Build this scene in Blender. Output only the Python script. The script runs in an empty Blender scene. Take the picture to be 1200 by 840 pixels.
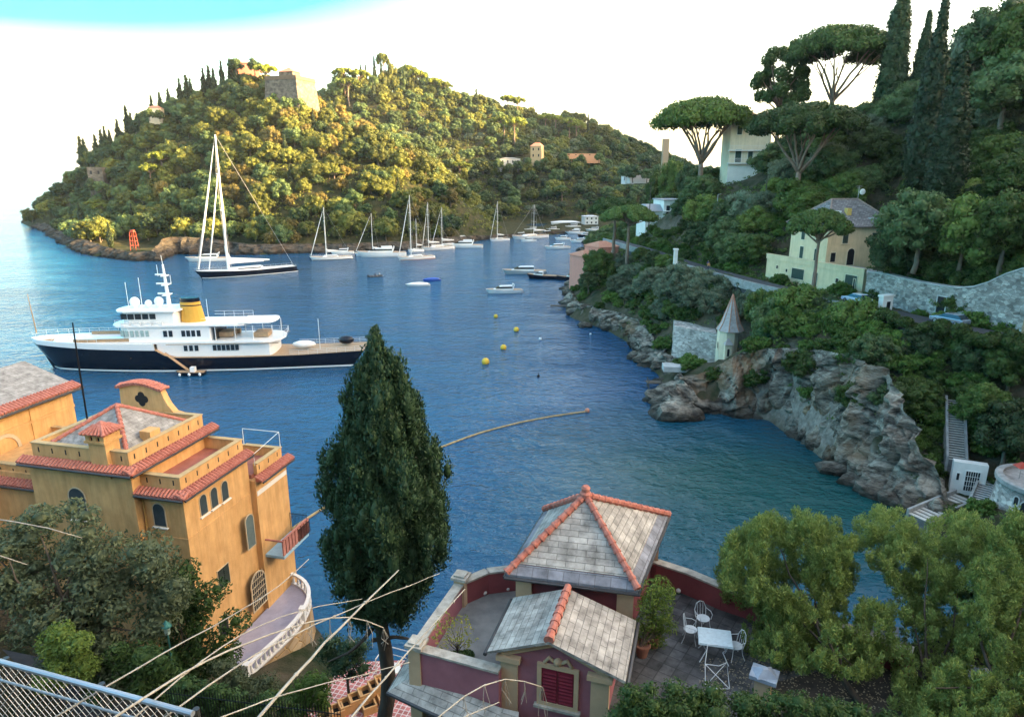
import bpy, bmesh, math, random
import numpy as np
from mathutils import Vector, Matrix, noise as mnoise

SC = bpy.context.scene
COL = SC.collection
R = math.radians
# ------------------------------------------------------------------ camera, sky, sun, exposure
PITCH = math.atan(223.0 / 800.0)
CP, SP = math.cos(PITCH), math.sin(PITCH)
CAMZ = 35.0
cam_d = bpy.data.cameras.new('camera')
cam = bpy.data.objects.new('camera', cam_d); COL.objects.link(cam)
cam.location = (0, 0, CAMZ); cam.rotation_euler = (math.pi / 2 - PITCH, 0, 0)
cam_d.sensor_width = 36.0; cam_d.lens = 24.0
cam_d.clip_start = 0.1; cam_d.clip_end = 60000
SC.camera = cam

SUN_AZ, SUN_EL = R(97), R(15)          # azimuth from +Y towards +X
world = bpy.data.worlds.new('World'); SC.world = world; world.use_nodes = True
wn = world.node_tree
bg = wn.nodes['Background']
sky = wn.nodes.new('ShaderNodeTexSky'); sky.sky_type = 'NISHITA'; sky.sun_disc = False
sky.sun_elevation = SUN_EL; sky.sun_rotation = SUN_AZ
sky.altitude = 0; sky.air_density = 1.0; sky.dust_density = 2.6; sky.ozone_density = 1.0
# clearer, bluer air high up on the side away from the sun
wc = wn.nodes.new('ShaderNodeTexCoord'); wx = wn.nodes.new('ShaderNodeSeparateXYZ'); wn.links.new(wc.outputs['Generated'], wx.inputs[0])
w1 = wn.nodes.new('ShaderNodeMapRange'); w1.interpolation_type = 'LINEAR'; w1.inputs[1].default_value = .045; w1.inputs[2].default_value = .525; wn.links.new(wx.outputs[2], w1.inputs[0])
w2 = wn.nodes.new('ShaderNodeMapRange'); w2.interpolation_type = 'SMOOTHSTEP'; w2.inputs[1].default_value = .18; w2.inputs[2].default_value = -.6; wn.links.new(wx.outputs[0], w2.inputs[0])
w3 = wn.nodes.new('ShaderNodeMath'); w3.operation = 'MULTIPLY'; wf = wn.nodes.new('ShaderNodeMapRange'); wf.interpolation_type = 'SMOOTHSTEP'; wf.inputs[1].default_value = .52; wf.inputs[2].default_value = .36; wn.links.new(wx.outputs[2], wf.inputs[0]); wm = wn.nodes.new('ShaderNodeMath'); wm.operation = 'MULTIPLY'; wn.links.new(w1.outputs[0], wm.inputs[0]); wn.links.new(wf.outputs[0], wm.inputs[1]); wn.links.new(wm.outputs[0], w3.inputs[0]); wn.links.new(w2.outputs[0], w3.inputs[1])
ws = wn.nodes.new('ShaderNodeMath'); ws.operation = 'MULTIPLY_ADD'; ws.inputs[1].default_value = 7.6; ws.inputs[2].default_value = 1.0; wn.links.new(w3.outputs[0], ws.inputs[0])
wh_ = wn.nodes.new('ShaderNodeHueSaturation'); wn.links.new(sky.outputs[0], wh_.inputs['Color']); wn.links.new(ws.outputs[0], wh_.inputs['Saturation'])
wn.links.new(wh_.outputs[0], bg.inputs[0]); bg.inputs[1].default_value = 0.15
sun_d = bpy.data.lights.new('sun', 'SUN'); sun_d.energy = 4.2; sun_d.angle = R(0.5); sun_d.color = (1.0, 0.78, 0.47)
sun = bpy.data.objects.new('sun', sun_d); COL.objects.link(sun)
sdir = Vector((math.sin(SUN_AZ) * math.cos(SUN_EL), math.cos(SUN_AZ) * math.cos(SUN_EL), math.sin(SUN_EL)))
sun.rotation_euler = sdir.to_track_quat('Z', 'Y').to_euler(); sun.location = (200, 50, 200)
vs = SC.view_settings
SC.display_settings.display_device = 'sRGB'
vs.view_transform = 'Standard'; vs.look = 'None'; vs.gamma = 1; vs.use_curve_mapping = False
vs.exposure = 2.9
vs.use_white_balance = True; vs.white_balance_temperature = 8700; vs.white_balance_tint = 10
SC.cycles.max_bounces = 6; SC.cycles.diffuse_bounces = 3; SC.cycles.glossy_bounces = 3
SC.cycles.transmission_bounces = 3; SC.cycles.transparent_max_bounces = 6; SC.cycles.volume_bounces = 0
SC.cycles.use_denoising = True
SC.cycles.sample_clamp_indirect = 4.0

# ------------------------------------------------------------------ photograph pixel -> world
def ray(px, py):
    u = (px - 600) / 800.0; v = (420 - py) / 800.0
    return Vector((u, CP + v * SP, -SP + v * CP))
def on_z(px, py, z=0.0):
    d = ray(px, py); t = (z - CAMZ) / d.z
    return Vector((d.x * t, d.y * t, z))
def at(px, py, Y):
    d = ray(px, py); t = Y / d.y
    return Vector((d.x * t, Y, CAMZ + d.z * t))
def on_plane(px, py, p0, n):
    d = ray(px, py); o = Vector((0, 0, CAMZ)); n = Vector(n)
    t = (Vector(p0) - o).dot(n) / d.dot(n)
    return o + d * t
def proj(p):
    x, y, z = p[0], p[1], p[2] - CAMZ
    f = y * CP - z * SP
    if f < 0.05: return (-9999, -9999)
    return (600 + 800 * x / f, 420 - 800 * (y * SP + z * CP) / f)

# ------------------------------------------------------------------ materials
MATS = {}
def nt(m): return m.node_tree.nodes, m.node_tree.links
def mat(name, c, rough=0.7, var=0.15, scale=3.0, bump=0.0, bscale=20.0, c2=None, metal=0.0, spec=0.3, coat=0.0, stretch=(1, 1, 1), streak=0.0):
    if name in MATS: return MATS[name]
    m = bpy.data.materials.new(name); m.use_nodes = True; n, l = nt(m); b = n['Principled BSDF']
    b.inputs['Roughness'].default_value = rough; b.inputs['Metallic'].default_value = metal
    b.inputs['Specular IOR Level'].default_value = spec; b.inputs['Coat Weight'].default_value = coat
    geo = n.new('ShaderNodeTexCoord'); mp = n.new('ShaderNodeMapping'); mp.inputs['Scale'].default_value = stretch
    l.new(geo.outputs['Object'], mp.inputs['Vector'])
    t = n.new('ShaderNodeTexNoise'); t.inputs['Scale'].default_value = scale; t.inputs['Detail'].default_value = 6; t.inputs['Roughness'].default_value = 0.62
    l.new(mp.outputs[0], t.inputs['Vector'])
    rp = n.new('ShaderNodeValToRGB'); rp.color_ramp.elements[0].position = 0.3; rp.color_ramp.elements[1].position = 0.7
    if c2 is None:
        a = [max(0, x * (1 - var)) for x in c]; d = [min(1, x * (1 + var)) for x in c]
    else: a, d = c, c2
    rp.color_ramp.elements[0].color = (*a, 1); rp.color_ramp.elements[1].color = (*d, 1)
    l.new(t.outputs['Fac'], rp.inputs[0]); l.new(rp.outputs[0], b.inputs['Base Color'])
    if streak:
        m3 = n.new('ShaderNodeMapping'); m3.inputs['Scale'].default_value = (1.6, 1.6, .11); l.new(geo.outputs['Object'], m3.inputs['Vector'])
        t3 = n.new('ShaderNodeTexNoise'); t3.inputs['Scale'].default_value = 1.5; t3.inputs['Detail'].default_value = 7; t3.inputs['Roughness'].default_value = .7; l.new(m3.outputs[0], t3.inputs['Vector'])
        r3 = n.new('ShaderNodeMapRange'); r3.inputs[1].default_value = .42; r3.inputs[2].default_value = .72; r3.inputs[3].default_value = 1.06; r3.inputs[4].default_value = 1 - streak; l.new(t3.outputs['Fac'], r3.inputs[0])
        h3 = n.new('ShaderNodeHueSaturation'); l.new(rp.outputs[0], h3.inputs['Color']); l.new(r3.outputs[0], h3.inputs['Value']); l.new(h3.outputs[0], b.inputs['Base Color'])
    if bump:
        t2 = n.new('ShaderNodeTexNoise'); t2.inputs['Scale'].default_value = bscale; t2.inputs['Detail'].default_value = 5
        l.new(mp.outputs[0], t2.inputs['Vector'])
        bp = n.new('ShaderNodeBump'); bp.inputs['Strength'].default_value = 1.0; bp.inputs['Distance'].default_value = bump
        l.new(t2.outputs['Fac'], bp.inputs['Height']); l.new(bp.outputs[0], b.inputs['Normal'])
    MATS[name] = m; return m

def foliage(name, c1, c2, trans=0.25, rough=0.6, ov=(0.7, 1.35)):
    """leaf material: every leaf and every tree has its own green"""
    if name in MATS: return MATS[name]
    m = bpy.data.materials.new(name); m.use_nodes = True; n, l = nt(m)
    b = n['Principled BSDF']; out = n['Material Output']
    b.inputs['Roughness'].default_value = rough; b.inputs['Specular IOR Level'].default_value = 0.25
    g = n.new('ShaderNodeNewGeometry'); oi = n.new('ShaderNodeObjectInfo')
    mx = n.new('ShaderNodeMix'); mx.data_type = 'RGBA'
    mx.inputs[6].default_value = (*c1, 1); mx.inputs[7].default_value = (*c2, 1)
    ad = n.new('ShaderNodeMath'); ad.operation = 'MULTIPLY_ADD'; ad.inputs[1].default_value = 0.6
    l.new(g.outputs['Random Per Island'], ad.inputs[0])
    ml = n.new('ShaderNodeMath'); ml.operation = 'MULTIPLY'; ml.inputs[1].default_value = 0.4
    l.new(oi.outputs['Random'], ml.inputs[0]); l.new(ml.outputs[0], ad.inputs[2])
    l.new(ad.outputs[0], mx.inputs[0])
    hs = n.new('ShaderNodeHueSaturation')
    mr = n.new('ShaderNodeMapRange'); mr.inputs[3].default_value = ov[0]; mr.inputs[4].default_value = ov[1]
    l.new(oi.outputs['Random'], mr.inputs[0]); l.new(mr.outputs[0], hs.inputs['Value'])
    l.new(mx.outputs[2], hs.inputs['Color'])
    l.new(hs.outputs[0], b.inputs['Base Color'])
    tr = n.new('ShaderNodeBsdfTranslucent'); l.new(hs.outputs[0], tr.inputs['Color'])
    ms = n.new('ShaderNodeMixShader'); ms.inputs[0].default_value = trans
    l.new(b.outputs[0], ms.inputs[1]); l.new(tr.outputs[0], ms.inputs[2]); l.new(ms.outputs[0], out.inputs['Surface'])
    MATS[name] = m; return m

def grid_mat(name, c, mortar, sx, sy, msize=0.02, rough=0.75, offset=0.5, var=0.3, bump=0.01, axis='XY', squash=1.0, mottled=0.35, msmooth=0.3, rot=0.0):
    """slates, tiles, paving and rubble courses on one surface"""
    if name in MATS: return MATS[name]
    m = bpy.data.materials.new(name); m.use_nodes = True; n, l = nt(m); b = n['Principled BSDF']
    b.inputs['Roughness'].default_value = rough; b.inputs['Specular IOR Level'].default_value = 0.3
    uv = n.new('ShaderNodeUVMap')
    mp = n.new('ShaderNodeMapping'); mp.inputs['Rotation'].default_value = (0, 0, rot); l.new(uv.outputs[0], mp.inputs['Vector'])
    br = n.new('ShaderNodeTexBrick'); br.offset = offset
    br.inputs['Scale'].default_value = 1.0; br.inputs['Mortar Size'].default_value = msize; br.inputs['Mortar Smooth'].default_value = msmooth
    br.inputs['Brick Width'].default_value = sx; br.inputs['Row Height'].default_value = sy; br.inputs['Bias'].default_value = 0.0
    br.inputs['Color1'].default_value = (*[x * (1 - var) for x in c], 1); br.inputs['Color2'].default_value = (*[min(1, x * (1 + var)) for x in c], 1)
    br.inputs['Mortar'].default_value = (*mortar, 1)
    l.new(mp.outputs[0], br.inputs['Vector'])
    tn = n.new('ShaderNodeTexNoise'); tn.inputs['Scale'].default_value = 1.7; tn.inputs['Detail'].default_value = 8; tn.inputs['Roughness'].default_value = 0.65
    l.new(uv.outputs[0], tn.inputs['Vector'])
    mr = n.new('ShaderNodeMapRange'); mr.inputs[1].default_value = 0.3; mr.inputs[2].default_value = 0.7; mr.inputs[3].default_value = 1 - mottled; mr.inputs[4].default_value = 1 + mottled
    l.new(tn.outputs['Fac'], mr.inputs[0])
    hs = n.new('ShaderNodeHueSaturation'); l.new(br.outputs['Color'], hs.inputs['Color']); l.new(mr.outputs[0], hs.inputs['Value'])
    l.new(hs.outputs[0], b.inputs['Base Color'])
    bp = n.new('ShaderNodeBump'); bp.inputs['Distance'].default_value = bump; bp.invert = True
    l.new(br.outputs['Fac'], bp.inputs['Height']); l.new(bp.outputs[0], b.inputs['Normal'])
    MATS[name] = m; return m

def stone_mat(name, c1, c2, mortar, scale=1.2, rough=0.85, edge=0.06, bump=0.06):
    """irregular rubble stones from Voronoi cells"""
    if name in MATS: return MATS[name]
    m = bpy.data.materials.new(name); m.use_nodes = True; n, l = nt(m); b = n['Principled BSDF']
    b.inputs['Roughness'].default_value = rough; b.inputs['Specular IOR Level'].default_value = 0.2
    tc = n.new('ShaderNodeTexCoord'); mp = n.new('ShaderNodeMapping'); mp.inputs['Scale'].default_value = (1, 1, 1.6)
    l.new(tc.outputs['Object'], mp.inputs['Vector'])
    v = n.new('ShaderNodeTexVoronoi'); v.inputs['Scale'].default_value = scale; v.feature = 'F1'; l.new(mp.outputs[0], v.inputs['Vector'])
    ve = n.new('ShaderNodeTexVoronoi'); ve.inputs['Scale'].default_value = scale; ve.feature = 'DISTANCE_TO_EDGE'; l.new(mp.outputs[0], ve.inputs['Vector'])
    mx = n.new('ShaderNodeMix'); mx.data_type = 'RGBA'; mx.inputs[6].default_value = (*c1, 1); mx.inputs[7].default_value = (*c2, 1)
    sp = n.new('ShaderNodeSeparateColor'); l.new(v.outputs['Color'], sp.inputs[0]); l.new(sp.outputs[0], mx.inputs[0])
    rp = n.new('ShaderNodeMapRange'); rp.inputs[2].default_value = edge; l.new(ve.outputs['Distance'], rp.inputs[0])
    m2 = n.new('ShaderNodeMix'); m2.data_type = 'RGBA'; m2.inputs[6].default_value = (*mortar, 1)
    l.new(mx.outputs[2], m2.inputs[7]); l.new(rp.outputs[0], m2.inputs[0])
    tn = n.new('ShaderNodeTexNoise'); tn.inputs['Scale'].default_value = 0.6; tn.inputs['Detail'].default_value = 8; l.new(tc.outputs['Object'], tn.inputs['Vector'])
    mr = n.new('ShaderNodeMapRange'); mr.inputs[1].default_value = 0.3; mr.inputs[2].default_value = 0.7; mr.inputs[3].default_value = 0.65; mr.inputs[4].default_value = 1.3
    l.new(tn.outputs['Fac'], mr.inputs[0])
    hs = n.new('ShaderNodeHueSaturation'); l.new(m2.outputs[2], hs.inputs['Color']); l.new(mr.outputs[0], hs.inputs['Value'])
    l.new(hs.outputs[0], b.inputs['Base Color'])
    bp = n.new('ShaderNodeBump'); bp.inputs['Distance'].default_value = bump; l.new(rp.outputs[0], bp.inputs['Height']); l.new(bp.outputs[0], b.inputs['Normal'])
    MATS[name] = m; return m

# ------------------------------------------------------------------ mesh building
def np_mesh(name, V, F):
    """mesh from numpy verts (n,3) and a face array (m,3|4)"""
    me = bpy.data.meshes.new(name)
    V = np.asarray(V, dtype=np.float32); F = np.asarray(F, dtype=np.int32)
    k = F.shape[1]
    me.vertices.add(len(V)); me.vertices.foreach_set('co', V.ravel())
    me.loops.add(F.size); me.loops.foreach_set('vertex_index', F.ravel())
    me.polygons.add(len(F)); me.polygons.foreach_set('loop_start', np.arange(0, F.size, k, dtype=np.int32))
    me.update(calc_edges=True); me.validate()
    return me

class MB:
    """collects shapes in a frame and links them as one mesh object"""
    def __init__(s, M=None): s.v = []; s.f = []; s.uv = []; s.M = M; s.sm = []; s.smooth = False
    def add(s, vs, fs):
        o = len(s.v)
        for p in vs:
            p = Vector(p); s.v.append(s.M @ p if s.M is not None else p)
        for f in fs: s.f.append([i + o for i in f]); s.sm.append(s.smooth)
    def box(s, c, d, rz=0.0, taper=1.0):
        x, y, z = d[0] / 2, d[1] / 2, d[2] / 2; ca, sa = math.cos(rz), math.sin(rz); vs = []
        for k, (a, b, e) in enumerate([(-1, -1, -1), (1, -1, -1), (1, 1, -1), (-1, 1, -1), (-1, -1, 1), (1, -1, 1), (1, 1, 1), (-1, 1, 1)]):
            q = taper if e > 0 else 1.0
            X, Y = a * x * q, b * y * q; vs.append((c[0] + X * ca - Y * sa, c[1] + X * sa + Y * ca, c[2] + e * z))
        s.add(vs, [(0, 3, 2, 1), (4, 5, 6, 7), (0, 1, 5, 4), (1, 2, 6, 5), (2, 3, 7, 6), (3, 0, 4, 7)])
    def b2(s, lo, hi): s.box([(lo[i] + hi[i]) / 2 for i in range(3)], [hi[i] - lo[i] for i in range(3)])
    def ext(s, pts, vec):
        pts = [Vector(p) for p in pts]; vec = Vector(vec); n = len(pts)
        s.add(pts + [p + vec for p in pts], [tuple(range(n))[::-1], tuple(range(n, 2 * n))] + [(i, (i + 1) % n, (i + 1) % n + n, i + n) for i in range(n)])
    def prism(s, poly, z0, z1): s.ext([(p[0], p[1], z0) for p in poly], (0, 0, z1 - z0))
    def poly(s, pts): s.add(pts, [tuple(range(len(pts)))])
    def frustum(s, a, b):
        n = len(a); s.add(list(a) + list(b), [tuple(range(n))[::-1], tuple(range(n, 2 * n))] + [(i, (i + 1) % n, (i + 1) % n + n, i + n) for i in range(n)])
    def tube(s, pts, r, n=6, cap=True):
        pts = [Vector(p) for p in pts]; k = len(pts)
        rs = r if isinstance(r, (list, tuple)) else [r] * k
        vs = []; prev = None
        for i, p in enumerate(pts):
            d = (pts[min(i + 1, k - 1)] - pts[max(i - 1, 0)])
            d = d.normalized() if d.length > 1e-9 else Vector((0, 0, 1))
            if prev is None:
                a = d.orthogonal().normalized()
            else:
                a = prev - d * prev.dot(d); a = a.normalized() if a.length > 1e-6 else d.orthogonal().normalized()
            prev = a; b = d.cross(a)
            for j in range(n):
                t = 2 * math.pi * j / n; vs.append(p + (a * math.cos(t) + b * math.sin(t)) * rs[i])
        fs = [(i * n + j, i * n + (j + 1) % n, (i + 1) * n + (j + 1) % n, (i + 1) * n + j) for i in range(k - 1) for j in range(n)]
        if cap: fs += [tuple(range(n))[::-1], tuple(range((k - 1) * n, k * n))]
        s.add(vs, fs)
    def lathe(s, c, prof, n=14, a0=0.0, a1=2 * math.pi, sy=1.0):
        full = abs(a1 - a0 - 2 * math.pi) < 1e-6; m = n if full else n + 1; vs = []
        for r, z in prof:
            for j in range(m):
                t = a0 + (a1 - a0) * j / n; vs.append((c[0] + r * math.cos(t), c[1] + r * sy * math.sin(t), c[2] + z))
        fs = []
        for i in range(len(prof) - 1):
            for j in range(n):
                q = (j + 1) % m; fs.append((i * m + j, i * m + q, (i + 1) * m + q, (i + 1) * m + j))
        if full: fs += [tuple(range(m))[::-1], tuple(range((len(prof) - 1) * m, len(prof) * m))]
        s.add(vs, fs)
    def sphere(s, c, r, n=10, k=6):
        if not isinstance(r, (tuple, list)): r = (r, r, r)
        vs = []; fs = []
        for i in range(k + 1):
            ph = math.pi * i / k
            for j in range(n):
                th = 2 * math.pi * j / n
                vs.append((c[0] + r[0] * max(math.sin(ph), .02) * math.cos(th), c[1] + r[1] * max(math.sin(ph), .02) * math.sin(th), c[2] - r[2] * math.cos(ph)))
        for i in range(k):
            for j in range(n): fs.append((i * n + j, i * n + (j + 1) % n, (i + 1) * n + (j + 1) % n, (i + 1) * n + j))
        fs += [tuple(range(n))[::-1], tuple(range(k * n, (k + 1) * n))]
        s.add(vs, fs)
    def build(s, name, m, parent=None, label=None, cat=None, group=None, kind=None, bevel=0.0, uv=None, loc=None, shade=False):
        me = bpy.data.meshes.new(name)
        if parent is not None: org = parent.matrix_basis.translation.copy()
        if parent is not None and parent.parent is not None: org = org + parent.parent.matrix_basis.translation
        if parent is None:
            if loc is not None: org = Vector(loc)
            else:
                xs = [p.x for p in s.v]; ys = [p.y for p in s.v]; zs = [p.z for p in s.v]
                org = Vector(((min(xs) + max(xs)) / 2, (min(ys) + max(ys)) / 2, min(zs)))
        me.from_pydata([tuple(p - org) for p in s.v], [], s.f)
        bm = bmesh.new(); bm.from_mesh(me); bmesh.ops.recalc_face_normals(bm, faces=bm.faces); 
        if bevel > 0:
            bmesh.ops.bevel(bm, geom=[e for e in bm.edges if e.is_manifold and e.calc_face_angle(0) > 0.5], offset=bevel, segments=2, affect='EDGES', profile=0.6, clamp_overlap=True)
        bm.to_mesh(me); bm.free()
        if any(s.sm) and bevel == 0: me.polygons.foreach_set('use_smooth', s.sm)
        if shade: me.polygons.foreach_set('use_smooth', [True] * len(me.polygons))
        if uv: face_uv(me, org)
        me.materials.append(m)
        o = bpy.data.objects.new(name, me); COL.objects.link(o)
        if parent is not None: o.parent = parent
        else: o.location = org
        return tag(o, label, cat, group, kind)

def face_uv(me, org):
    """metric UVs: u along the face's horizontal, v up its slope"""
    uvl = me.uv_layers.new(name='UVMap')
    for p in me.polygons:
        n = p.normal
        if abs(n.z) > 0.98: a, b = Vector((1, 0, 0)), Vector((0, 1, 0))
        else:
            a = Vector((0, 0, 1)).cross(n).normalized(); b = n.cross(a).normalized()
        for li in p.loop_indices:
            q = me.vertices[me.loops[li].vertex_index].co + org
            uvl.data[li].uv = (q.dot(a), q.dot(b))

def tag(o, label=None, cat=None, group=None, kind=None):
    if label: o['label'] = label
    if cat: o['category'] = cat
    if group: o['group'] = group
    if kind: o['kind'] = kind
    return o
def thing(name, label, cat, loc, group=None, rz=0.0):
    o = bpy.data.objects.new(name, None); COL.objects.link(o); o.location = loc; o.rotation_euler = (0, 0, rz)
    o.empty_display_size = 0.3
    return tag(o, label, cat, group)
def obj(name, me, parent=None, loc=(0, 0, 0), rz=0.0, sc=(1, 1, 1)):
    o = bpy.data.objects.new(name, me); COL.objects.link(o); o.parent = parent
    o.location = loc; o.rotation_euler = (0, 0, rz); o.scale = sc
    return o
def copy_tree(o, parent=None):
    c = o.copy(); COL.objects.link(c); c.parent = parent
    for ch in list(o.children): copy_tree(ch, c)
    return c
def frame(o, ang):
    """frame with origin o whose local x axis points at angle ang (degrees from +X)"""
    return Matrix.Translation(Vector(o)) @ Matrix.Rotation(R(ang), 4, 'Z')
# ------------------------------------------------------------------ foliage meshes
def leaf_mesh(name, blobs, n, size, seed, m, core=0.7, aspect=0.6, outw=0.9, shell=(0.72, 1.08), up=0.0, sizevar=0.5, axis=None):
    """blobs: rows x,y,z,rx,rz. Leaf-sized faces spread over clumps, plus small inner cores"""
    g = np.random.default_rng(seed); B = np.asarray(blobs, dtype=float)
    w = B[:, 3] * B[:, 3]; w = w / w.sum()
    idx = g.choice(len(B), size=int(n * 1.5), p=w)
    d = g.normal(size=(len(idx), 3)); d /= np.linalg.norm(d, axis=1)[:, None]
    rr = g.uniform(shell[0], shell[1], len(idx))[:, None]
    S = np.stack([B[idx, 3], B[idx, 3], B[idx, 4]], 1)
    P = B[idx, :3] + d * S * rr
    keep = np.ones(len(P), bool)
    for b in B:
        q = (P - b[:3]) / np.array([b[3], b[3], b[4]]); keep &= ~((q * q).sum(1) < 0.45)
    P, d = P[keep][:n], d[keep][:n]
    k = len(P)
    N = d * outw + g.normal(size=(k, 3)) * 0.55; N[:, 2] += up; N /= np.linalg.norm(N, axis=1)[:, None]
    T = np.cross(N, g.normal(size=(k, 3))) if axis is None else d * axis[0] + np.array([0, 0, axis[1]]) + g.normal(size=(k, 3)) * axis[2]
    T /= np.linalg.norm(T, axis=1)[:, None]
    if axis is not None: U = np.cross(N, T); U /= np.linalg.norm(U, axis=1)[:, None] + 1e-9
    else: U = np.cross(N, T)
    sz = size * g.uniform(1 - sizevar, 1 + sizevar, k)[:, None]
    A = P + T * sz; Bq = P + U * sz * aspect; C = P - T * sz; D = P - U * sz * aspect
    V = np.stack([A, Bq, C, D], 1).reshape(-1, 3); F = np.arange(4 * k).reshape(k, 4)
    if core > 0:
        ico = bmesh.new(); bmesh.ops.create_icosphere(ico, subdivisions=1, radius=1.0)
        iv = np.array([v.co[:] for v in ico.verts]); if_ = np.array([[v.index for v in f.verts] for f in ico.faces]); ico.free()
        cv = []; cf = []; o = len(V)
        for b in B:
            jit = 1 + g.uniform(-.15, .15, (len(iv), 1))
            cv.append(b[:3] + iv * jit * np.array([b[3], b[3], b[4]]) * core); cf.append(if_ + o); o += len(iv)
        V = np.vstack([V] + cv); T3 = np.vstack(cf)
        F4 = np.hstack([T3, T3[:, 2:3]])
        me = bpy.data.meshes.new(name)
        nl = F.size + T3.size
        me.vertices.add(len(V)); me.vertices.foreach_set('co', V.astype(np.float32).ravel())
        me.loops.add(nl); me.loops.foreach_set('vertex_index', np.concatenate([F.ravel(), T3.ravel()]).astype(np.int32))
        me.polygons.add(len(F) + len(T3))
        me.polygons.foreach_set('loop_start', np.concatenate([np.arange(0, F.size, 4), F.size + np.arange(0, T3.size, 3)]).astype(np.int32))
        me.update(calc_edges=True)
    else: me = np_mesh(name, V, F)
    me.materials.append(m)
    return me

def round_blobs(seed, rx=4.0, rz=3.6, zc=5.5, k=26, br=(0.3, 0.5)):
    g = random.Random(seed); out = [(0, 0, zc, rx * .62, rz * .62)]
    for i in range(k):
        t = (i + .5) / k; z = 1 - 1.62 * t; a = i * 2.39996 + g.uniform(-.4, .4); q = math.sqrt(max(0, 1 - z * z))
        f = g.uniform(.55, .95); b = g.uniform(*br)
        out.append((rx * f * q * math.cos(a), rx * f * q * math.sin(a), zc + rz * f * z, rx * b, rz * b * .9))
    return out
def umbrella_blobs(seed, rx=6.0, h=9.0, dome=2.2, k=34):
    g = random.Random(seed); out = []
    for i in range(k):
        q = math.sqrt((i + .5) / k) * .95; a = i * 2.39996 + g.uniform(-.3, .3)
        z = h - dome + dome * math.sqrt(max(0, 1 - q * q)) * 1.0 + g.uniform(-.25, .2) * dome * .4
        b = g.uniform(.17, .27)
        out.append((rx * q * math.cos(a), rx * q * math.sin(a), z - .4, rx * b, rx * b * .55))
    return out
def cypress_blobs(seed, h=20.0, r=2.2, k=70, z0=.06, top=0.5):
    g = random.Random(seed); out = []
    for i in range(k):
        t = (i + .5) / k; z = h * (z0 + (1 - z0) * t)
        prof = min(1.0, (t / .16) ** .6) * (1 - max(0, (t - .25) / .75) ** 1.5) ** .75
        a = i * 2.39996; q = g.uniform(.25, .62)
        b = max(.22, g.uniform(.42, .6) * prof)
        out.append((r * prof * q * math.cos(a), r * prof * q * math.sin(a), z, r * b, r * b * g.uniform(1.3, 2.0)))
    return out
def limb(mb, p0, p1, r0, r1, g, bend=.12, n=5, seg=7):
    p0, p1 = Vector(p0), Vector(p1); L = (p1 - p0).length; pts = []; rs = []
    o = Vector((g.uniform(-1, 1), g.uniform(-1, 1), g.uniform(-.5, 1))) * L * bend
    for i in range(n + 1):
        t = i / n; pts.append(p0.lerp(p1, t) + o * math.sin(math.pi * t) + Vector((g.uniform(-1, 1), g.uniform(-1, 1), 0)) * L * .015 * (0 < i < n)); rs.append(r0 + (r1 - r0) * t)
    mb.tube(pts, rs, seg)
    return pts
def trunk_mesh(name, seed, blobs, h0, r, m, nb=9, umbrella=False):
    g = random.Random(seed); mb = MB(); top = Vector((g.uniform(-.3, .3), g.uniform(-.3, .3), h0))
    limb(mb, (0, 0, -.8), top, r * 1.25, r * .75, g, .05, 6, 8)
    bl = sorted(blobs, key=lambda b: g.random())[:nb]
    for b in bl:
        s = top.lerp(Vector((0, 0, h0 * .75)), g.random() * .5)
        limb(mb, s, (b[0] * .9, b[1] * .9, b[2] - .2), r * .5, r * .14, g, .1, 5, 5)
    me = bpy.data.meshes.new(name); me.from_pydata([tuple(v) for v in mb.v], [], mb.f); me.materials.append(m)
    me.polygons.foreach_set('use_smooth', [True] * len(me.polygons)); return me

BARK = mat('bark', (.10, .075, .055), .9, c2=(.22, .17, .13), scale=2.5, bump=.03, bscale=12, stretch=(1, 1, .3))
BARKD = mat('dark_bark', (.035, .028, .022), .95, c2=(.09, .07, .055), scale=4, bump=.03, bscale=14, stretch=(1, 1, .25))
BARKP = mat('pine_bark', (.16, .10, .075), .9, c2=(.30, .21, .16), scale=3, bump=.03, bscale=12, stretch=(1, 1, .4))
F_OAK = foliage('oak_leaves', (.06, .082, .017), (.175, .18, .042))
F_OAKR = foliage('tawny_oak_leaves', (.09, .08, .022), (.22, .165, .05))
F_DARK = foliage('dark_leaves', (.026, .058, .014), (.11, .165, .036))
F_DARK2 = foliage('blue_green_leaves', (.03, .062, .024), (.11, .165, .06))
F_OLIVE = foliage('olive_leaves', (.07, .10, .055), (.17, .205, .13))
F_PINE = foliage('pine_needles', (.03, .065, .014), (.09, .15, .035), trans=.15)
F_PINEY = foliage('yellow_pine_needles', (.07, .10, .012), (.17, .20, .03), trans=.2)
F_CYP = foliage('cypress_leaves', (.015, .036, .016), (.055, .092, .038), trans=.1)
F_CYPF = foliage('far_cypress_leaves', (.02, .035, .014), (.05, .07, .03), trans=.1)
F_BUSH = foliage('bush_leaves', (.03, .07, .012), (.10, .18, .035), trans=.3)

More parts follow.
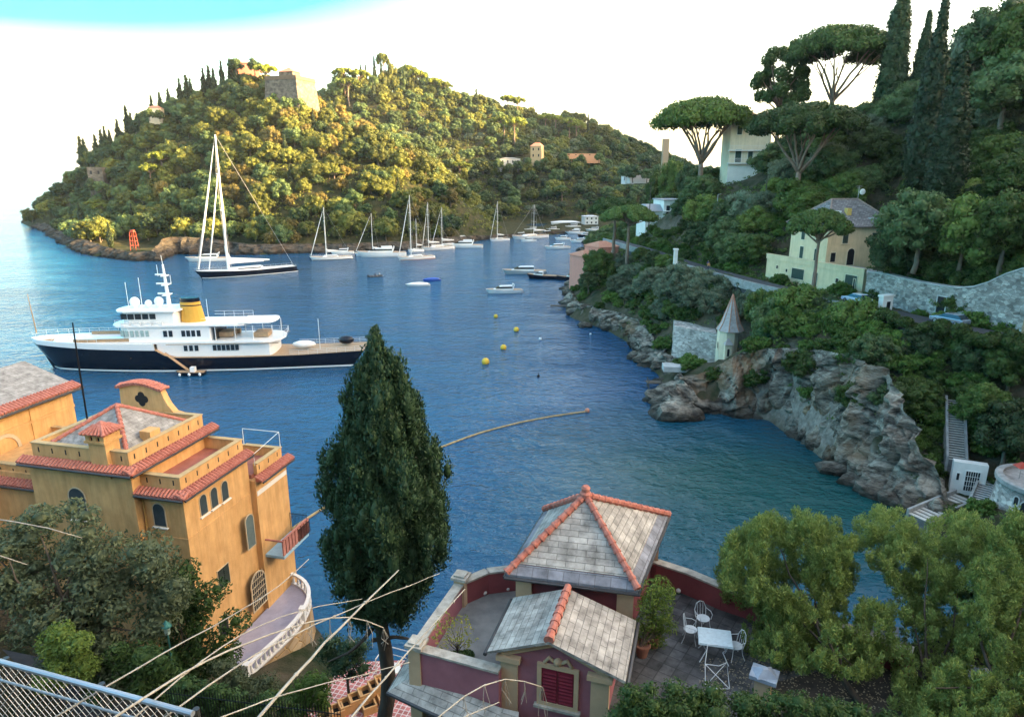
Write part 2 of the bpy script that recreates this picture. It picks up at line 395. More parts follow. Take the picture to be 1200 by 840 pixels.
# library: kind -> list of (crown mesh, trunk mesh, nominal height, nominal radius)
LIB = {}
def lib(kind, crown_fn, leaves, size, m, bark, h0, r, seeds, H, RX, nb=9, **kw):
    LIB[kind] = []
    for s in seeds:
        b = crown_fn(s)
        LIB[kind].append((leaf_mesh(kind + '_crown', b, leaves, size, s, m, **kw), trunk_mesh(kind + '_trunk', s, b, h0, r, bark, nb), H, RX))
lib('far_oak', lambda s: round_blobs(s, 4.6, 4.2, 5.0, 22, (.24, .5)), 1700, .36, F_OAK, BARK, 3, .3, (1, 2, 3, 4, 5, 6), 9.2, 4.6, 4, core=.8)
lib('far_tawny', lambda s: round_blobs(s, 4.4, 4.4, 5.0, 22, (.22, .48)), 1700, .35, F_OAKR, BARK, 3, .3, (11, 12, 13, 14), 9.4, 4.4, 4, core=.8)
lib('far_dark', lambda s: round_blobs(s, 4.6, 4.0, 4.8, 20, (.24, .5)), 1500, .38, F_DARK2, BARK, 3, .3, (21, 22, 23, 24), 8.8, 4.6, 4, core=.8)
lib('far_olive', lambda s: round_blobs(s, 3.2, 2.4, 3.4, 12, (.32, .5)), 500, .5, F_OLIVE, BARK, 2, .2, (31, 32), 5.8, 3.2, 3, core=.75)
lib('far_pine', lambda s: umbrella_blobs(s, 6.5, 13, 3.0, 22), 900, .55, F_PINEY, BARKP, 10, .4, (41, 42), 13, 6.5, 10, core=.75)
lib('far_cypress', lambda s: cypress_blobs(s, 16, 1.9, 34), 700, .45, F_CYPF, BARK, 6, .25, (51, 52, 53), 16, 1.9, 1, core=.8)
lib('oak', lambda s: round_blobs(s, 4.4, 3.8, 5.0, 40, (.2, .34)), 7000, .2, F_DARK, BARK, 3, .25, (61, 62, 63), 8.8, 4.4, 10, core=.78)
lib('laurel', lambda s: round_blobs(s, 4.2, 4.0, 4.6, 44, (.18, .32)), 7000, .19, F_DARK2, BARK, 3, .25, (64, 65, 66), 8.6, 4.2, 10, core=.78)
F_LITE = foliage('light_oak_leaves', (.045, .085, .016), (.17, .22, .05))
lib('light_oak', lambda s: round_blobs(s, 4.3, 3.6, 4.8, 40, (.18, .34)), 7000, .19, F_LITE, BARK, 3, .25, (67, 68), 8.6, 4.3, 10, core=.76)
lib('olive', lambda s: round_blobs(s, 3.6, 2.6, 3.4, 34, (.2, .34)), 5500, .17, F_OLIVE, BARK, 2, .22, (71, 72, 73), 6, 3.6, 9, core=.74)
lib('bush', lambda s: round_blobs(s, 1.6, 1.1, .9, 18, (.28, .44)), 2400, .12, F_BUSH, BARK, .8, .08, (81, 82), 2, 1.6, 5, core=.7)
lib('umbrella_pine', lambda s: umbrella_blobs(s, 7, 14, 3.4, 60), 14000, .2, F_PINE, BARKP, 10.2, .42, (91, 92, 93), 14, 7, 26, core=.72, up=.25)
lib('cypress', lambda s: cypress_blobs(s, 22, 2.3, 110), 12000, .2, F_CYP, BARK, 8, .3, (95, 96), 22, 2.3, 1, core=.82)

def tree(kind, loc, h, rx=None, label=None, name='tree', cat='tree', group=None, parts=True, var=None, rz=None, g=random):
    """one tree; crown and trunk are its parts"""
    L = LIB[kind]; cm, tm, H, RX = L[(var if var is not None else g.randrange(len(L))) % len(L)]
    sz = h / H; sx = (rx / RX) if rx else sz * g.uniform(.9, 1.12); rot = g.uniform(0, 6.28) if rz is None else rz
    if parts:
        t = thing(name, label, cat, loc, group)
        obj('crown', cm, t, (0, 0, 0), rot, (sx, sx, sz)); obj('trunk', tm, t, (0, 0, 0), rot, (sx, sx, sz))
        return t
    o = obj(name, joined(kind, cm, tm), None, loc, rot, (sx, sx, sz)); return tag(o, label, cat, group)
JOIN = {}
def joined(kind, cm, tm):
    """crown and trunk in one small mesh for trees too far off to show parts"""
    if cm.name in JOIN: return JOIN[cm.name]
    bm = bmesh.new(); bm.from_mesh(cm); n = len(bm.faces); bm.from_mesh(tm); bm.faces.ensure_lookup_table()
    for f in bm.faces[n:]: f.material_index = 1
    me = bpy.data.meshes.new(kind); bm.to_mesh(me); bm.free(); me.materials.append(cm.materials[0]); me.materials.append(tm.materials[0])
    JOIN[cm.name] = me; return me
# ------------------------------------------------------------------ sea
def sea_mat():
    m = bpy.data.materials.new('sea_water'); m.use_nodes = True; n, l = nt(m); b = n['Principled BSDF']
    b.inputs['Roughness'].default_value = .11; b.inputs['IOR'].default_value = 1.333; b.inputs['Specular IOR Level'].default_value = .42
    g = n.new('ShaderNodeNewGeometry')
    # colour of the water body: deep blue, turning teal over the shallow cove
    sh = n.new('ShaderNodeVectorMath'); sh.operation = 'DISTANCE'; sh.inputs[1].default_value = (30, 70, 0)
    nz = n.new('ShaderNodeTexNoise'); nz.inputs['Scale'].default_value = .05; nz.inputs['Detail'].default_value = 4; l.new(g.outputs['Position'], nz.inputs['Vector'])
    l.new(g.outputs['Position'], sh.inputs[0])
    ma = n.new('ShaderNodeMath'); ma.operation = 'MULTIPLY_ADD'; ma.inputs[1].default_value = 22; l.new(nz.outputs['Fac'], ma.inputs[0]); l.new(sh.outputs['Value'], ma.inputs[2])
    mr = n.new('ShaderNodeMapRange'); mr.inputs[1].default_value = 20; mr.inputs[2].default_value = 48; mr.inputs[3].default_value = 1; mr.inputs[4].default_value = 0
    l.new(ma.outputs[0], mr.inputs[0])
    mx = n.new('ShaderNodeMix'); mx.data_type = 'RGBA'; mx.inputs[6].default_value = (.001, .066, .150, 1); mx.inputs[7].default_value = (.001, .060, .064, 1)
    l.new(mr.outputs[0], mx.inputs[0]); l.new(mx.outputs[2], b.inputs['Base Color'])
    # swell, wavelets and ripples
    def wave(sc, st, rot, det=4):
        mp = n.new('ShaderNodeMapping'); mp.inputs['Rotation'].default_value = (0, 0, rot); mp.inputs['Scale'].default_value = st; l.new(g.outputs['Position'], mp.inputs['Vector'])
        t = n.new('ShaderNodeTexNoise'); t.inputs['Scale'].default_value = sc; t.inputs['Detail'].default_value = det; t.inputs['Roughness'].default_value = .55; t.inputs['Distortion'].default_value = .3
        l.new(mp.outputs[0], t.inputs['Vector']); return t.outputs['Fac']
    w1 = wave(.22, (1, 1.6, 1), .25); w2 = wave(.9, (1, 1.3, 1), -.2); w3 = wave(.035, (1, 2.2, 1), .1, 2)
    a1 = n.new('ShaderNodeMath'); a1.operation = 'MULTIPLY_ADD'; a1.inputs[1].default_value = .33; l.new(w2, a1.inputs[0]); 
    a0 = n.new('ShaderNodeMath'); a0.operation = 'MULTIPLY'; a0.inputs[1].default_value = .75; l.new(w1, a0.inputs[0]); l.new(a0.outputs[0], a1.inputs[2])
    cal = n.new('ShaderNodeMapRange'); cal.inputs[1].default_value = .35; cal.inputs[2].default_value = .65; cal.inputs[3].default_value = .65; cal.inputs[4].default_value = 1.25; l.new(w3, cal.inputs[0])
    bp = n.new('ShaderNodeBump'); bp.inputs['Distance'].default_value = .9; l.new(a1.outputs[0], bp.inputs['Height']); l.new(cal.outputs[0], bp.inputs['Strength'])
    l.new(bp.outputs[0], b.inputs['Normal'])
    return m
mb = MB(); mb.poly([(-40000, -400, 0), (40000, -400, 0), (40000, 45000, 0), (-40000, 45000, 0)])
SEA = mb.build('sea', sea_mat(), kind='structure', loc=(0, 0, 0))

# ------------------------------------------------------------------ land
def tps(ctrl, reg=1e-3):
    P = np.array([(c[0], c[1]) for c in ctrl], float); Z = np.array([c[2] for c in ctrl], float); S = 100.0; P = P / S
    def U(d2): return np.where(d2 > 1e-12, .5 * d2 * np.log(d2 + 1e-12), 0)
    k = len(P); K = U(((P[:, None] - P[None]) ** 2).sum(-1)) + reg * np.eye(k)
    Q = np.hstack([np.ones((k, 1)), P]); A = np.block([[K, Q], [Q.T, np.zeros((3, 3))]])
    w = np.linalg.solve(A, np.concatenate([Z, np.zeros(3)]))
    def f(X, Y):
        X = np.asarray(X, float) / S; Y = np.asarray(Y, float) / S
        r = w[k] + w[k + 1] * X + w[k + 2] * Y
        for i in range(k): r = r + w[i] * U((X - P[i, 0]) ** 2 + (Y - P[i, 1]) ** 2)
        return r
    return f
def sdist(X, Y, poly):
    """distance to a shore polygon, positive inland"""
    d = np.full(X.shape, 1e9); ins = np.zeros(X.shape, bool); n = len(poly)
    for i in range(n):
        ax, ay = poly[i][:2]; bx, by = poly[(i + 1) % n][:2]
        ex, ey = bx - ax, by - ay; t = np.clip(((X - ax) * ex + (Y - ay) * ey) / (ex * ex + ey * ey + 1e-9), 0, 1)
        d = np.minimum(d, np.hypot(X - ax - t * ex, Y - ay - t * ey))
        c = ((ay > Y) != (by > Y)) & (X < (bx - ax) * (Y - ay) / (by - ay + 1e-12) + ax); ins ^= c
    return np.where(ins, d, -d)
def fbm(X, Y, sc, seed=0, oct=4):
    r = np.zeros(X.shape); a = 1.0
    g = np.random.default_rng(seed)
    for o in range(oct):
        for k in range(5):
            th = g.uniform(0, 6.28); ph = g.uniform(0, 6.28); f = sc * 2 ** o * g.uniform(.7, 1.4)
            r += a * .3 * np.sin(f * (X * math.cos(th) + Y * math.sin(th)) + ph)
        a *= .5
    return r
class Land:
    def __init__(s, poly, ctrl, x0, x1, y0, y1, st, slope, base=0.0, rough=.6, seed=0, steep=None):
        s.steep = steep; s.poly = poly; s.f = tps(ctrl); s.b = (x0, x1, y0, y1, st); s.slope = slope; s.base = base; s.rough = rough; s.seed = seed
        xs = np.arange(x0, x1 + st / 2, st); ys = np.arange(y0, y1 + st / 2, st); s.xs, s.ys = xs, ys
        X, Y = np.meshgrid(xs, ys); s.Z = s.height(X, Y); s.X, s.Y = X, Y
    def height(s, X, Y):
        d = sdist(X, Y, s.poly); h = np.maximum(s.f(X, Y), 1.0) + fbm(X, Y, .09, s.seed) * s.rough
        sl = s.slope if not s.steep else s.slope + s.steep(X, Y)
        c = s.base + np.where(d > 0, d * sl, d * .9)
        k = 1.5; return -k * np.log(np.exp(np.clip(-h / k, -60, 60)) + np.exp(np.clip(-c / k, -60, 60)))
    def z(s, x, y):
        x0, x1, y0, y1, st = s.b
        fx = (x - x0) / st; fy = (y - y0) / st
        if fx < 0 or fy < 0 or fx >= len(s.xs) - 1 or fy >= len(s.ys) - 1: return -5.0
        i, j = int(fx), int(fy); a, b = fx - i, fy - j; Z = s.Z
        return (Z[j, i] * (1 - a) + Z[j, i + 1] * a) * (1 - b) + (Z[j + 1, i] * (1 - a) + Z[j + 1, i + 1] * a) * b
    def build(s, name, m):
        ny, nx = s.X.shape; V = np.stack([s.X, s.Y, s.Z], -1).reshape(-1, 3)
        I = np.arange(nx * ny).reshape(ny, nx)
        F = np.stack([I[:-1, :-1], I[:-1, 1:], I[1:, 1:], I[1:, :-1]], -1).reshape(-1, 4)
        zz = s.Z.ravel(); F = F[(zz[F] > -4).any(1)]
        me = np_mesh(name, V, F); me.polygons.foreach_set('use_smooth', [True] * len(me.polygons)); me.materials.append(m)
        o = bpy.data.objects.new(name, me); COL.objects.link(o); tag(o, kind='structure'); return o

def ground_mat(name, earth, green, rock, rock_h=3.0):
    """soil and low growth on gentle ground, bare rock where it is steep"""
    m = bpy.data.materials.new(name); m.use_nodes = True; n, l = nt(m); b = n['Principled BSDF']
    b.inputs['Roughness'].default_value = .95; b.inputs['Specular IOR Level'].default_value = .1
    g = n.new('ShaderNodeNewGeometry')
    t = n.new('ShaderNodeTexNoise'); t.inputs['Scale'].default_value = .35; t.inputs['Detail'].default_value = 9; t.inputs['Roughness'].default_value = .65; l.new(g.outputs['Position'], t.inputs['Vector'])
    rp = n.new('ShaderNodeValToRGB'); rp.color_ramp.elements[0].position = .38; rp.color_ramp.elements[1].position = .62
    rp.color_ramp.elements[0].color = (*green, 1); rp.color_ramp.elements[1].color = (*earth, 1); l.new(t.outputs['Fac'], rp.inputs[0])
    sp = n.new('ShaderNodeSeparateXYZ'); l.new(g.outputs['Normal'], sp.inputs[0])
    mr = n.new('ShaderNodeMapRange'); mr.inputs[1].default_value = .62; mr.inputs[2].default_value = .45; l.new(sp.outputs[2], mr.inputs[0])
    t2 = n.new('ShaderNodeTexNoise'); t2.inputs['Scale'].default_value = .8; t2.inputs['Detail'].default_value = 10; t2.inputs['Roughness'].default_value = .7; l.new(g.outputs['Position'], t2.inputs['Vector'])
    r2 = n.new('ShaderNodeValToRGB'); r2.color_ramp.elements[0].position = .35; r2.color_ramp.elements[1].position = .65
    r2.color_ramp.elements[0].color = (*[c * .45 for c in rock], 1); r2.color_ramp.elements[1].color = (*[min(1, c * 1.3) for c in rock], 1); l.new(t2.outputs['Fac'], r2.inputs[0])
    mx = n.new('ShaderNodeMix'); mx.data_type = 'RGBA'; l.new(mr.outputs[0], mx.inputs[0]); l.new(rp.outputs[0], mx.inputs[6]); l.new(r2.outputs[0], mx.inputs[7])
    l.new(mx.outputs[2], b.inputs['Base Color'])
    bp = n.new('ShaderNodeBump'); bp.inputs['Distance'].default_value = .5; l.new(t2.outputs['Fac'], bp.inputs['Height']); l.new(bp.outputs[0], b.inputs['Normal'])
    return m
def cliff_mat(name, dark, light, rust, wet=.9):
    """weathered grey rock with slanting strata, ochre stains and a wet dark tide line"""
    m = bpy.data.materials.new(name); m.use_nodes = True; n, l = nt(m); b = n['Principled BSDF']
    b.inputs['Roughness'].default_value = .85; b.inputs['Specular IOR Level'].default_value = .25
    g = n.new('ShaderNodeNewGeometry')
    mp = n.new('ShaderNodeMapping'); mp.inputs['Rotation'].default_value = (.35, 1.15, .3); mp.inputs['Scale'].default_value = (1, 1, 2.6); l.new(g.outputs['Position'], mp.inputs['Vector'])
    t = n.new('ShaderNodeTexNoise'); t.inputs['Scale'].default_value = .45; t.inputs['Detail'].default_value = 12; t.inputs['Roughness'].default_value = .72; l.new(mp.outputs[0], t.inputs['Vector'])
    rp = n.new('ShaderNodeValToRGB'); e = rp.color_ramp.elements; e[0].position = .40; e[1].position = .63; e[0].color = (*dark, 1); e[1].color = (*light, 1)
    l.new(t.outputs['Fac'], rp.inputs[0])
    t3 = n.new('ShaderNodeTexNoise'); t3.inputs['Scale'].default_value = .16; t3.inputs['Detail'].default_value = 5; l.new(g.outputs['Position'], t3.inputs['Vector'])
    m3 = n.new('ShaderNodeMapRange'); m3.inputs[1].default_value = .52; m3.inputs[2].default_value = .68; m3.inputs[4].default_value = .75; l.new(t3.outputs['Fac'], m3.inputs[0])
    mx = n.new('ShaderNodeMix'); mx.data_type = 'RGBA'; mx.blend_type = 'MIX'; mx.inputs[7].default_value = (*rust, 1); l.new(rp.outputs[0], mx.inputs[6]); l.new(m3.outputs[0], mx.inputs[0])
    v = n.new('ShaderNodeTexVoronoi'); v.feature = 'DISTANCE_TO_EDGE'; v.inputs['Scale'].default_value = .55; l.new(mp.outputs[0], v.inputs['Vector'])
    vr = n.new('ShaderNodeMapRange'); vr.inputs[2].default_value = .06; vr.inputs[3].default_value = .72; l.new(v.outputs['Distance'], vr.inputs[0])
    sp = n.new('ShaderNodeSeparateXYZ'); l.new(g.outputs['Position'], sp.inputs[0])
    ad = n.new('ShaderNodeMath'); ad.operation = 'MULTIPLY_ADD'; ad.inputs[1].default_value = -.9; l.new(t.outputs['Fac'], ad.inputs[0]); l.new(sp.outputs[2], ad.inputs[2])
    wt = n.new('ShaderNodeMapRange'); wt.inputs[1].default_value = 0.0; wt.inputs[2].default_value = wet; wt.inputs[3].default_value = .22; l.new(ad.outputs[0], wt.inputs[0])
    mu = n.new('ShaderNodeMath'); mu.operation = 'MULTIPLY'; l.new(vr.outputs[0], mu.inputs[0]); l.new(wt.outputs[0], mu.inputs[1])
    hs = n.new('ShaderNodeHueSaturation'); l.new(mx.outputs[2], hs.inputs['Color']); l.new(mu.outputs[0], hs.inputs['Value']); l.new(hs.outputs[0], b.inputs['Base Color'])
    bp = n.new('ShaderNodeBump'); bp.inputs['Distance'].default_value = .7; l.new(t.outputs['Fac'], bp.inputs['Height']); l.new(bp.outputs[0], b.inputs['Normal'])
    return m
CLIFF = cliff_mat('cliff_rock', (.05, .043, .036), (.42, .375, .31), (.24, .14, .075), 1.7)
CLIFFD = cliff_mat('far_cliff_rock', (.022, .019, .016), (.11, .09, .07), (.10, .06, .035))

def cliff(name, line, m, st=.5, rows=26, amp=1.3, seed=0):
    """rock face: line of (x, y, top height, inward run) along the shore, roughened in all directions"""
    P = [Vector((a[0], a[1], 0)) for a in line]; pts = []; hs = []; ru = []
    for i in range(len(P) - 1):
        n = max(1, int((P[i + 1] - P[i]).length / st))
        for k in range(n):
            t = k / n; pts.append(P[i].lerp(P[i + 1], t)); hs.append(line[i][2] * (1 - t) + line[i + 1][2] * t); ru.append(line[i][3] * (1 - t) + line[i + 1][3] * t)
    pts.append(P[-1]); hs.append(line[-1][2]); ru.append(line[-1][3]); N = len(pts); V = []
    # smooth the shore line a little
    for _ in range(int(2.5 / st)): pts = [pts[0]] + [(pts[i - 1] + pts[i] * 2 + pts[i + 1]) / 4 for i in range(1, N - 1)] + [pts[-1]]
    for i, p in enumerate(pts):
        d = (pts[min(i + 1, N - 1)] - pts[max(i - 1, 0)]).normalized(); nn = Vector((-d.y, d.x, 0))
        for r in range(rows):
            t = r / (rows - 1); z = -1.6 + (hs[i] + 1.6) * t
            q = p + nn * (ru[i] * t ** 1.6 - 1.0 * (1 - t)) + Vector((0, 0, z))
            s = Vector((q.x * .16, q.y * .16, q.z * .13 + q.x * .10)) + Vector((seed * 7.3, 0, 0))
            a = mnoise.fractal(s, 1.0, 2.0, 5); b = mnoise.ridged_multi_fractal(Vector((s.x * 2.3, s.y * 2.3, s.z * 1.1)), 1.0, 2.1, 4, 1.0, 2.0) - 1.0
            big = mnoise.fractal(Vector((pts[i].x * .10, pts[i].y * .10, seed * 3.1 + z * .02)), 1.0, 2.0, 3); gul = mnoise.noise(Vector((pts[i].x * .32 + z * .08, pts[i].y * .32, 5.0)))
            if amp < 1.45:
                vq = Vector((q.x * .42, q.y * .42, q.z * .26 + q.x * .1)); vd, vp = mnoise.voronoi(vq); hv = mnoise.cell_vector(vp[0] * 7.0)[0]
                big += (hv - .5) * 1.1 - .7 * max(0, .16 - (vd[1] - vd[0])) / .16
            w = min(1, .35 + t * 1.5) * (1 if t < .85 else 1 - (t - .85) * 3)
            V.append(q - nn * (a * amp * 1.3 + b * amp * .7 + big * amp * 1.1 + abs(gul) * amp * 1.5 - amp * .3) * w + Vector((0, 0, a * .5 * w)))
    F = [(i * rows + r, (i + 1) * rows + r, (i + 1) * rows + r + 1, i * rows + r + 1) for i in range(N - 1) for r in range(rows - 1)]
    me = np_mesh(name, [tuple(v) for v in V], F); me.materials.append(m)
    me.polygons.foreach_set('use_smooth', [False] * len(me.polygons))
    o = bpy.data.objects.new(name, me); COL.objects.link(o); tag(o, kind='structure'); return o
def W(px, py): v = on_z(px, py, 0); return (v.x, v.y)

# far peninsula: castle hill in front, harbour hill behind
far_shore_px = [(25, 260), (48, 271), (70, 284), (90, 295), (118, 302), (150, 306), (186, 306), (206, 298), (235, 298), (290, 299), (345, 297), (420, 296), (480, 293), (535, 286), (570, 281), (610, 278), (650, 275), (672, 273)]
far_shore = [W(*p) for p in far_shore_px] + [(52, 395), (90, 420), (500, 420), (700, 1100), (-500, 1100), (-430, 620), (-360, 520)]
def C(px, py, Y, dz=0): v = at(px, py, Y); return (v.x, v.y, max(1.5, v.z - dz))
far_ctrl = [C(30, 245, 475, 7), C(60, 205, 455, 8), C(90, 180, 445, 8), C(120, 165, 440, 9), C(150, 145, 435, 9), C(180, 128, 432, 8), C(210, 115, 430, 9),
  C(240, 100, 425, 9), C(270, 88, 422, 9), C(300, 84, 420, 7), C(343, 122, 400, 0), C(318, 118, 402, 2), C(365, 128, 405, 4), C(400, 140, 400, 8), C(440, 150, 390, 8), C(480, 175, 375, 8), C(510, 205, 362, 8), C(530, 245, 350, 7),
  C(343, 150, 372, 7), C(343, 200, 340, 7), C(343, 250, 318, 7), C(200, 150, 400, 8), C(200, 200, 362, 8), C(200, 250, 330, 7), C(280, 150, 375, 8), C(280, 220, 335, 7), C(130, 220, 385, 8), C(80, 235, 420, 8), C(420, 200, 345, 8), C(420, 250, 325, 7), C(480, 230, 340, 7),
  # far side of castle hill falls away
  (-150, 500, 30), (-230, 520, 18), (-60, 480, 45), (-300, 520, 8),
  # harbour hill
  C(385, 120, 560, 3), C(410, 105, 570, 3), C(445, 95, 590, 3), C(480, 100, 600, 4), C(510, 112, 600, 4), C(545, 125, 600, 3), C(575, 125, 610, 3), C(610, 135, 620, 3), C(645, 147, 620, 3), (55, 625, 73), C(680, 165, 600, 2), C(705, 185, 580, 2), C(730, 203, 560, 0), C(765, 212, 540, 0), C(800, 220, 520, 0),
  C(500, 160, 530, 3), C(560, 160, 545, 3), C(560, 200, 500, 3), C(620, 200, 500, 2), C(680, 205, 500, 2), C(560, 240, 450, 8), C(620, 245, 455, 7), C(680, 245, 460, 6), C(740, 240, 470, 6),
  (0, 720, 60), (-100, 720, 70), (100, 720, 40), (200, 600, 20), (300, 500, 20)]
FAR = Land(far_shore, far_ctrl, -400, 330, 280, 800, 4.0, 1.0, 1.0, 1.0, 3)
FAR.build('castle_hill', ground_mat('far_ground', (.07, .06, .03), (.022, .032, .012), (.22, .18, .14)))
fl = [(p[0], p[1], h, r) for p, h, r in zip(far_shore[:18], (3.5, 3, 3.5, 4.5, 3.5, 3, 3.5, 7, 6.5, 4, 3.6, 3.6, 3.6, 3.2, 2.2, 2, 1.8, 1.8), (4, 5, 4, 5, 4, 3, 3, 4, 4, 4, 4, 4, 4, 4, 1, 1, .8, .8))]
cliff('sea_cliff', fl, CLIFFD, 1.2, 14, 1.5, 2)

# near coast on the right, running round the cove to the slope below the camera
near_shore_px = [(690, 282), (676, 300), (672, 325), (664, 345), (660, 355), (668, 372), (692, 380), (715, 388), (742, 404), (752, 425), (772, 440), (768, 462), (770, 488), (800, 494), (826, 482), (862, 484), (905, 492), (945, 520), (990, 552), (1035, 580), (1078, 608)]
near_shore = [W(*p) for p in near_shore_px] + [(42, 55), (40, 47), (33, 37), (20, 29), (8, 26), (-3, 27), (-6, 33), (-11, 40), (-15, 47), (-20, 53), (-30, 57), (-55, 63), (-110, 80), (-110, -40), (320, -40), (320, 380), (120, 380), (60, 345), (35, 320)]
near_ctrl = [(-10, 0, 33.2), (0, 0, 33.2), (10, 0, 33.2), (30, 0, 35), (60, 0, 42), (-40, 0, 28), (-30, 12, 20), (-12, 12, 17), (0, 8, 22), (0, 12, 16.5), (0, 17, 15), (8, 12, 17.5), (-25, 28, 8), (-30, 36, 7), (-15, 33, 4.5), (-8, 24, 7), (-45, 45, 8), (-60, 50, 8), (-90, 60, 8),
  (6, 17, 17), (14, 14, 18), (22, 16, 17), (25, 26, 12), (35, 26, 14), (45, 40, 9), (52, 52, 7), (48, 60, 3.5), (52, 68, 5), (53, 75, 11), (47, 82, 13), (42, 89, 12.5), (37, 97, 10), (33, 103, 6), (29.5, 110, 4), (29, 119, 4.5), (36, 110, 11.5), (26, 135, 8), (27, 150, 9.5), (24, 165, 8), (26, 185, 9), (26, 210, 7),
  (60, 78, 16), (56, 88, 16), (50, 98, 16), (44, 110, 16), (40, 117, 16), (37, 135, 16), (35, 150, 16), (34, 170, 15), (34, 190, 13), (34, 215, 10), (60, 60, 14), (70, 40, 18), (75, 70, 24), (70, 90, 26), (64, 103, 25), (55, 112, 22), (52, 130, 24), (49, 150, 26), (50, 170, 31), (56, 172, 31), (44, 190, 24), (48, 200, 25), (45, 225, 18), (44, 260, 12), (50, 300, 8),
  (88, 130, 51), (80, 112, 44), (70, 150, 39), (62, 172, 36), (75, 185, 34), (80, 220, 26), (110, 110, 68), (100, 80, 55), (120, 50, 65), (95, 45, 36), (130, 150, 75), (160, 110, 95), (200, 60, 110), (200, 170, 95), (280, 120, 130), (150, 210, 70), (120, 250, 40), (200, 300, 60), (280, 250, 95), (300, 350, 70), (110, 330, 12)]
NEAR = Land(near_shore, near_ctrl, -110, 320, -30, 378, 1.5, 1.3, .3, .35, 8, lambda X, Y: 2.6 * np.clip(1 - np.hypot((X - 38) / 26, (Y - 84) / 30) ** 4, 0, 1))
NEAR.build('hillside', ground_mat('near_ground', (.10, .08, .055), (.025, .038, .016), (.24, .21, .18)))
nh = (1.5, 1.5, 1.6, 2.5, 3.2, 3.5, 3.5, 4, 4.5, 4, 3.2, 3.2, 3, 3, 5, 9, 10.5, 12.5, 13, 8.5, 1.8)
nr = (.8, .8, .8, 2, 2, 2, 2, 2, 2, 2.5, 3, 3, 4, 4, 3, 2, 1.7, 1.8, 2.2, 2.6, 2)
nl = [(p[0], p[1], h, r) for p, h, r in zip(near_shore[:21], nh, nr)]
cliff('rock_face', nl, CLIFF, .3, 48, 1.3, 5)
# unseen ridge standing in for the Portofino heights, crest shaped to shade the bay
RIDGE = [(150, -120, 95), (160, -30, 92), (165, 20, 88), (190, 120, 86), (215, 215, 102), (250, 300, 107), (290, 390, 108), (340, 470, 138), (400, 580, 188), (460, 690, 188), (520, 800, 140)]
def shade_ridge():
    mb = MB(); mb.smooth = True; n = 70; rows = []; g = random.Random(4)
    for i in range(n + 1):
        t = i / n * (len(RIDGE) - 1); k = min(int(t), len(RIDGE) - 2); a = Vector(RIDGE[k]).lerp(Vector(RIDGE[k + 1]), t - k)
        a.z += g.uniform(-2.5, 2.5)
        rows.append([a + Vector((-90, 25, -a.z - 2)), a + Vector((-40, 12, -a.z * .42)), a, a + Vector((60, -15, -a.z * .25)), a + Vector((220, -40, -a.z - 2))])
    vs = [p for r in rows for p in r]; fs = [(i * 5 + j, i * 5 + j + 1, i * 5 + j + 6, i * 5 + j + 5) for i in range(n) for j in range(4)]
    mb.add(vs, fs); return mb.build('shade_ridge', ground_mat('shade_ridge_ground', (.06, .06, .03), (.02, .03, .012), (.2, .18, .15)), kind='structure', shade=True)
shade_ridge()

def seen(p, lands=None, step=70):
    """is a point in the picture and clear of the hills?"""
    x, y = proj(p)
    if not (-25 < x < 1225 and -40 < y < 880): return False
    for i in range(4, step):
        t = i / step
        if t > .965: break
        q = (p[0] * t, p[1] * t, CAMZ + (p[2] - CAMZ) * t)
        for L in (NEAR, FAR):
            if L.z(q[0], q[1]) > q[2] + .3: return False
    return True
# ------------------------------------------------------------------ evening haze over the whole bay
def haze():
    mb = MB(); mb.b2((-40500, -600, -3), (40500, 45500, 260)); m = bpy.data.materials.new('haze_air'); m.use_nodes = True; n, l = nt(m)
    for q in list(n):
        if q.type == 'BSDF_PRINCIPLED': n.remove(q)
    v = n.new('ShaderNodeVolumePrincipled'); v.inputs['Color'].default_value = (.86, .92, 1, 1); v.inputs['Density'].default_value = .00006; v.inputs['Anisotropy'].default_value = .35
    l.new(v.outputs[0], n['Material Output'].inputs['Volume'])
    o = mb.build('haze', m, kind='stuff', label='thin evening haze hanging over the whole bay', loc=(0, 0, 0)); o['category'] = 'haze'
haze()
# ------------------------------------------------------------------ woods on the peninsula
rng = random.Random(77)
KEEP = []            # (px, py, half width px, half height px): clearings for buildings on the far hills
def clear_px(p):
    x, y = proj(p); return any(abs(x - a) < w and abs(y - b) < h for a, b, w, h in KEEP)
KEEP += [(343, 106, 22, 18), (285, 74, 18, 5), (180, 128, 8, 6), (113, 204, 9, 14), (628, 175, 9, 10), (597, 186, 12, 5), (683, 180, 18, 4), (755, 199, 16, 5), (155, 284, 8, 12)]
def top_tree(kind, px, py, Y, label, name, cat, group=None, rx=None, h=None, land=None, parts=False):
    """a tree whose tip shows at a pixel of the photograph, standing on the ground at distance Y"""
    land = land or FAR; p = at(px, py, Y); z = land.z(p.x, p.y)
    hh = max(3.0, p.z - z)
    if h: z = p.z - h; hh = h
    return tree(kind, (p.x, p.y, z - .2), hh, rx, label, name, cat, group, parts, g=rng)
SPECIAL = []
def sk(kind, name, cat, label, group, items, **kw):
    for it in items: SPECIAL.append(top_tree(kind, it[0], it[1], it[2], label if len(it) < 5 else it[4], name, cat, group, rx=it[3], **kw))
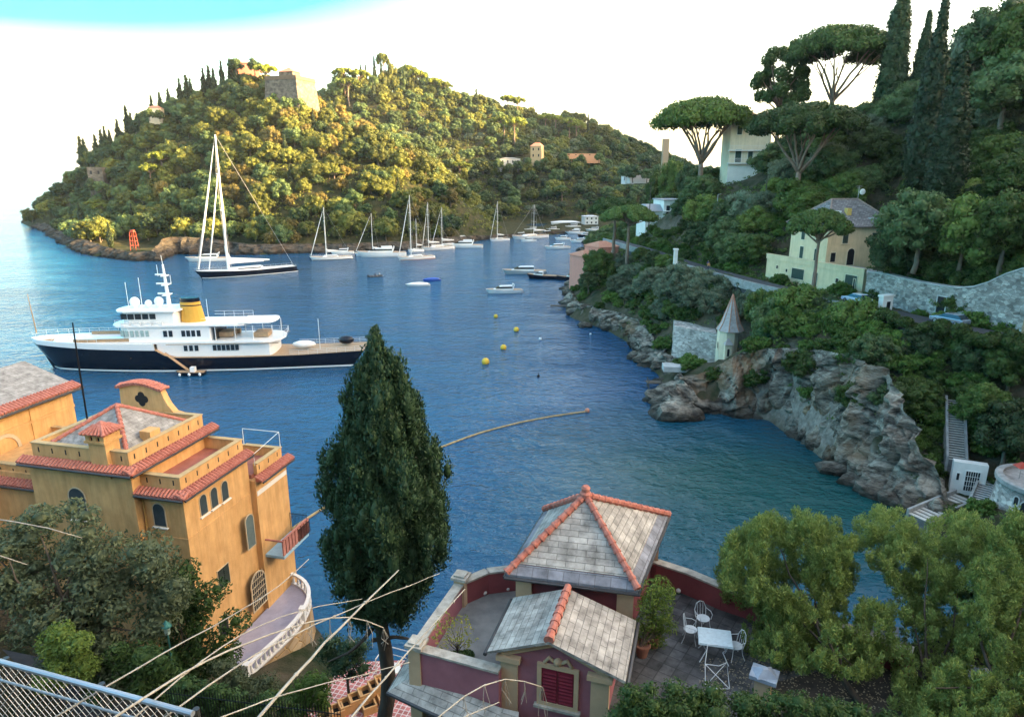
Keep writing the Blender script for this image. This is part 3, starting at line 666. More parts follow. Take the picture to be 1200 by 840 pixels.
sk('far_cypress', 'cypress_tree', 'cypress', 'slim dark cypress on the seaward ridge of castle hill', 'cypresses on the seaward ridge of the castle hill',
   [(121, 148, 438, 2.2), (127, 152, 436, 1.8), (136, 140, 437, 2.2), (146, 124, 436, 2.6), (152, 132, 434, 2.2), (176, 112, 433, 2.2), (186, 108, 432, 2.2), (196, 104, 431, 2.2), (209, 92, 430, 2.6), (217, 88, 429, 3), (222, 92, 428, 2.4), (237, 80, 426, 2.4), (243, 77, 425, 2.4), (249, 80, 424, 2.2), (258, 71, 423, 2), (268, 69, 422, 2), (274, 68, 421, 2), (92, 160, 444, 3), (97, 163, 443, 2.6), (110, 158, 440, 2.4), (117, 152, 439, 2.4), (140, 165, 420, 2.6), (205, 120, 415, 2.2), (245, 118, 410, 2.2), (250, 122, 408, 2.2)])
sk('far_cypress', 'cypress_tree', 'cypress', 'thin cypress beside the tall pine on the harbour hill top', 'cypresses on top of the harbour hill',
   [(422, 75, 586, 1.9), (428, 76, 587, 1.9), (438, 66, 589, 2.2), (446, 68, 590, 2.2), (456, 70, 591, 1.8), (437, 95, 560, 2.4), (513, 110, 590, 2), (558, 104, 600, 2.8), (549, 118, 600, 2.2)])
sk('far_pine', 'umbrella_pine', 'pine', 'yellow-green umbrella pine crowning the skyline of castle hill', None, [(310, 76, 412, 6.5)])
sk('far_pine', 'umbrella_pine', 'pine', '', None, [(448, 63, 588, 5.2, 'tall umbrella pine rising above the cypresses on the harbour hill top'), (403, 80, 572, 9, 'broad dark umbrella pine leaning out just beside the castle gap'), (408, 92, 556, 9, 'low bright umbrella pine in front of the dark one beside the castle gap')])
sk('far_pine', 'umbrella_pine', 'pine', 'broad umbrella pine on the skyline of the harbour hill', 'umbrella pines along the harbour hill skyline',
   [(420, 82, 575, 8), (478, 77, 602, 8), (488, 82, 598, 8), (508, 92, 600, 8), (520, 96, 598, 7), (595, 112, 615, 7), (606, 114, 612, 7), (640, 134, 605, 8), (651, 135, 603, 7), (668, 138, 600, 8), (676, 142, 596, 7), (585, 128, 600, 7)])
sk('far_pine', 'umbrella_pine', 'pine', 'yellow umbrella pine sunlit amid the castle hill wood', 'sunlit umbrella pines low on castle hill',
   [(187, 178, 372, 7), (175, 192, 366, 6), (113, 234, 380, 6), (117, 238, 372, 5), (392, 200, 345, 4.5)])
sk('far_pine', 'umbrella_pine', 'pine', 'large umbrella pine on the shaded face of the harbour hill', 'umbrella pines on the shaded harbour hill', [(590, 136, 545, 10), (603, 138, 540, 9), (538, 190, 480, 8), (658, 220, 470, 6)])
for px, py, Y, r in ((584, 195, 492, 4), (608, 196, 492, 4), (597, 198, 488, 3), (619, 190, 494, 2.6), (639, 190, 494, 2.6), (660, 185, 512, 3.5), (681, 187, 510, 3), (702, 186, 508, 3.5), (742, 205, 414, 5), (758, 207, 412, 4), (772, 205, 414, 5), (732, 204, 418, 4), (175, 136, 408, 3), (187, 137, 408, 3), (108, 221, 386, 4), (119, 222, 385, 4), (322, 122, 392, 4), (350, 125, 390, 4), (336, 125, 388, 4), (276, 79, 418, 4), (298, 80, 418, 4)):
    p = at(px, py, Y); tree('far_dark', (p.x, p.y, p.z - r * .75), r * 1.9, r * .9, 'small bushy tree hugging the foot of a far house on the peninsula', 'garden_shrub_tree', 'tree', 'bushy trees at the feet of far houses', False, g=rng)
for px, py, Y, r, kd in ((392, 94, 566, 9, 'far_dark'), (399, 86, 572, 9, 'far_oak'), (412, 88, 576, 9, 'far_dark'), (424, 90, 582, 8, 'far_oak'), (436, 88, 586, 8, 'far_dark'), (449, 84, 590, 8, 'far_oak'), (460, 78, 592, 9, 'far_oak'), (471, 80, 596, 9, 'far_dark'), (483, 84, 598, 9, 'far_oak'), (496, 88, 600, 9, 'far_dark'), (508, 94, 600, 9, 'far_oak'), (520, 101, 600, 9, 'far_dark'), (533, 107, 600, 8, 'far_oak'), (546, 110, 600, 8, 'far_dark'), (562, 112, 604, 8, 'far_oak')):
    p = at(px, py, Y); z = FAR.z(p.x, p.y); h = max(7, p.z - z); tree(kd, (p.x, p.y, p.z - h), h, r * Y / 800 * .95, 'tall full tree crowding the crest of the harbour hill', 'crest_tree', 'tree', 'trees on the harbour hill crest', False, g=rng)
def scatter(land, x0, x1, y0, y1, sp, test, jit=.42):
    out = []; y = y0; row = 0
    while y < y1:
        x = x0 + (row % 2) * sp / 2
        while x < x1:
            px, py = x + rng.uniform(-jit, jit) * sp, y + rng.uniform(-jit, jit) * sp
            z = land.z(px, py)
            if z > 1.5 and test(px, py, z): out.append((px, py, z))
            x += sp
        y += sp * .87; row += 1
    return out
far_pts = scatter(FAR, -330, 120, 290, 480, 7.2, lambda x, y, z: z > 1.7 and (y < 445 or x < -60) and seen((x, y, z + 6)) and not clear_px((x, y, z + 4)))
cnt = {}
def count(k): cnt[k] = cnt.get(k, 0) + 1; return cnt[k]
FARUNDER = []
for x, y, z in far_pts:
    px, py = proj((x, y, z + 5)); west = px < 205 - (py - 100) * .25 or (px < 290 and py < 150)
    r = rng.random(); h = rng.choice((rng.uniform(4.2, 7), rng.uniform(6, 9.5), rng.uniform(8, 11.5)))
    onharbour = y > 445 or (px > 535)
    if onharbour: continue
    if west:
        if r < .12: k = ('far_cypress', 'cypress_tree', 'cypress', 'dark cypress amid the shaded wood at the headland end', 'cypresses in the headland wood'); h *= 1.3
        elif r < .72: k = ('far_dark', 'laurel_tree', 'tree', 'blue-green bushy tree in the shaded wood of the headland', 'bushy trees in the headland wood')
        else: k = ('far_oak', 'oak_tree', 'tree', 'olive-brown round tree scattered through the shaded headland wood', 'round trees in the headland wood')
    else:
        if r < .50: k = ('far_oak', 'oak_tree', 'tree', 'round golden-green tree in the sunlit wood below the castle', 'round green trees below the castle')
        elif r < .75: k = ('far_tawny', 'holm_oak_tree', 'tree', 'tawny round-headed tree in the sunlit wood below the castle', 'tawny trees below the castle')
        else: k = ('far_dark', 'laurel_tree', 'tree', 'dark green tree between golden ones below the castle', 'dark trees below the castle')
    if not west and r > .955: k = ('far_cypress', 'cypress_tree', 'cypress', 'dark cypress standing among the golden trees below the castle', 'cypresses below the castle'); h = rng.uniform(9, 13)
    count(k[1])
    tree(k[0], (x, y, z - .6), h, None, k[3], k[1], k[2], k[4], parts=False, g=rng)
harb = scatter(FAR, -230, 330, 400, 680, 9.5, lambda x, y, z: z > 2.5 and (proj((x, y, z + 5))[0] > 535 or y > 445) and seen((x, y, z + 6)) and not clear_px((x, y, z + 4)))
for x, y, z in harb:
    r = rng.random(); h = rng.uniform(6, 10); top = z > 60
    if r < .42: k = ('far_dark', 'bay_tree', 'tree', 'dark bushy tree on the shaded slope behind the harbour', 'dark trees behind the harbour')
    elif r < .62 and not top: k = ('far_olive', 'olive_tree', 'olive tree', 'grey-green olive tree on the terraced slope behind the harbour', 'olive trees behind the harbour'); h *= .7
    elif r < .94: k = ('far_oak', 'chestnut_tree', 'tree', 'olive-green round tree on the slope behind the harbour', 'round trees behind the harbour')
    else: k = ('far_cypress', 'cypress_tree', 'cypress', 'small cypress on the wooded slope behind the harbour', 'cypresses behind the harbour'); h *= 1.2
    count(k[1])
    tree(k[0], (x, y, z - .6), h, None, k[3], k[1], k[2], k[4], parts=False, g=rng)
import sys; print("far trees", cnt, file=sys.stderr)
# scrub that closes the ground between the trunks
def scrub(name, land, x0, x1, y0, y1, sp, r, size, per, m, test, label):
    pts = scatter(land, x0, x1, y0, y1, sp, test, .6)
    bl = [(x, y, z + r * .15, r * rng.uniform(.6, 1.3), r * rng.uniform(.4, .8)) for x, y, z in pts]
    if not bl: return
    g = np.random.default_rng(5); B = np.array(bl); n = len(B)
    idx = np.repeat(np.arange(n), per); d = g.normal(size=(n * per, 3)); d[:, 2] = np.abs(d[:, 2]); d /= np.linalg.norm(d, axis=1)[:, None]
    P = B[idx, :3] + d * np.stack([B[idx, 3], B[idx, 3], B[idx, 4]], 1) * g.uniform(.6, 1.05, (n * per, 1))
    N = d + g.normal(size=d.shape) * .55; N /= np.linalg.norm(N, axis=1)[:, None]
    T = np.cross(N, g.normal(size=d.shape)); T /= np.linalg.norm(T, axis=1)[:, None]; U = np.cross(N, T); s = size * g.uniform(.5, 1.5, (n * per, 1))
    V = np.stack([P + T * s, P + U * s * .6, P - T * s, P - U * s * .6], 1).reshape(-1, 3)
    me = np_mesh(name, V, np.arange(len(V)).reshape(-1, 4)); me.materials.append(m)
    o = bpy.data.objects.new(name, me); COL.objects.link(o); tag(o, label, 'undergrowth', None, 'stuff'); return o
scrub('undergrowth', FAR, -330, 200, 290, 640, 4.2, 2.6, .55, 22, F_OAK, lambda x, y, z: z > 3 and seen((x, y, z + 2)) and not clear_px((x, y, z + 1)), 'low scrub filling the gaps between the trees on the far hills')
# ------------------------------------------------------------------ shared building parts
PLY = mat('pale_yellow_plaster', (.68, .52, .33), .9, var=.10, scale=.8, bump=.004, bscale=30, streak=.12)
WHT = mat('white_plaster', (.72, .70, .66), .9, var=.08, scale=.7)
CREAM = mat('cream_plaster', (.72, .59, .43), .9, var=.08, scale=.8, streak=.14)
GLASS = mat('window_glass', (.018, .022, .028), .08, spec=.6, var=.1)
GREENS = mat('green_shutter', (.02, .05, .04), .6, var=.2)
DARKW = mat('dark_opening', (.012, .013, .016), .7)
IRON = mat('wrought_iron', (.015, .015, .018), .5, metal=.6)
STEEL = mat('grey_steel', (.35, .37, .38), .4, metal=.8)
TERRA = mat('terracotta', (.42, .16, .10), .85, var=.25, scale=2.2, c2=(.55, .27, .19))
SLATEF = grid_mat('far_slate', (.20, .19, .19), (.08, .08, .08), .5, .3, .03)
RUBBLE = stone_mat('rubble_wall', (.16, .15, .14), (.46, .44, .40), (.38, .36, .33), 1.9)
RUBBLEF = stone_mat('pale_rubble', (.26, .25, .23), (.6, .58, .54), (.4, .38, .35), 2.2)
CONC = mat('pale_concrete', (.42, .42, .41), .9, var=.25, scale=.9, bump=.01)
ASPH = mat('asphalt', (.055, .056, .06), .9, var=.25, scale=1.2, bump=.004, bscale=60)

def outline(w, h, arch=False, k=10):
    if not arch: return [(-w / 2, -h / 2), (w / 2, -h / 2), (w / 2, h / 2), (-w / 2, h / 2)]
    r = w / 2; return [(-r, -h / 2), (r, -h / 2)] + [(r * math.cos(math.pi * i / k), h / 2 - r + r * math.sin(math.pi * i / k)) for i in range(k + 1)]
def window(parent, c, u, n, w, h, fm, pm, arch=False, proud=.05, fw=.1, sill=None, name='window', pane='pane', bars=(0, 0)):
    """frame standing proud of the wall with its pane set back inside it"""
    c, u, n = Vector(c), Vector(u).normalized(), Vector(n).normalized(); z = Vector((0, 0, 1))
    P = lambda q, d: c + u * q[0] + z * q[1] + n * d
    o, i = outline(w, h, arch), outline(w - 2 * fw, h - 2 * fw, arch)
    mb = MB(); k = len(o)
    for a in range(k):
        b = (a + 1) % k
        mb.add([P(o[a], -.03), P(o[b], -.03), P(i[b], -.03), P(i[a], -.03), P(o[a], proud), P(o[b], proud), P(i[b], proud), P(i[a], proud)], [(0, 3, 2, 1), (4, 5, 6, 7), (0, 1, 5, 4), (2, 3, 7, 6)])
    for b in range(bars[0]):
        x = (b + 1) / (bars[0] + 1) * (w - 2 * fw) - (w / 2 - fw); mb.add([P((x - .02, -h / 2 + fw), 0), P((x + .02, -h / 2 + fw), 0), P((x + .02, h / 2 - fw), 0), P((x - .02, h / 2 - fw), 0), P((x - .02, -h / 2 + fw), proud * .8), P((x + .02, -h / 2 + fw), proud * .8), P((x + .02, h / 2 - fw), proud * .8), P((x - .02, h / 2 - fw), proud * .8)], [(0, 3, 2, 1), (4, 5, 6, 7), (0, 1, 5, 4), (1, 2, 6, 5), (2, 3, 7, 6), (3, 0, 4, 7)])
    for b in range(bars[1]):
        y = (b + 1) / (bars[1] + 1) * (h - 2 * fw) - (h / 2 - fw); e = w / 2 - fw
        mb.add([P((-e, y - .02), 0), P((e, y - .02), 0), P((e, y + .02), 0), P((-e, y + .02), 0), P((-e, y - .02), proud * .8), P((e, y - .02), proud * .8), P((e, y + .02), proud * .8), P((-e, y + .02), proud * .8)], [(0, 3, 2, 1), (4, 5, 6, 7), (0, 1, 5, 4), (1, 2, 6, 5), (2, 3, 7, 6), (3, 0, 4, 7)])
    f = mb.build(name, fm, parent)
    m2 = MB(); m2.ext([P(q, -.02) for q in outline(w - 2 * fw + .01, h - 2 * fw + .01, arch)], n * (.02 + proud * .3)); m2.build(pane, pm, f)
    if sill is not None:
        m3 = MB(); a = P((-w / 2 - .08, -h / 2 - .07), -.02); m3.ext([a, a + u * (w + .16), a + u * (w + .16) + z * .08, a + z * .08], n * .16); m3.build('sill', sill, f)
    return f
def shutters(parent, c, u, n, w, h, m, proud=.07):
    """pair of closed louvred shutters"""
    c, u, n = Vector(c), Vector(u).normalized(), Vector(n).normalized(); z = Vector((0, 0, 1)); mb = MB()
    for s in (-1, 1):
        a = c + u * (s * w / 4) ; e = u * (w / 4 - .015)
        mb.ext([a - e - z * h / 2, a + e - z * h / 2, a + e + z * h / 2, a - e + z * h / 2], n * proud * .6)
        for i in range(9):
            y = -h / 2 + h * (i + .8) / 10; q = a + z * y + n * proud * .6
            mb.add([q - e * .85, q + e * .85, q + e * .85 + n * proud * .4 - z * h / 26, q - e * .85 + n * proud * .4 - z * h / 26, q + e * .85 - z * h / 26, q - e * .85 - z * h / 26], [(0, 1, 2, 3), (3, 2, 4, 5), (0, 3, 5), (1, 4, 2)])
    return mb.build('shutter', m, parent)
def hip_roof(o, ang, L, D, z, rise, over, m, parent, ridge=None, uv=True, name='roof', thick=.14):
    """hipped roof on a rectangle with corner o, length L along ang, depth D"""
    F = frame((o[0], o[1], 0), ang); rl = max(0, L - D) if ridge is None else ridge; a = (L - rl) / 2
    e = [(-over, -over, z), (L + over, -over, z), (L + over, D + over, z), (-over, D + over, z)]
    t = [(a, D / 2, z + rise), (L - a, D / 2, z + rise)]
    mb = MB(F); lo = [(x, y, zz - thick) for x, y, zz in e]
    mb.add(e + t + lo, [(0, 1, 5, 4), (1, 2, 5), (2, 3, 4, 5), (3, 0, 4), (6, 9, 8, 7), (0, 6, 7, 1), (1, 7, 8, 2), (2, 8, 9, 3), (3, 9, 6, 0)])
    r = mb.build(name, m, parent, uv=uv)
    return r, F, e, t
def ridge_tiles(path, parent, m, r=.13, name='ridge_tile_row', step=.38):
    """row of half-round cover tiles overlapping along a hip or ridge"""
    mb = MB()
    for a, b in zip(path[:-1], path[1:]):
        a, b = Vector(a), Vector(b); n = max(1, int((b - a).length / step))
        for i in range(n):
            p, q = a.lerp(b, i / n), a.lerp(b, (i + 1.12) / n)
            mb.tube([p + Vector((0, 0, .01)), p.lerp(q, .2) + Vector((0, 0, .014)), p.lerp(q, .22) + Vector((0, 0, .012)), q + Vector((0, 0, .02))], [r * 1.17, r * 1.16, r * .99, r * .86], 8)
    return mb.build(name, m, parent, shade=False)
def walls_box(o, ang, L, D, z0, z1, m, parent, name='wall'):
    mb = MB(frame((o[0], o[1], 0), ang)); mb.b2((0, 0, z0), (L, D, z1)); return mb.build(name, m, parent, uv=True)
def local(F, p): return F @ Vector(p)
def dirs(ang): c, s = math.cos(R(ang)), math.sin(R(ang)); return Vector((c, s, 0)), Vector((-s, c, 0))
# ------------------------------------------------------------------ coast road and its walls
road_px = [(1260, 408, 16.2), (1190, 397, 16.2), (1105, 381, 16.2), (1040, 366, 16.2), (985, 353, 16.2), (900, 335, 16.2), (815, 312, 16.0), (752, 291, 15.4), (716, 281, 13.4)]
road = [on_z(*p) for p in road_px]
def strip(line, w0, w1, dz=0.0):
    """left and right edges at offsets from a centre line"""
    a, b = [], []
    for i, p in enumerate(line):
        d = (line[min(i + 1, len(line) - 1)] - line[max(i - 1, 0)]); d.z = 0; d.normalize(); n = Vector((-d.y, d.x, 0))
        a.append(p + n * w0 + Vector((0, 0, dz))); b.append(p + n * w1 + Vector((0, 0, dz)))
    return a, b
def densify(line, step=2.0):
    out = []
    for a, b in zip(line[:-1], line[1:]):
        n = max(1, int((b - a).length / step)); out += [a.lerp(b, i / n) for i in range(n)]
    out.append(line[-1])
    for _ in range(4): out = [out[0]] + [(out[i - 1] + out[i] * 2 + out[i + 1]) / 4 for i in range(1, len(out) - 1)] + [out[-1]]
    return out
road = densify(road)
mb = MB(); a, b = strip(road, -2.3, 2.3)
for i in range(len(a) - 1): mb.add([a[i], b[i], b[i + 1], a[i + 1], a[i] - Vector((0, 0, 3)), b[i] - Vector((0, 0, 3)), b[i + 1] - Vector((0, 0, 3)), a[i + 1] - Vector((0, 0, 3))], [(0, 1, 2, 3), (0, 3, 7, 4), (1, 5, 6, 2)])
mb.build('coast_road', ASPH, kind='structure')
def wall_strip(name, line, off, th, z_up, z_dn, m, label, cat='wall', cap=None):
    mb = MB(); a, b = strip(line, off, off + th)
    for i in range(len(a) - 1):
        u0 = Vector((0, 0, z_up[i] if isinstance(z_up, list) else z_up)); u1 = Vector((0, 0, z_up[i + 1] if isinstance(z_up, list) else z_up)); dn = Vector((0, 0, -z_dn))
        vs = [a[i] + dn, b[i] + dn, b[i + 1] + dn, a[i + 1] + dn, a[i] + u0, b[i] + u0, b[i + 1] + u1, a[i + 1] + u1]
        f = [(4, 5, 6, 7), (0, 4, 7, 3), (1, 2, 6, 5)]
        if i == 0: f.append((0, 1, 5, 4))
        if i == len(a) - 2: f.append((3, 7, 6, 2))
        mb.add(vs, f)
    return mb.build(name, m, label=label, cat=cat)
seg = [p for p in road if p.y > 94]
wall_strip('parapet_wall', seg, 2.3, .3, .55, .9, mat('grey_parapet', (.26, .26, .25), .9, var=.3, scale=1.5), 'low grey parapet wall along the sea side of the coast road')
# tall rubble retaining wall on the uphill side, stepped up at its far end
rw = [on_z(x, y, 16.2) for x, y in ((1240, 398), (1200, 391), (1150, 381), (1100, 371), (1060, 362), (1035, 356), (1012, 351))]
tops = (300, 312, 325, 336, 332, 326, 318)
rwd = densify(rw, 1.5); zt = []
pp = [proj(p) for p in rwd]
for p, q in zip(rwd, pp):
    py = np.interp(q[0], [1012, 1035, 1070, 1112, 1140, 1172, 1200, 1240], [319, 322, 331, 338, 336, 318, 311, 304]); k = (420 - py) / 800
    zt.append(CAMZ + p.y * (k * CP - SP) / (CP + k * SP) - p.z)
rwt = thing('retaining_wall', 'tall rubble stone retaining wall above the coast road with one dark doorway', 'wall', rw[2])
mb = MB(); n0 = [p + Vector((.9, .5, 0)) for p in rwd]
for i in range(len(rwd) - 1):
    A, B, A1, B1 = rwd[i], rwd[i + 1], n0[i], n0[i + 1]; z0, z1 = Vector((0, 0, zt[i])), Vector((0, 0, zt[i + 1])); d = Vector((0, 0, -3))
    mb.add([A + d, B + d, B + z1, A + z0, A1 + d, B1 + d, B1 + z1, A1 + z0], [(0, 1, 2, 3), (3, 2, 6, 7), (4, 7, 6, 5)] + ([(0, 3, 7, 4)] if i == 0 else []) + ([(1, 5, 6, 2)] if i == len(rwd) - 2 else []))
mb.build('masonry', RUBBLE, rwt)
mb = MB()
for i in range(len(rwd) - 1):
    A, B = rwd[i] + Vector((-.1, -.08, zt[i])), rwd[i + 1] + Vector((-.1, -.08, zt[i + 1])); o = Vector((1.1, .6, 0)); t = Vector((0, 0, .14))
    mb.add([A, B, B + o, A + o, A + t, B + t, B + o + t, A + o + t], [(0, 1, 5, 4), (4, 5, 6, 7), (2, 3, 7, 6)])
mb.build('coping', CONC, rwt)
dq = min(range(len(rwd)), key=lambda i: abs(proj(rwd[i])[0] - 1098)); du = (rwd[dq + 1] - rwd[dq - 1]).normalized(); dn = Vector((du.y, -du.x, 0)); dn = dn if dn.dot(Vector((-1, -1, 0))) > 0 else -dn
window(rwt, rwd[dq] + Vector((0, 0, 1.35)) + dn * .02, du, dn, 1.5, 2.9, CONC, DARKW, fw=.15, proud=.12, name='doorway', pane='door')
dq = max(1, min(range(len(rwd)), key=lambda i: abs(proj(rwd[i])[0] - 1199))); du = (rwd[dq + 1] - rwd[dq - 1]).normalized(); dn = Vector((du.y, -du.x, 0)); dn = dn if dn.dot(Vector((-1, -1, 0))) > 0 else -dn
mb = MB(); q = rwd[dq]; mb.ext([q - du * .35, q + du * .35, q + du * .35 + Vector((0, 0, 3.2)), q - du * .35 + Vector((0, 0, 3.2))], dn * .15); mb.build('brick_quoin', mat('old_brick', (.42, .24, .14), .9, scale=3), rwt)
# carve the road bench out of the hillside and lay the slope again
X, Y = NEAR.X, NEAR.Y
for p in road:
    d = np.hypot(X - p.x, Y - p.y); cut = p.z - .5 + np.clip(d - 4.5, 0, None) * 1.3
    NEAR.Z = np.where(d < 9, np.minimum(NEAR.Z, cut), NEAR.Z); NEAR.Z = np.where(d < 3.2, np.maximum(NEAR.Z, p.z - 1.2), NEAR.Z)
CARVE = []
def carve(cx, cy, r, z, soft=1.0):
    d = np.hypot(X - cx, Y - cy); NEAR.Z = np.minimum(NEAR.Z, z + np.clip(d - r, 0, None) * soft)
_g0, _g1 = on_z(1009, 346, 16.2), on_z(897, 323, 16.2)
for i in range(12):
    q = _g0.lerp(_g1, i / 11); carve(q.x - 2.5, q.y - 1, 4.5, 15.7, 1.2)
for q in ((-.5, -2.5), (-2, 0), (1.5, -2.5)):
    _t = at(850, 425, 110); carve(_t.x + q[0], _t.y + q[1], 2.6, _t.z - .2, 1.6)
for i in range(6):
    _p = at(788, 417, 116).lerp(at(838, 418, 112), i / 5); carve(_p.x - 1, _p.y - 2.5, 3, 3.0, 1.6)
_g = at(1131, 579, 66)
for q in ((-1.2, -1.2), (.3, -1.6), (-2.2, -.2)): carve(_g.x + q[0], _g.y + q[1], 1.6, _g.z - .1, .8)
_v = at(972, 266, 112); 
for i in range(5):
    for j in range(5): carve(_v.x + i * 3, _v.y + j * 2.5, 2.5, 18.8, 1.2)
me = bpy.data.objects['hillside'].data; co = np.stack([X, Y, NEAR.Z], -1).astype(np.float32)
if len(me.vertices) == NEAR.Z.size: me.vertices.foreach_set('co', co.ravel()); me.update()

# ------------------------------------------------------------------ yellow villa with its garages
G0, G1 = on_z(1009, 346, 16.2), on_z(897, 323, 16.2)
ga = math.degrees(math.atan2(G1.y - G0.y, G1.x - G0.x)); gl = (G1 - G0).length
gt = thing('garage_block', 'long pale yellow garage block with green doors under the villa terrace', 'building', G0)
gF = frame(G0, ga - 180); u, nrm = dirs(ga); nrm = nrm if nrm.x < 0 else -nrm
mb = MB(frame((G0.x, G0.y, 0), ga)); sgn = -1
mb.b2((0, -6, 14), (gl, 0, 19.3)); mb.build('wall', PLY, gt, uv=True)
mb = MB(frame((G0.x, G0.y, 0), ga)); mb.b2((-.1, -.35, 19.3), (gl + .1, .12, 20.1)); mb.b2((-.15, -.4, 20.1), (gl + .15, .18, 20.22)); mb.build('parapet', PLY, gt)
mb = MB(frame((G0.x, G0.y, 0), ga)); mb.b2((-.1, -6, 19.3), (gl + .1, -.35, 19.42)); mb.build('terrace_floor', CONC, gt)
def onwall(px, py): return on_plane(px, py, G0, nrm)
for px, py, w, h, m, nm in ((997, 331, 2.4, 2.4, GREENS, 'door'), (1001, 333, .5, 1.8, DARKW, 'door'), (981, 329, .7, .9, DARKW, 'window'), (955, 327, 1.2, 2.3, GREENS, 'door'), (935, 321, 3.0, 1.9, GREENS, 'door'), (922, 317, .6, .7, DARKW, 'window'), (911, 313, .6, .7, DARKW, 'window')):
    window(gt, onwall(px, py) + nrm * .03, u, nrm, w, h, CREAM, m, fw=.08, proud=.06, name=nm, pane='panel' if nm == 'door' else 'pane')
V0 = at(972, 266, 112); vz = V0.z
vt = thing('villa', 'pale yellow two storey villa with grey hipped slate roof above the garages', 'house', (V0.x, V0.y, 19.3))
va = 12; L1, D1 = 12.0, 10.0; walls_box(V0, va, L1, D1, 18, vz, PLY, vt)
rf, F, e, t = hip_roof(V0, va, L1, D1, vz, 4.1, .7, SLATEF, vt, ridge=5.0)
ridge_tiles([local(F, e[0]), local(F, t[0]), local(F, t[1]), local(F, e[1])], rf, mat('old_ridge', (.30, .22, .19), .9), .14)
ridge_tiles([local(F, e[3]), local(F, t[0])], rf, MATS['old_ridge'], .14)
uu, nn = dirs(va); nf = -nn; ul = nn; nl_ = -uu
mb = MB(F)
mb.b2((4.2, 1.6, vz + .6), (5.0, 2.4, vz + 2.8)); mb.build('chimney', mat('ochre_plaster', (.62, .40, .13), .9, var=.2), rf)
mb = MB(F); mb.b2((2.4, 1.7, vz + .8), (3.2, 2.4, vz + 2.4)); mb.build('chimney', WHT, rf)
for x in (1.2, 7.8):
    mb = MB(F); mb.b2((x, .8, vz + .55), (x + .9, 1.7, vz + 1.3)); mb.build('skylight', mat('skylight_glass', (.5, .56, .6), .15, spec=.6), rf)
for x, z, h in ((3.2, vz - 1.9, 1.7), (8.6, vz - 1.9, 1.7)):
    f = window(vt, local(F, (x, -.02, z)), uu, nf, 1.15, h, CREAM, GREENS, proud=.06, sill=CREAM); shutters(f, local(F, (x, -.04, z)), uu, nf, 1.0, h - .1, GREENS)
window(vt, local(F, (4.6, -.02, 20.9)), uu, nf, 1.5, 2.9, CREAM, DARKW, True, name='arched_door', pane='panel')
window(vt, local(F, (1.3, -.02, 20.9)), uu, nf, 1.1, 1.7, CREAM, DARKW)
for y, z, h in ((2.5, vz - 1.9, 1.7), (6.5, vz - 1.9, 1.7), (2.5, 21, 2.2), (6.5, 21, 2.2)):
    window(vt, local(F, (-.02, y, z)), nn, -uu, 1.2, h, CREAM, GREENS)
sd = thing('satellite_mast', 'tv aerial and white satellite dish standing on the villa roof ridge', 'aerial', local(F, t[1]))
mb = MB(); p = local(F, t[1]); mb.tube([p, p + Vector((0, 0, 2.2))], .05); mb.tube([p + Vector((-.5, 0, 2.1)), p + Vector((.5, 0, 2.1))], .03); mb.tube([p + Vector((-.35, 0, 1.8)), p + Vector((.35, 0, 1.8))], .03); mb.build('mast', STEEL, sd)
mb = MB(); mb.smooth = True; mb.sphere(p + Vector((.55, -.2, 1.2)), (.5, .16, .5), 12, 8); mb.build('dish', WHT, sd)

# white villa among the pines
B0 = at(852, 214, 172); wt_ = thing('tower_villa', 'tall white three storey villa rising between the umbrella pines', 'house', B0)
wa = -4; zt_ = at(852, 141, 172).z; walls_box(B0, wa, 9.5, 9, B0.z - 6, zt_, CREAM, wt_); WF = frame((B0.x, B0.y, 0), wa); uu, nn = dirs(wa)
hip_roof(B0, wa, 9.5, 9, zt_, 2.2, .5, TERRA, wt_, ridge=.5)
for px, py, w, h, m, ar in ((867, 153, 1.3, 2.1, GREENS, 0), (865, 183, 1.6, 3.2, GREENS, 0), (881, 153, 1.2, 2.0, GREENS, 0), (879, 184, 1.3, 2.6, GREENS, 0), (860, 204, 2.2, 3.4, DARKW, 1)):
    window(wt_, on_plane(px, py, B0, nn) - nn * .02, uu, -nn, w, h, WHT, m, bool(ar))
for py in (176, 191):
    q = on_plane(852, py, B0, nn); mb = MB(WF); zz = q.z; mb.b2((-.4, -1.1, zz - .25), (10, 0, zz)); mb.build('balcony', WHT, wt_)
    mb = MB(WF)
    for i in range(40): mb.box((-.3 + i * .26, -1.05, zz + .5), (.04, .04, 1.0))
    mb.b2((-.35, -1.09, zz + 1.0), (10, -1.0, zz + 1.06)); mb.build('railing', WHT, wt_)
mb = MB(WF); mb.b2((-.15, -.12, B0.z - 1), (9.7, 0, on_plane(852, 190, B0, nn).z - .3)); mb.build('plinth', WHT, wt_)
# bell tower far beyond the pines
c = at(779, 188, 320); mb = MB(); zt2 = at(779, 163, 320).z; mb.box((c.x, c.y, (zt2 + 10) / 2), (2.6, 2.6, zt2 - 10)); mb.build('bell_tower', mat('brown_stone', (.38, .27, .18), .9), label='slim brown tower showing over the treetops behind the leaning umbrella pine', cat='tower')

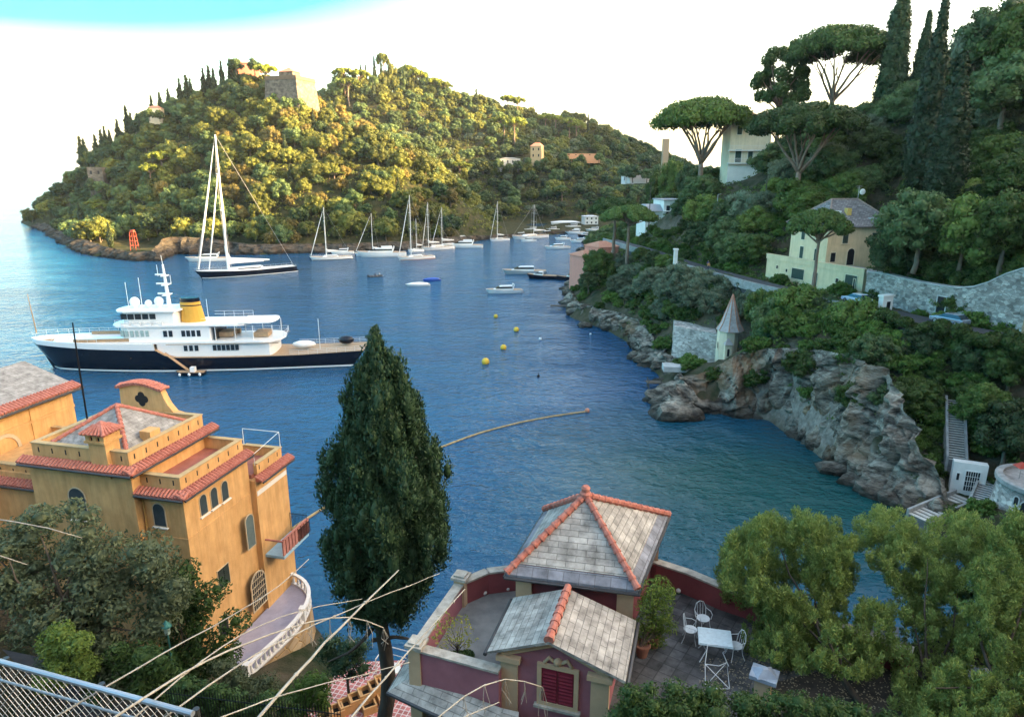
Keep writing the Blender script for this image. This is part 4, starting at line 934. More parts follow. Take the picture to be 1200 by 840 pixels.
# white modern house at the bend
H0 = at(757, 268, 200); ht = thing('modern_house', 'white house of stepped cubes with grey roof beside the road bend', 'house', H0); HF = frame((H0.x, H0.y, 0), 8)
zb = H0.z - 4; z1 = at(785, 246, 200).z; z2 = at(790, 232, 200).z; uu, nn = dirs(8)
mb = MB(HF); mb.b2((0, .8, zb), (5, 9, z1 - .4)); mb.b2((5, 0, zb), (10.5, 9, z2 - .8)); mb.b2((10.5, 2, zb), (14.5, 9, z2 - 1.4)); mb.build('wall', WHT, ht)
mb = MB(HF); mb.frustum([(-.6, .1, z1 - .4), (5, .1, z1 - .4), (5, 9.3, z1 - .4), (-.6, 9.3, z1 - .4)], [(.8, 3, z1 + 1.3), (5, 3, z1 + 1.3), (5, 7, z1 + 1.3), (.8, 7, z1 + 1.3)]); mb.b2((4.7, -.4, z2 - .8), (11, 9.3, z2 - .5)); mb.b2((11, 1.6, z2 - 1.4), (15, 9.3, z2 - 1.1)); mb.build('roof', mat('grey_roof', (.30, .31, .33), .8), ht)
for x, z, w, h in ((6.3, z2 - 3.4, 1.3, 2.6), (8.8, z2 - 3.4, 1.6, 2.6), (9.2, z1 - 2.6, 1.2, 2.4), (6.5, z1 - 2.8, 1.8, 2.6)): window(ht, local(HF, (x, -.02, z)), uu, -nn, w, h, WHT, GLASS)
for x in (1.3, 3.4): window(ht, local(HF, (x, .78, z1 - 2.4)), uu, -nn, 1.2, 2.0, WHT, GLASS)
window(ht, local(HF, (12.5, 1.98, z2 - 3.6)), uu, -nn, 1.4, 1.8, WHT, GLASS)
mb = MB(HF); mb.b2((4.9, -1.6, z1 - .5), (10.5, 0, z1 - .3)); mb.build('balcony', WHT, ht)
# pink house by the harbour mouth
K0 = at(684, 322, 182); kt = thing('pink_house', 'salmon pink low house half hidden by a bushy dark tree near the harbour', 'house', K0); KF = frame((K0.x, K0.y, 0), 28); uu, nn = dirs(28)
PINK = mat('salmon_plaster', (.66, .25, .19), .9, var=.1, streak=.12); kz = at(684, 301, 182).z; kz2 = at(710, 290, 186).z
mb = MB(KF); mb.b2((0, 0, K0.z - 5), (5.5, 7, kz)); mb.b2((5.5, 1, K0.z - 5), (12, 8, kz2)); mb.build('wall', PINK, kt)
for (x0, y0, x1, y1, z) in ((0, 0, 5.5, 7, kz), (5.5, 1, 12, 8, kz2)):
    mb = MB(KF); mb.frustum([(x0 - .4, y0 - .4, z), (x1 + .4, y0 - .4, z), (x1 + .4, y1 + .4, z), (x0 - .4, y1 + .4, z)], [(x0 + 2, y0 + 3.3, z + 1.3), (x1 - 2, y0 + 3.3, z + 1.3), (x1 - 2, y0 + 3.7, z + 1.3), (x0 + 2, y0 + 3.7, z + 1.3)]); mb.build('roof', TERRA, kt)
for x, y, z in ((1.5, 0, kz - 1.6), (3.9, 0, kz - 1.6), (7.2, 1, kz2 - 1.6), (10, 1, kz2 - 1.6)): window(kt, local(KF, (x, y - .02, z)), uu, -nn, .9, 1.4, WHT, GREENS)
mb = MB(KF); mb.b2((5.6, -1.2, kz - 1.2), (9.5, 1, kz - .95)); mb.build('canopy', WHT, kt)

# ------------------------------------------------------------------ turret over the sea
T0 = at(850, 425, 110); tz = at(850, 386, 110).z; ta = at(856, 345, 110.5)
tt = thing('turret', 'pale yellow seaside turret with pointed slate roof on the cliff', 'turret', T0)
mb = MB(); mb.lathe((T0.x, T0.y, 0), [(1.75, T0.z - 3), (1.7, tz)], 8, R(22.5), R(382.5)); mb.build('wall', CREAM, tt, uv=True)
mb = MB(); c = (T0.x + .3, T0.y, 0); k = 8; rp_ = [(2.25, tz - .08), (2.2, tz), (1.55, tz + 1.1), (.06, ta.z)]
mb.lathe(c, rp_, 8, R(22.5), R(382.5)); rf = mb.build('roof', mat('turret_slate', (.34, .27, .24), .85, c2=(.44, .42, .42), scale=2.5, bump=.02, bscale=8), tt)
for j in range(8):
    th = R(22.5 + 45 * j); pts = [(c[0] + r * math.cos(th), c[1] + r * math.sin(th), z + .03) for r, z in rp_[1:]]
    ridge_tiles(pts, rf, TERRA, .07, 'hip_tile_row', .4)
q = T0 + Vector((-.35, -1.6, 0)); mb = MB(); mb.b2((q.x - .55, q.y - .5, T0.z - 1), (q.x + .55, q.y + .3, T0.z + 3.6)); mb.build('oriel', CREAM, tt)
mb = MB(); mb.frustum([(q.x - .7, q.y - .7, T0.z + 3.6), (q.x + .7, q.y - .7, T0.z + 3.6), (q.x + .7, q.y + .3, T0.z + 3.6), (q.x - .7, q.y + .3, T0.z + 3.6)], [(q.x - .05, q.y + .1, T0.z + 4.7), (q.x + .05, q.y + .1, T0.z + 4.7), (q.x + .05, q.y + .3, T0.z + 4.7), (q.x - .05, q.y + .3, T0.z + 4.7)]); mb.build('oriel_roof', MATS['turret_slate'], tt)
window(tt, q + Vector((0, -.5, 2.3)), (1, 0, 0), (0, -1, 0), .6, 1.5, CREAM, DARKW, True)
window(tt, T0 + Vector((-1.62, -.4, 3.2)), (.0, -1, 0), (-1, 0, 0), .6, 1.3, CREAM, DARKW, True)
P0, P1 = at(788, 417, 116), at(838, 418, 112); zt3 = at(790, 382, 116).z
mb = MB(); d = Vector((.5, 2.5, 0)); mb.frustum([P0 - Vector((.5, .6, 3)), P1 - Vector((0, .6, 3)), P1 + d * 2 - Vector((0, 0, 3)), P0 + d * 2 - Vector((0, 0, 3))], [(P0.x, P0.y, zt3), (P1.x, P1.y, zt3 - .4), (P1.x + 1, P1.y + 5, zt3 - .4), (P0.x + 1, P0.y + 5, zt3)])
mb.build('bastion_wall', RUBBLEF, label='pale rubble bastion wall standing left of the pointed turret', cat='wall')
J0 = at(797, 428, 108); mb = MB(); mb.box((J0.x, J0.y, J0.z - .4), (5.6, 2.6, .9), R(-6)); mb.box((J0.x + 3.3, J0.y + .5, J0.z - 1.2), (2.2, 3, 2.2), R(-6)); mb.build('bathing_platform', CONC, label='whitewashed bathing platform jutting over rocks below the turret', cat='platform', bevel=.06)
lt = thing('ladder_stage', 'dark timber landing stage on posts beside the bathing platform', 'landing', (J0.x - 4.2, J0.y - .5, 0))
mb = MB(); mb.box((J0.x - 4.2, J0.y - .5, 1.0), (2.6, 1.5, .15)); mb.build('deck', mat('weathered_timber', (.10, .08, .065), .9), lt)
for sx in (-1, 1):
    for sy in (-.6, .6): mb = MB(); mb.tube([(J0.x - 4.2 + sx, J0.y - .5 + sy, -1), (J0.x - 4.2 + sx, J0.y - .5 + sy, 1.7)], .08); mb.build('post', MATS['weathered_timber'], lt)
# round platform and curved sea wall further along
Q0 = at(699, 369, 163); mb = MB(); mb.lathe((Q0.x, Q0.y, 0), [(3.3, -1), (3.1, Q0.z - .3), (3.3, Q0.z - .3), (3.3, Q0.z)], 20); mb.build('round_terrace', CONC, label='round grey concrete terrace on the rocky point near the pink house', cat='terrace')
S0, S1, S2 = at(716, 385, 150), at(735, 388, 146), at(748, 398, 142); mb = MB()
for a, b in ((S0, S1), (S1, S2)): mb.frustum([a + Vector((-.6, -.6, -2)), b + Vector((-.6, -.6, -2)), b + Vector((2, 3, -2)), a + Vector((2, 3, -2))], [a + Vector((0, 0, 3.2)), b + Vector((0, 0, 3.0)), b + Vector((2, 3, 3.0)), a + Vector((2, 3, 3.2))])
mb.build('sea_wall', RUBBLEF, label='curved pale stone sea wall between the round terrace and the rocks', cat='wall')
mb = MB(); q = at(652, 353, 172); mb.box((q.x + 1.5, q.y, 1.0), (6, 1.2, .25), R(-3)); mb.box((q.x + 4, q.y + .6, .3), (1.2, 1.4, 1.6)); mb.build('jetty', MATS['weathered_timber'], label='short timber jetty reaching out from the rocky point', cat='jetty')

# ------------------------------------------------------------------ cove stairs, gate block, round tower
STEPM = mat('worn_stone_step', (.44, .42, .38), .9, var=.25, scale=2.5)
def stairs(name, a, b, w, n, m, label, rail=0.25):
    a, b = Vector(a), Vector(b); t = thing(name, label, 'stairs', a); d = b - a; h = Vector((d.x, d.y, 0)); ang = math.degrees(math.atan2(h.y, h.x)); run = h.length
    F = frame((a.x, a.y, 0), ang)
    mb = MB(F)
    for i in range(n): mb.b2((run * i / n, -w / 2, a.z + d.z * i / n - 1.6), (run * (i + 1) / n + .02, w / 2, a.z + d.z * (i + 1) / n))
    mb.build('flight', mat('shaded_riser_stone', (.13, .125, .12), .95, var=.3, scale=2), t)  # risers darkened to put the step shade into the colour
    mb = MB(F)
    for i in range(n): x = run * i / n; mb.b2((x - .03, -w / 2 + .01, a.z + d.z * (i + 1) / n), (x + run / n * .62, w / 2 - .01, a.z + d.z * (i + 1) / n + .05))
    mb.build('tread_slab', m, t)  # paler tread slabs added, light on the steps put into the colour
    for s in (-1, 1):
        mb = MB(F); y = s * (w / 2 + rail / 2)
        mb.ext([(0, y - rail / 2, a.z - 1.5), (run, y - rail / 2, b.z - 1.5), (run, y - rail / 2, b.z + .5), (0, y - rail / 2, a.z + .5)], (0, rail, 0)); mb.build('side_wall', mat('grey_parapet', (.26, .26, .25), .9, var=.3, scale=1.5), t)
    return t
g0 = at(1131, 579, 66)
stairs('cove_stairs', at(1121, 541, 67.6), at(1119, 469, 74), 1.5, 26, STEPM, 'long straight stone stair climbing the cove slope above the white gate block')
gb = thing('gate_block', 'small white gatehouse block with a barred door at the foot of the cove stairs', 'gatehouse', g0); gz = at(1131, 543, 66).z
GF = frame((g0.x, g0.y, 0), -24); uu, nn = dirs(-24)
mb = MB(GF); mb.b2((-1.5, 0, g0.z - 2.5), (1.6, .9, gz)); mb.build('wall', WHT, gb, bevel=.04)
window(gb, local(GF, (.35, -.02, g0.z + 1.55)), uu, -nn, 1.45, 2.4, WHT, DARKW, fw=.1, proud=.05, name='door', pane='grille_panel', bars=(5, 3))
window(gb, local(GF, (-.95, -.02, g0.z + 1.9)), uu, -nn, .35, .9, WHT, DARKW, fw=.05, name='window')
stairs('landing_stairs', at(1076, 607, 61.5), at(1132, 583, 65.2), 2.0, 12, STEPM, 'broad white steps leading down from the gatehouse to the water')
stairs('tower_stairs', at(1146, 592, 62.5), at(1158, 563, 66), 1.3, 12, CONC, 'narrow shaded steps rising between the gatehouse and the round tower')
mb = MB(); a = at(1149, 531, 70); b = at(1165, 500, 76); mb.ext([a + Vector((0, 0, -3)), b + Vector((0, 0, -3)), b, a], (.5, 0, 0)); mb.build('garden_wall', CONC, label='pale sloping wall beside the stair above the gatehouse', cat='wall')
R0 = at(1226, 562, 60); rt = thing('round_tower', 'squat round stone tower with flat rim and arched slit at the cove edge', 'tower', R0)
mb = MB(); mb.lathe((R0.x, R0.y, 0), [(4.6, R0.z - 9), (3.7, R0.z - .5)], 28); mb.build('wall', RUBBLE, rt, shade=True)
mb = MB(); mb.lathe((R0.x, R0.y, 0), [(3.55, R0.z - .6), (4.05, R0.z - .5), (4.05, R0.z - .1), (3.8, R0.z), (3.4, R0.z), (3.4, R0.z - .35), (.1, R0.z - .3)], 28); mb.build('rim', mat('grey_rim', (.27, .26, .25), .9, var=.3, scale=1.5), rt)
for px, py, w, h in ((1190, 606, 1.0, 1.9), (1172, 592, .6, 1.1)):
    p = at(px, py, 56.6 if px > 1180 else 57.8); n = Vector((p.x - R0.x, p.y - R0.y, 0)).normalized(); zc = p.z; rr = 3.7 + (R0.z - .5 - zc) / 8.5 * .9; c = Vector((R0.x, R0.y, zc)) + n * rr
    window(rt, c, (-n.y, n.x, 0), n, w, h, CONC, DARKW, True, name='window')
ut = thing('sun_shade', 'small red sun shade standing on top of the round tower', 'sun shade', R0 + Vector((-1.9, .9, -.3))); c = R0 + Vector((-1.9, .9, -.3))
mb = MB(); mb.frustum([c + Vector((-.55, -.55, 1.25)), c + Vector((.55, -.55, 1.25)), c + Vector((.55, .55, 1.25)), c + Vector((-.55, .55, 1.25))], [c + Vector((-.08, -.08, 1.7)), c + Vector((.08, -.08, 1.7)), c + Vector((.08, .08, 1.7)), c + Vector((-.08, .08, 1.7))]); mb.build('canopy', mat('red_canvas', (.45, .06, .04), .8), ut)
mb = MB(); mb.tube([c, c + Vector((0, 0, 1.6))], .03); mb.build('pole', STEEL, ut)
# white road portal and its flight of steps
p = on_z(1047, 366, 15.5); po = thing('white_portal', 'white plastered doorway portal on the road edge above the cliff wood', 'portal', p)
a = p + Vector((-2.2, -2.2, 0)); PF = frame((a.x, a.y, 0), 25); uu, nn = dirs(25)
mb = MB(PF); mb.b2((-1, 0, a.z - 2.5), (1, .7, a.z + 2.6)); mb.b2((-1.15, -.1, a.z + 2.6), (1.15, .8, a.z + 2.85)); mb.build('wall', WHT, po)
window(po, local(PF, (.1, -.02, a.z + .9)), uu, -nn, 1.0, 2.3, WHT, DARKW, name='door', pane='panel')
mb = MB(); a1 = a + Vector((-.6, -.4, .4)); b1 = at(1068, 415, 88); mb.ext([a1, b1, b1 + Vector((0, 0, -2)), a1 + Vector((0, 0, -2))], (.6, .2, 0)); mb.build('ramp_wall', CONC, label='pale sloping wall descending from the white portal between trees', cat='wall')
p = on_z(806, 310, 16.0); mb = MB(); mb.box((p.x - 2.6, p.y, p.z + 1.3), (.7, .7, 3.4)); mb.box((p.x - 2.6, p.y, p.z + 3.1), (.95, .95, .25)); mb.build('gate_pillar', WHT, label='single white gate pillar beside the coast road', cat='pillar')
for px, y0, y1, Y, lb in ((838, 272, 228, 150, 'tall pale lamp post above the grassy road bank'), (896, 240, 205, 140, 'thin grey utility pole under the middle umbrella pine'), (761, 252, 214, 190, 'thin dark utility pole left of the white cube house')):
    b = at(px, y0, Y); mb = MB(); mb.tube([(b.x, b.y, b.z - 4), (b.x, b.y, at(px, y1, Y).z)], [.14, .08], 8)
    tp = Vector((b.x, b.y, at(px, y1, Y).z)); mb.tube([tp, tp + Vector((.7, 0, .1))], .05)
    mb.build('utility_pole', CONC if px == 838 else MATS['weathered_timber'], label=lb, cat='pole')

# boulders at the water's edge
def boulder(c, r, seed, label, m=CLIFF):
    bm = bmesh.new(); bmesh.ops.create_icosphere(bm, subdivisions=3, radius=1.0)
    for v in bm.verts:
        s = v.co * 1.1 + Vector((seed * 5.1, 0, 0)); k = 1 + .45 * mnoise.fractal(s, 1.0, 2.0, 4) + .12 * mnoise.ridged_multi_fractal(v.co * 2.3 + Vector((seed, 0, 0)), 1, 2, 3, 1, 2)
        v.co = Vector((v.co.x * r[0], v.co.y * r[1], v.co.z * r[2])) * k
    me = bpy.data.meshes.new('boulder'); bm.to_mesh(me); bm.free(); me.materials.append(m)
    o = obj('boulder', me, None, c); return tag(o, label, 'boulder', 'boulders along the cove shore')
for i, (px, py, s, lb) in enumerate(((792, 488, 2.6, 'broad low rock ledge at the tip of the turret headland'), (775, 470, 2.0, 'dark rock below the bathing platform'), (820, 480, 2.0, 'rock at the inner corner where the cove begins'), (982, 552, 1.6, 'angular rock at the foot of the tall pale cliff'),
    (1008, 566, 1.6, 'slanting grey rock midway along the cove shore'), (985, 522, 2.6, 'tall upright rock leaning on the pale cliff'), (1012, 540, 2.4, 'tawny rock with a flat top under the cliff bushes'), (1036, 553, 2.2, 'steep slab of rock behind the shore slabs'), (1058, 568, 2.0, 'rock wedged behind the landing steps'), (1048, 530, 1.8, 'high rock beside the foot of the cove stairs'), (1072, 556, 1.7, 'brown slab leaning left of the gatehouse'), (1090, 572, 1.5, 'rounded rock at the corner of the landing steps'), (1088, 545, 1.6, 'grey rock below the cove stairs'), (1100, 596, 1.1, 'small grey rock under the landing steps'), (1032, 578, 1.9, 'large slanting slab of rock near the landing steps'), (1052, 588, 1.5, 'rounded rock left of the landing steps'), (1066, 596, 1.1, 'small rock touching the landing steps'), (770, 405, 1.5, 'low rock breaking the water beside the bastion'), (748, 420, 1.6, 'long dark rock left of the bathing platform'), (686, 383, 1.2, 'rock below the round terrace'))):
    up = lb.startswith(('tall', 'tawny', 'steep', 'rock wedged', 'high', 'brown slab', 'rounded rock at', 'grey rock below', 'small grey')); c = at(px, py, {985: 82, 1012: 77, 1036: 73, 1058: 69.5, 1048: 73, 1072: 70, 1090: 67, 1088: 70.5, 1100: 63}[px]) if up else on_z(px, py, 0)
    boulder((c.x, c.y, c.z - .8 if up else .2), (s * .95, s * .8, s * 1.35) if up else (s * 1.25, s * .9, s * .75), i + 3, lb)
# ------------------------------------------------------------------ pines, cypresses and woods of the near hillside
def nt_tree(kind, px, pytop, Y, rpx, label, name, cat, h=None, group=None, var=0):
    """crown top at a pixel, crown half width in pixels, at distance Y"""
    p = at(px, pytop, Y); t = (p - Vector((0, 0, CAMZ))).length; z = NEAR.z(p.x, p.y); f = p.y * CP - (p.z - CAMZ) * SP
    hh = h or max(4, p.z - z); zz = p.z - hh
    return tree(kind, (p.x, p.y, zz - .1), hh, rpx * f / 800, label, name, cat, group, True, var, g=rng)
LIB['leaning_pine'] = []
def leaning(name, seed, rx, h, lean, dome, k, leaves, size, forks, m=F_PINE):
    """umbrella pine whose bare trunk forks high and leans under a flat dome"""
    bl = [(b[0] + lean, b[1], b[2], b[3], b[4]) for b in umbrella_blobs(seed, rx, h, dome, k)]
    cm = leaf_mesh(name + '_crown', bl, leaves, size, seed, m, core=.7, up=.3)
    g = random.Random(seed); mb = MB(); fork = Vector((lean * .25, 0, h * .42))
    limb(mb, (0, 0, -1.5), fork, rx * .065, rx * .05, g, .04, 6, 9)
    for i in range(forks):
        a = i * 6.283 / forks + .4; q = rx * g.uniform(.35, .75); e = Vector((lean + q * math.cos(a), q * math.sin(a), h - dome * .75))
        pts = limb(mb, fork.lerp(Vector((0, 0, h * .3)), g.random() * .3), e, rx * .034, rx * .012, g, .09, 6, 7)
        for j in range(2): limb(mb, pts[3 + j], e + Vector((g.uniform(-.25, .25) * rx, g.uniform(-.25, .25) * rx, .3)), rx * .014, rx * .006, g, .06, 4, 5)
    tm = bpy.data.meshes.new(name + '_trunk'); tm.from_pydata([tuple(v) for v in mb.v], [], mb.f); tm.materials.append(BARKP); tm.polygons.foreach_set('use_smooth', [True] * len(tm.polygons))
    LIB[name] = [(cm, tm, h, rx)]
F_PINEL = foliage('sunlit_pine_needles', (.035, .07, .012), (.11, .16, .03), trans=.15)  # brighter copy of the pine needles, sunlight put into the colour
leaning('lean_a', 301, 10, 17, 0, 4.2, 90, 22000, .26, 9, F_PINEL); leaning('lean_b', 302, 9, 18, 1.5, 4.4, 90, 24000, .22, 7); leaning('lean_c', 303, 10, 22, 1, 6.0, 80, 24000, .26, 6)
def keep(a, *b): return nt_tree(a, *b)
nt_tree('lean_a', 826, 121, 176, 55, 'wide flat umbrella pine on a forked bare trunk against the sky', 'umbrella_pine', 'pine')
nt_tree('lean_b', 943, 124, 134, 60, 'large umbrella pine with a tall pale trunk in the middle of the hillside wood', 'umbrella_pine', 'pine')
nt_tree('lean_c', 984, 36, 163, 56, 'huge dark umbrella pine on the hill crest beside the tall cypresses', 'umbrella_pine', 'pine')
LIB['ragged_pine'] = []
bl = [(b[0], b[1], b[2] + rng.uniform(-1, 1), b[3], b[4] * .8) for b in round_blobs(311, 6.2, 6.5, 12, 34, (.17, .27)) if rng.random() < .8][1:]
cmr = leaf_mesh('ragged_crown', bl, 14000, .22, 311, F_PINE, core=.6, up=.2); tmr = trunk_mesh('ragged_trunk', 311, bl, 9, .4, BARKP, 22); LIB['ragged_pine'] = [(cmr, tmr, 18.5, 6.2)]
nt_tree('ragged_pine', 922, 48, 168, 37, 'ragged pine with open layered boughs left of the huge umbrella pine', 'pine_tree', 'pine')
nt_tree('umbrella_pine', 963, 248, 103.5, 34, 'rounded umbrella pine standing in front of the yellow villa', 'umbrella_pine', 'pine', h=13)
nt_tree('umbrella_pine', 722, 233, 172, 30, 'left umbrella pine of the pair above the pink house', 'umbrella_pine', 'pine', var=1, h=14)
nt_tree('umbrella_pine', 738, 242, 162, 30, 'nearer umbrella pine of the pair above the pink house', 'umbrella_pine', 'pine', var=2, h=13)
for px, py, Y, r, h, lb in ((1062, -28, 152, 19, 27, 'tall dark cypress rising out of the picture on the crest'), (1090, 14, 150, 13, 20, 'slim cypress standing between the two tallest ones'), (1108, 4, 112, 21, 29, 'tallest cypress on the slope with its tip at the sky'), (1130, 64, 104, 24, 22, 'broad cypress just downhill of the tallest cypress')):
    nt_tree('cypress', px, py, Y, r, lb, 'cypress_tree', 'cypress', h=h)
# boxes of the photograph that hold something to be seen, with its distance
SHOW = [(950, 232, 1030, 282, 111), (908, 304, 1012, 346, 103), (1010, 322, 1060, 370, 98), (1060, 330, 1130, 382, 86), (1130, 322, 1200, 392, 75), (812, 300, 902, 330, 108), (752, 286, 815, 308, 150), (830, 342, 870, 426, 109.5), (787, 382, 835, 418, 111), (775, 420, 820, 436, 105), (1108, 474, 1132, 545, 66), (1108, 540, 1150, 582, 64), (1078, 575, 1140, 612, 60), (1163, 545, 1210, 620, 55), (764, 234, 812, 266, 196), (850, 140, 896, 214, 168), (1040, 350, 1056, 378, 94), (1090, 362, 1126, 380, 80),
        (720, 385, 760, 402, 140), (690, 362, 712, 376, 160), (915, 440, 1000, 560, 70), (810, 445, 905, 500, 90), (1000, 500, 1075, 600, 60)]
for px, py, Y, r, h, kd, lb in ((896, 338, 106, 22, 7, 'oak', 'dark leafy tree just inland of the pointed turret'), (914, 348, 101, 30, 8.5, 'laurel', 'dense dark tree leaning over the cliff right of the turret'), (940, 333, 100, 38, 9, 'oak', 'large dark tree hiding the road below the villa garages'), (968, 344, 98, 28, 8, 'laurel', 'dark tree between two larger ones over the tall cliff'),
    (1008, 348, 92, 40, 9.5, 'oak', 'broad round tree overhanging the tall pale cliff below the portal'), (1032, 378, 88, 24, 7, 'laurel', 'dark tree tucked below the white portal'), (985, 372, 93, 24, 6, 'oak', 'lower dark tree hugging the top of the pale cliff'), (935, 372, 98, 26, 6, 'laurel', 'bushy tree rooted on the brown cliff edge'),
    (703, 291, 170, 19, 9, 'oak', 'bushy dark tree standing in front of the salmon pink house'), (690, 318, 166, 12, 5, 'laurel', 'small dark tree at the sea side corner of the salmon pink house'),
    (790, 186, 222, 17, None, 'oak', 'dark tree at the foot of the slim brown tower'), (812, 192, 210, 17, None, 'laurel', 'dark tree between the slim brown tower and the leaning pine'), (772, 200, 235, 16, None, 'oak', 'dark tree left of the slim brown tower'), (830, 226, 172, 20, 8, 'laurel', 'dark tree below the wide flat umbrella pine'), (852, 238, 160, 22, 8, 'oak', 'round dark tree below the white tower villa'), (820, 248, 188, 18, 7, 'oak', 'green tree right of the white cube house'), (870, 250, 150, 22, 7, 'laurel', 'dark tree above the grassy road bank'), (752, 289, 158, 12, 4, 'oak', 'dark tree at the sea side of the road beside the pine pair'), (766, 293, 152, 12, 4, 'laurel', 'leafy tree at the sea side of the road before the white gate pillar'), (780, 297, 147, 12, 4, 'oak', 'tree just left of the white gate pillar on the sea side'), (793, 301, 142, 12, 4, 'laurel', 'dark tree right under the white gate pillar'),
    (1082, 383, 81, 24, 5, 'laurel', 'dark leafy tree just below the road right of the white portal'), (1122, 386, 80, 26, 5.5, 'oak', 'round tree just below the parked car on the road'), (1155, 391, 77, 30, 6, 'laurel', 'large round tree below the road near the picture edge'), (1192, 399, 74, 32, 6, 'oak', 'dark tree cut by the picture edge below the road'),
    (1092, 428, 79, 22, 4, 'oak', 'bushy tree above the top of the cove stairs'), (1158, 448, 70, 28, 5.5, 'oak', 'large tree right of the cove stairs'), (1190, 470, 67, 36, 7, 'laurel', 'dense dark tree between the road and the round tower'), (1075, 445, 80, 22, 4.5, 'laurel', 'green tree left of the top of the cove stairs'), (1062, 425, 84, 22, 5, 'oak', 'tree beneath the sloping wall of the white portal'),
    (1180, 2, 128, 46, 13, 'laurel', 'tall dusky tree on the crest at the picture corner'), (1150, 22, 132, 30, 11, 'olive', 'grey-green tree on the crest beside the tallest cypress'), (1215, -5, 120, 45, 14, 'oak', 'dark tree cut by the picture edge on the crest'), (1190, 60, 118, 50, 12, 'laurel', 'large dusky tree on the slope under the crest corner'),
    (1085, 222, 92, 44, 10, 'laurel', 'large bushy tree right of the yellow villa'), (1140, 226, 90, 48, 11, 'oak', 'largest round tree over the rubble retaining wall'), (1190, 222, 86, 45, 10, 'oak', 'dense tree cut by the picture edge over the rubble wall'), (1052, 262, 97, 28, 8, 'laurel', 'dark tree against the right wall of the villa')):
    nt_tree(kd, px, py, Y, r, lb, 'hillside_tree', 'tree', h=h)
for i, (px, py, Y, r) in enumerate(((800, 308, 128, 22), (822, 313, 126, 24), (846, 320, 122, 26), (870, 328, 118, 26), (838, 338, 118, 22), (812, 330, 122, 24), (786, 318, 130, 22), (768, 312, 140, 20), (890, 336, 112, 22), (872, 345, 114, 12))):
    nt_tree('olive', px, py, Y, r, 'silvery clipped olive tree in the row below the coast road', 'olive_tree', 'olive tree', h=6, group='clipped olives below the coast road', var=i)
def hit(px, py, L=None):
    """where the view through a pixel meets the near hillside"""
    d = ray(px, py); o = Vector((0, 0, CAMZ)); t = 20.0
    while t < 330:
        q = o + d * t
        if NEAR.z(q.x, q.y) > q.z: return q
        t += .5
    return o + d * 200
for i, (px, py, kd, h) in enumerate(((800, 256, 'laurel', 5.5), (812, 262, 'oak', 5), (824, 268, 'laurel', 5), (808, 274, 'oak', 4.5), (838, 262, 'oak', 6), (850, 276, 'laurel', 5), (866, 282, 'oak', 4.5), (784, 276, 'bush', 2.2), (830, 284, 'bush', 2.2))):
    q = hit(px, py); tree(kd, (q.x, q.y, NEAR.z(q.x, q.y) - .8), h, h * .6, 'leafy tree on the steep bank right of the white cube house', 'bank_tree', 'tree', 'leafy trees on the bank by the white cube house', True, g=rng)
for i, (px, py, h) in enumerate(((1088, 520, 1.8), (1098, 540, 1.6), (1085, 548, 1.8), (1100, 560, 1.4), (1080, 565, 1.5), (1095, 500, 2), (1140, 520, 1.8), (1150, 535, 1.7), (1155, 575, 1.6), (1148, 600, 1.6), (1090, 480, 2), (1140, 490, 2.2))):
    q = hit(px, py); tree('bush', (q.x, q.y, NEAR.z(q.x, q.y) - .3), h, h * .8, 'green bush crowding the bank beside the gatehouse and cove stairs', 'bush', 'bush', 'bushes by the gatehouse', False, g=rng)
rl = [p for p in densify(road, 1.1) if 1050 < proj(p)[0] < 1215]
ha_, hb_ = strip(rl, 2.9, 4.0); hbl = [(p.x + rng.uniform(-.4, .4), p.y + rng.uniform(-.4, .4), p.z + rng.uniform(-.6, .75), rng.uniform(.7, 1.05), rng.uniform(.6, .9)) for p in ha_ + hb_]
q0 = hbl[0]; t = thing('hedge', 'long dark hedge hiding the road edge below the parked car', 'hedge', (q0[0], q0[1], q0[2] - 1.5))
obj('foliage', leaf_mesh('road_hedge', [(b[0] - q0[0], b[1] - q0[1], b[2] - q0[2] + 1.5, b[3], b[4]) for b in hbl], 15000, .17, 777, F_DARK, core=.75), t)
ROADXY = [(p.x, p.y) for p in road]; BXY = [(B0.x + 4, B0.y + 4, 8), (V0.x + 5, V0.y + 5, 9.5), (G0.x + 3, G0.y + 3, 4), ((G0.x + G1.x) / 2 + 3, (G0.y + G1.y) / 2, 5), (G1.x + 2, G1.y, 4), (H0.x + 7, H0.y + 4, 9), (K0.x + 5, K0.y + 5, 7), (T0.x, T0.y, 3.5), (R0.x, R0.y, 5.5), (g0.x, g0.y, 4.5), ((P0.x + P1.x) / 2, P0.y, 4), (Q0.x, Q0.y, 4)]
def blocks(x, y, z, h, r):
    """would a tree here hide one of the things the photograph shows?"""
    a = proj((x, y, z + h * .55)); f = y * CP - (z - CAMZ) * SP; rp = r * 800 / f * .6; hp = h * 400 / f * .7
    for x0, y0, x1, y1, Y in SHOW:
        if y < Y and x0 - rp < a[0] < x1 + rp and y0 - hp < a[1] < y1 + hp: return True
    return False
def near_ok(r, h):
    def t(x, y, z):
        if y < 44 or y > 300 or (y < 66 and x < 40): return False
        if min(math.hypot(x - a, y - b) for a, b in ROADXY) < 2.6 + r * .8: return False
        if any(math.hypot(x - a, y - b) < k + r * .5 for a, b, k in BXY): return False
        if (x - T0.x) ** 2 + (y - T0.y) ** 2 < 20: return False
        if not seen((x, y, z + h)): return False
        return not blocks(x, y, z, h, r)
    return t
def zone(x, y, z):
    px, py = proj((x, y, z + 3))
    if z > 24 and y > 150 and px < 900: return 'around the white tower villa'
    if y > 185: return 'near the harbour bend'
    if px > 1035 and z > 17: return 'above the rubble retaining wall'
    if z > 17: return 'on the hillside behind the yellow villa'
    if px > 1060: return 'below the road around the cove stairs'
    if px > 865: return 'on the cliff top between turret and cove stairs'
    return 'between the coast road and the turret'
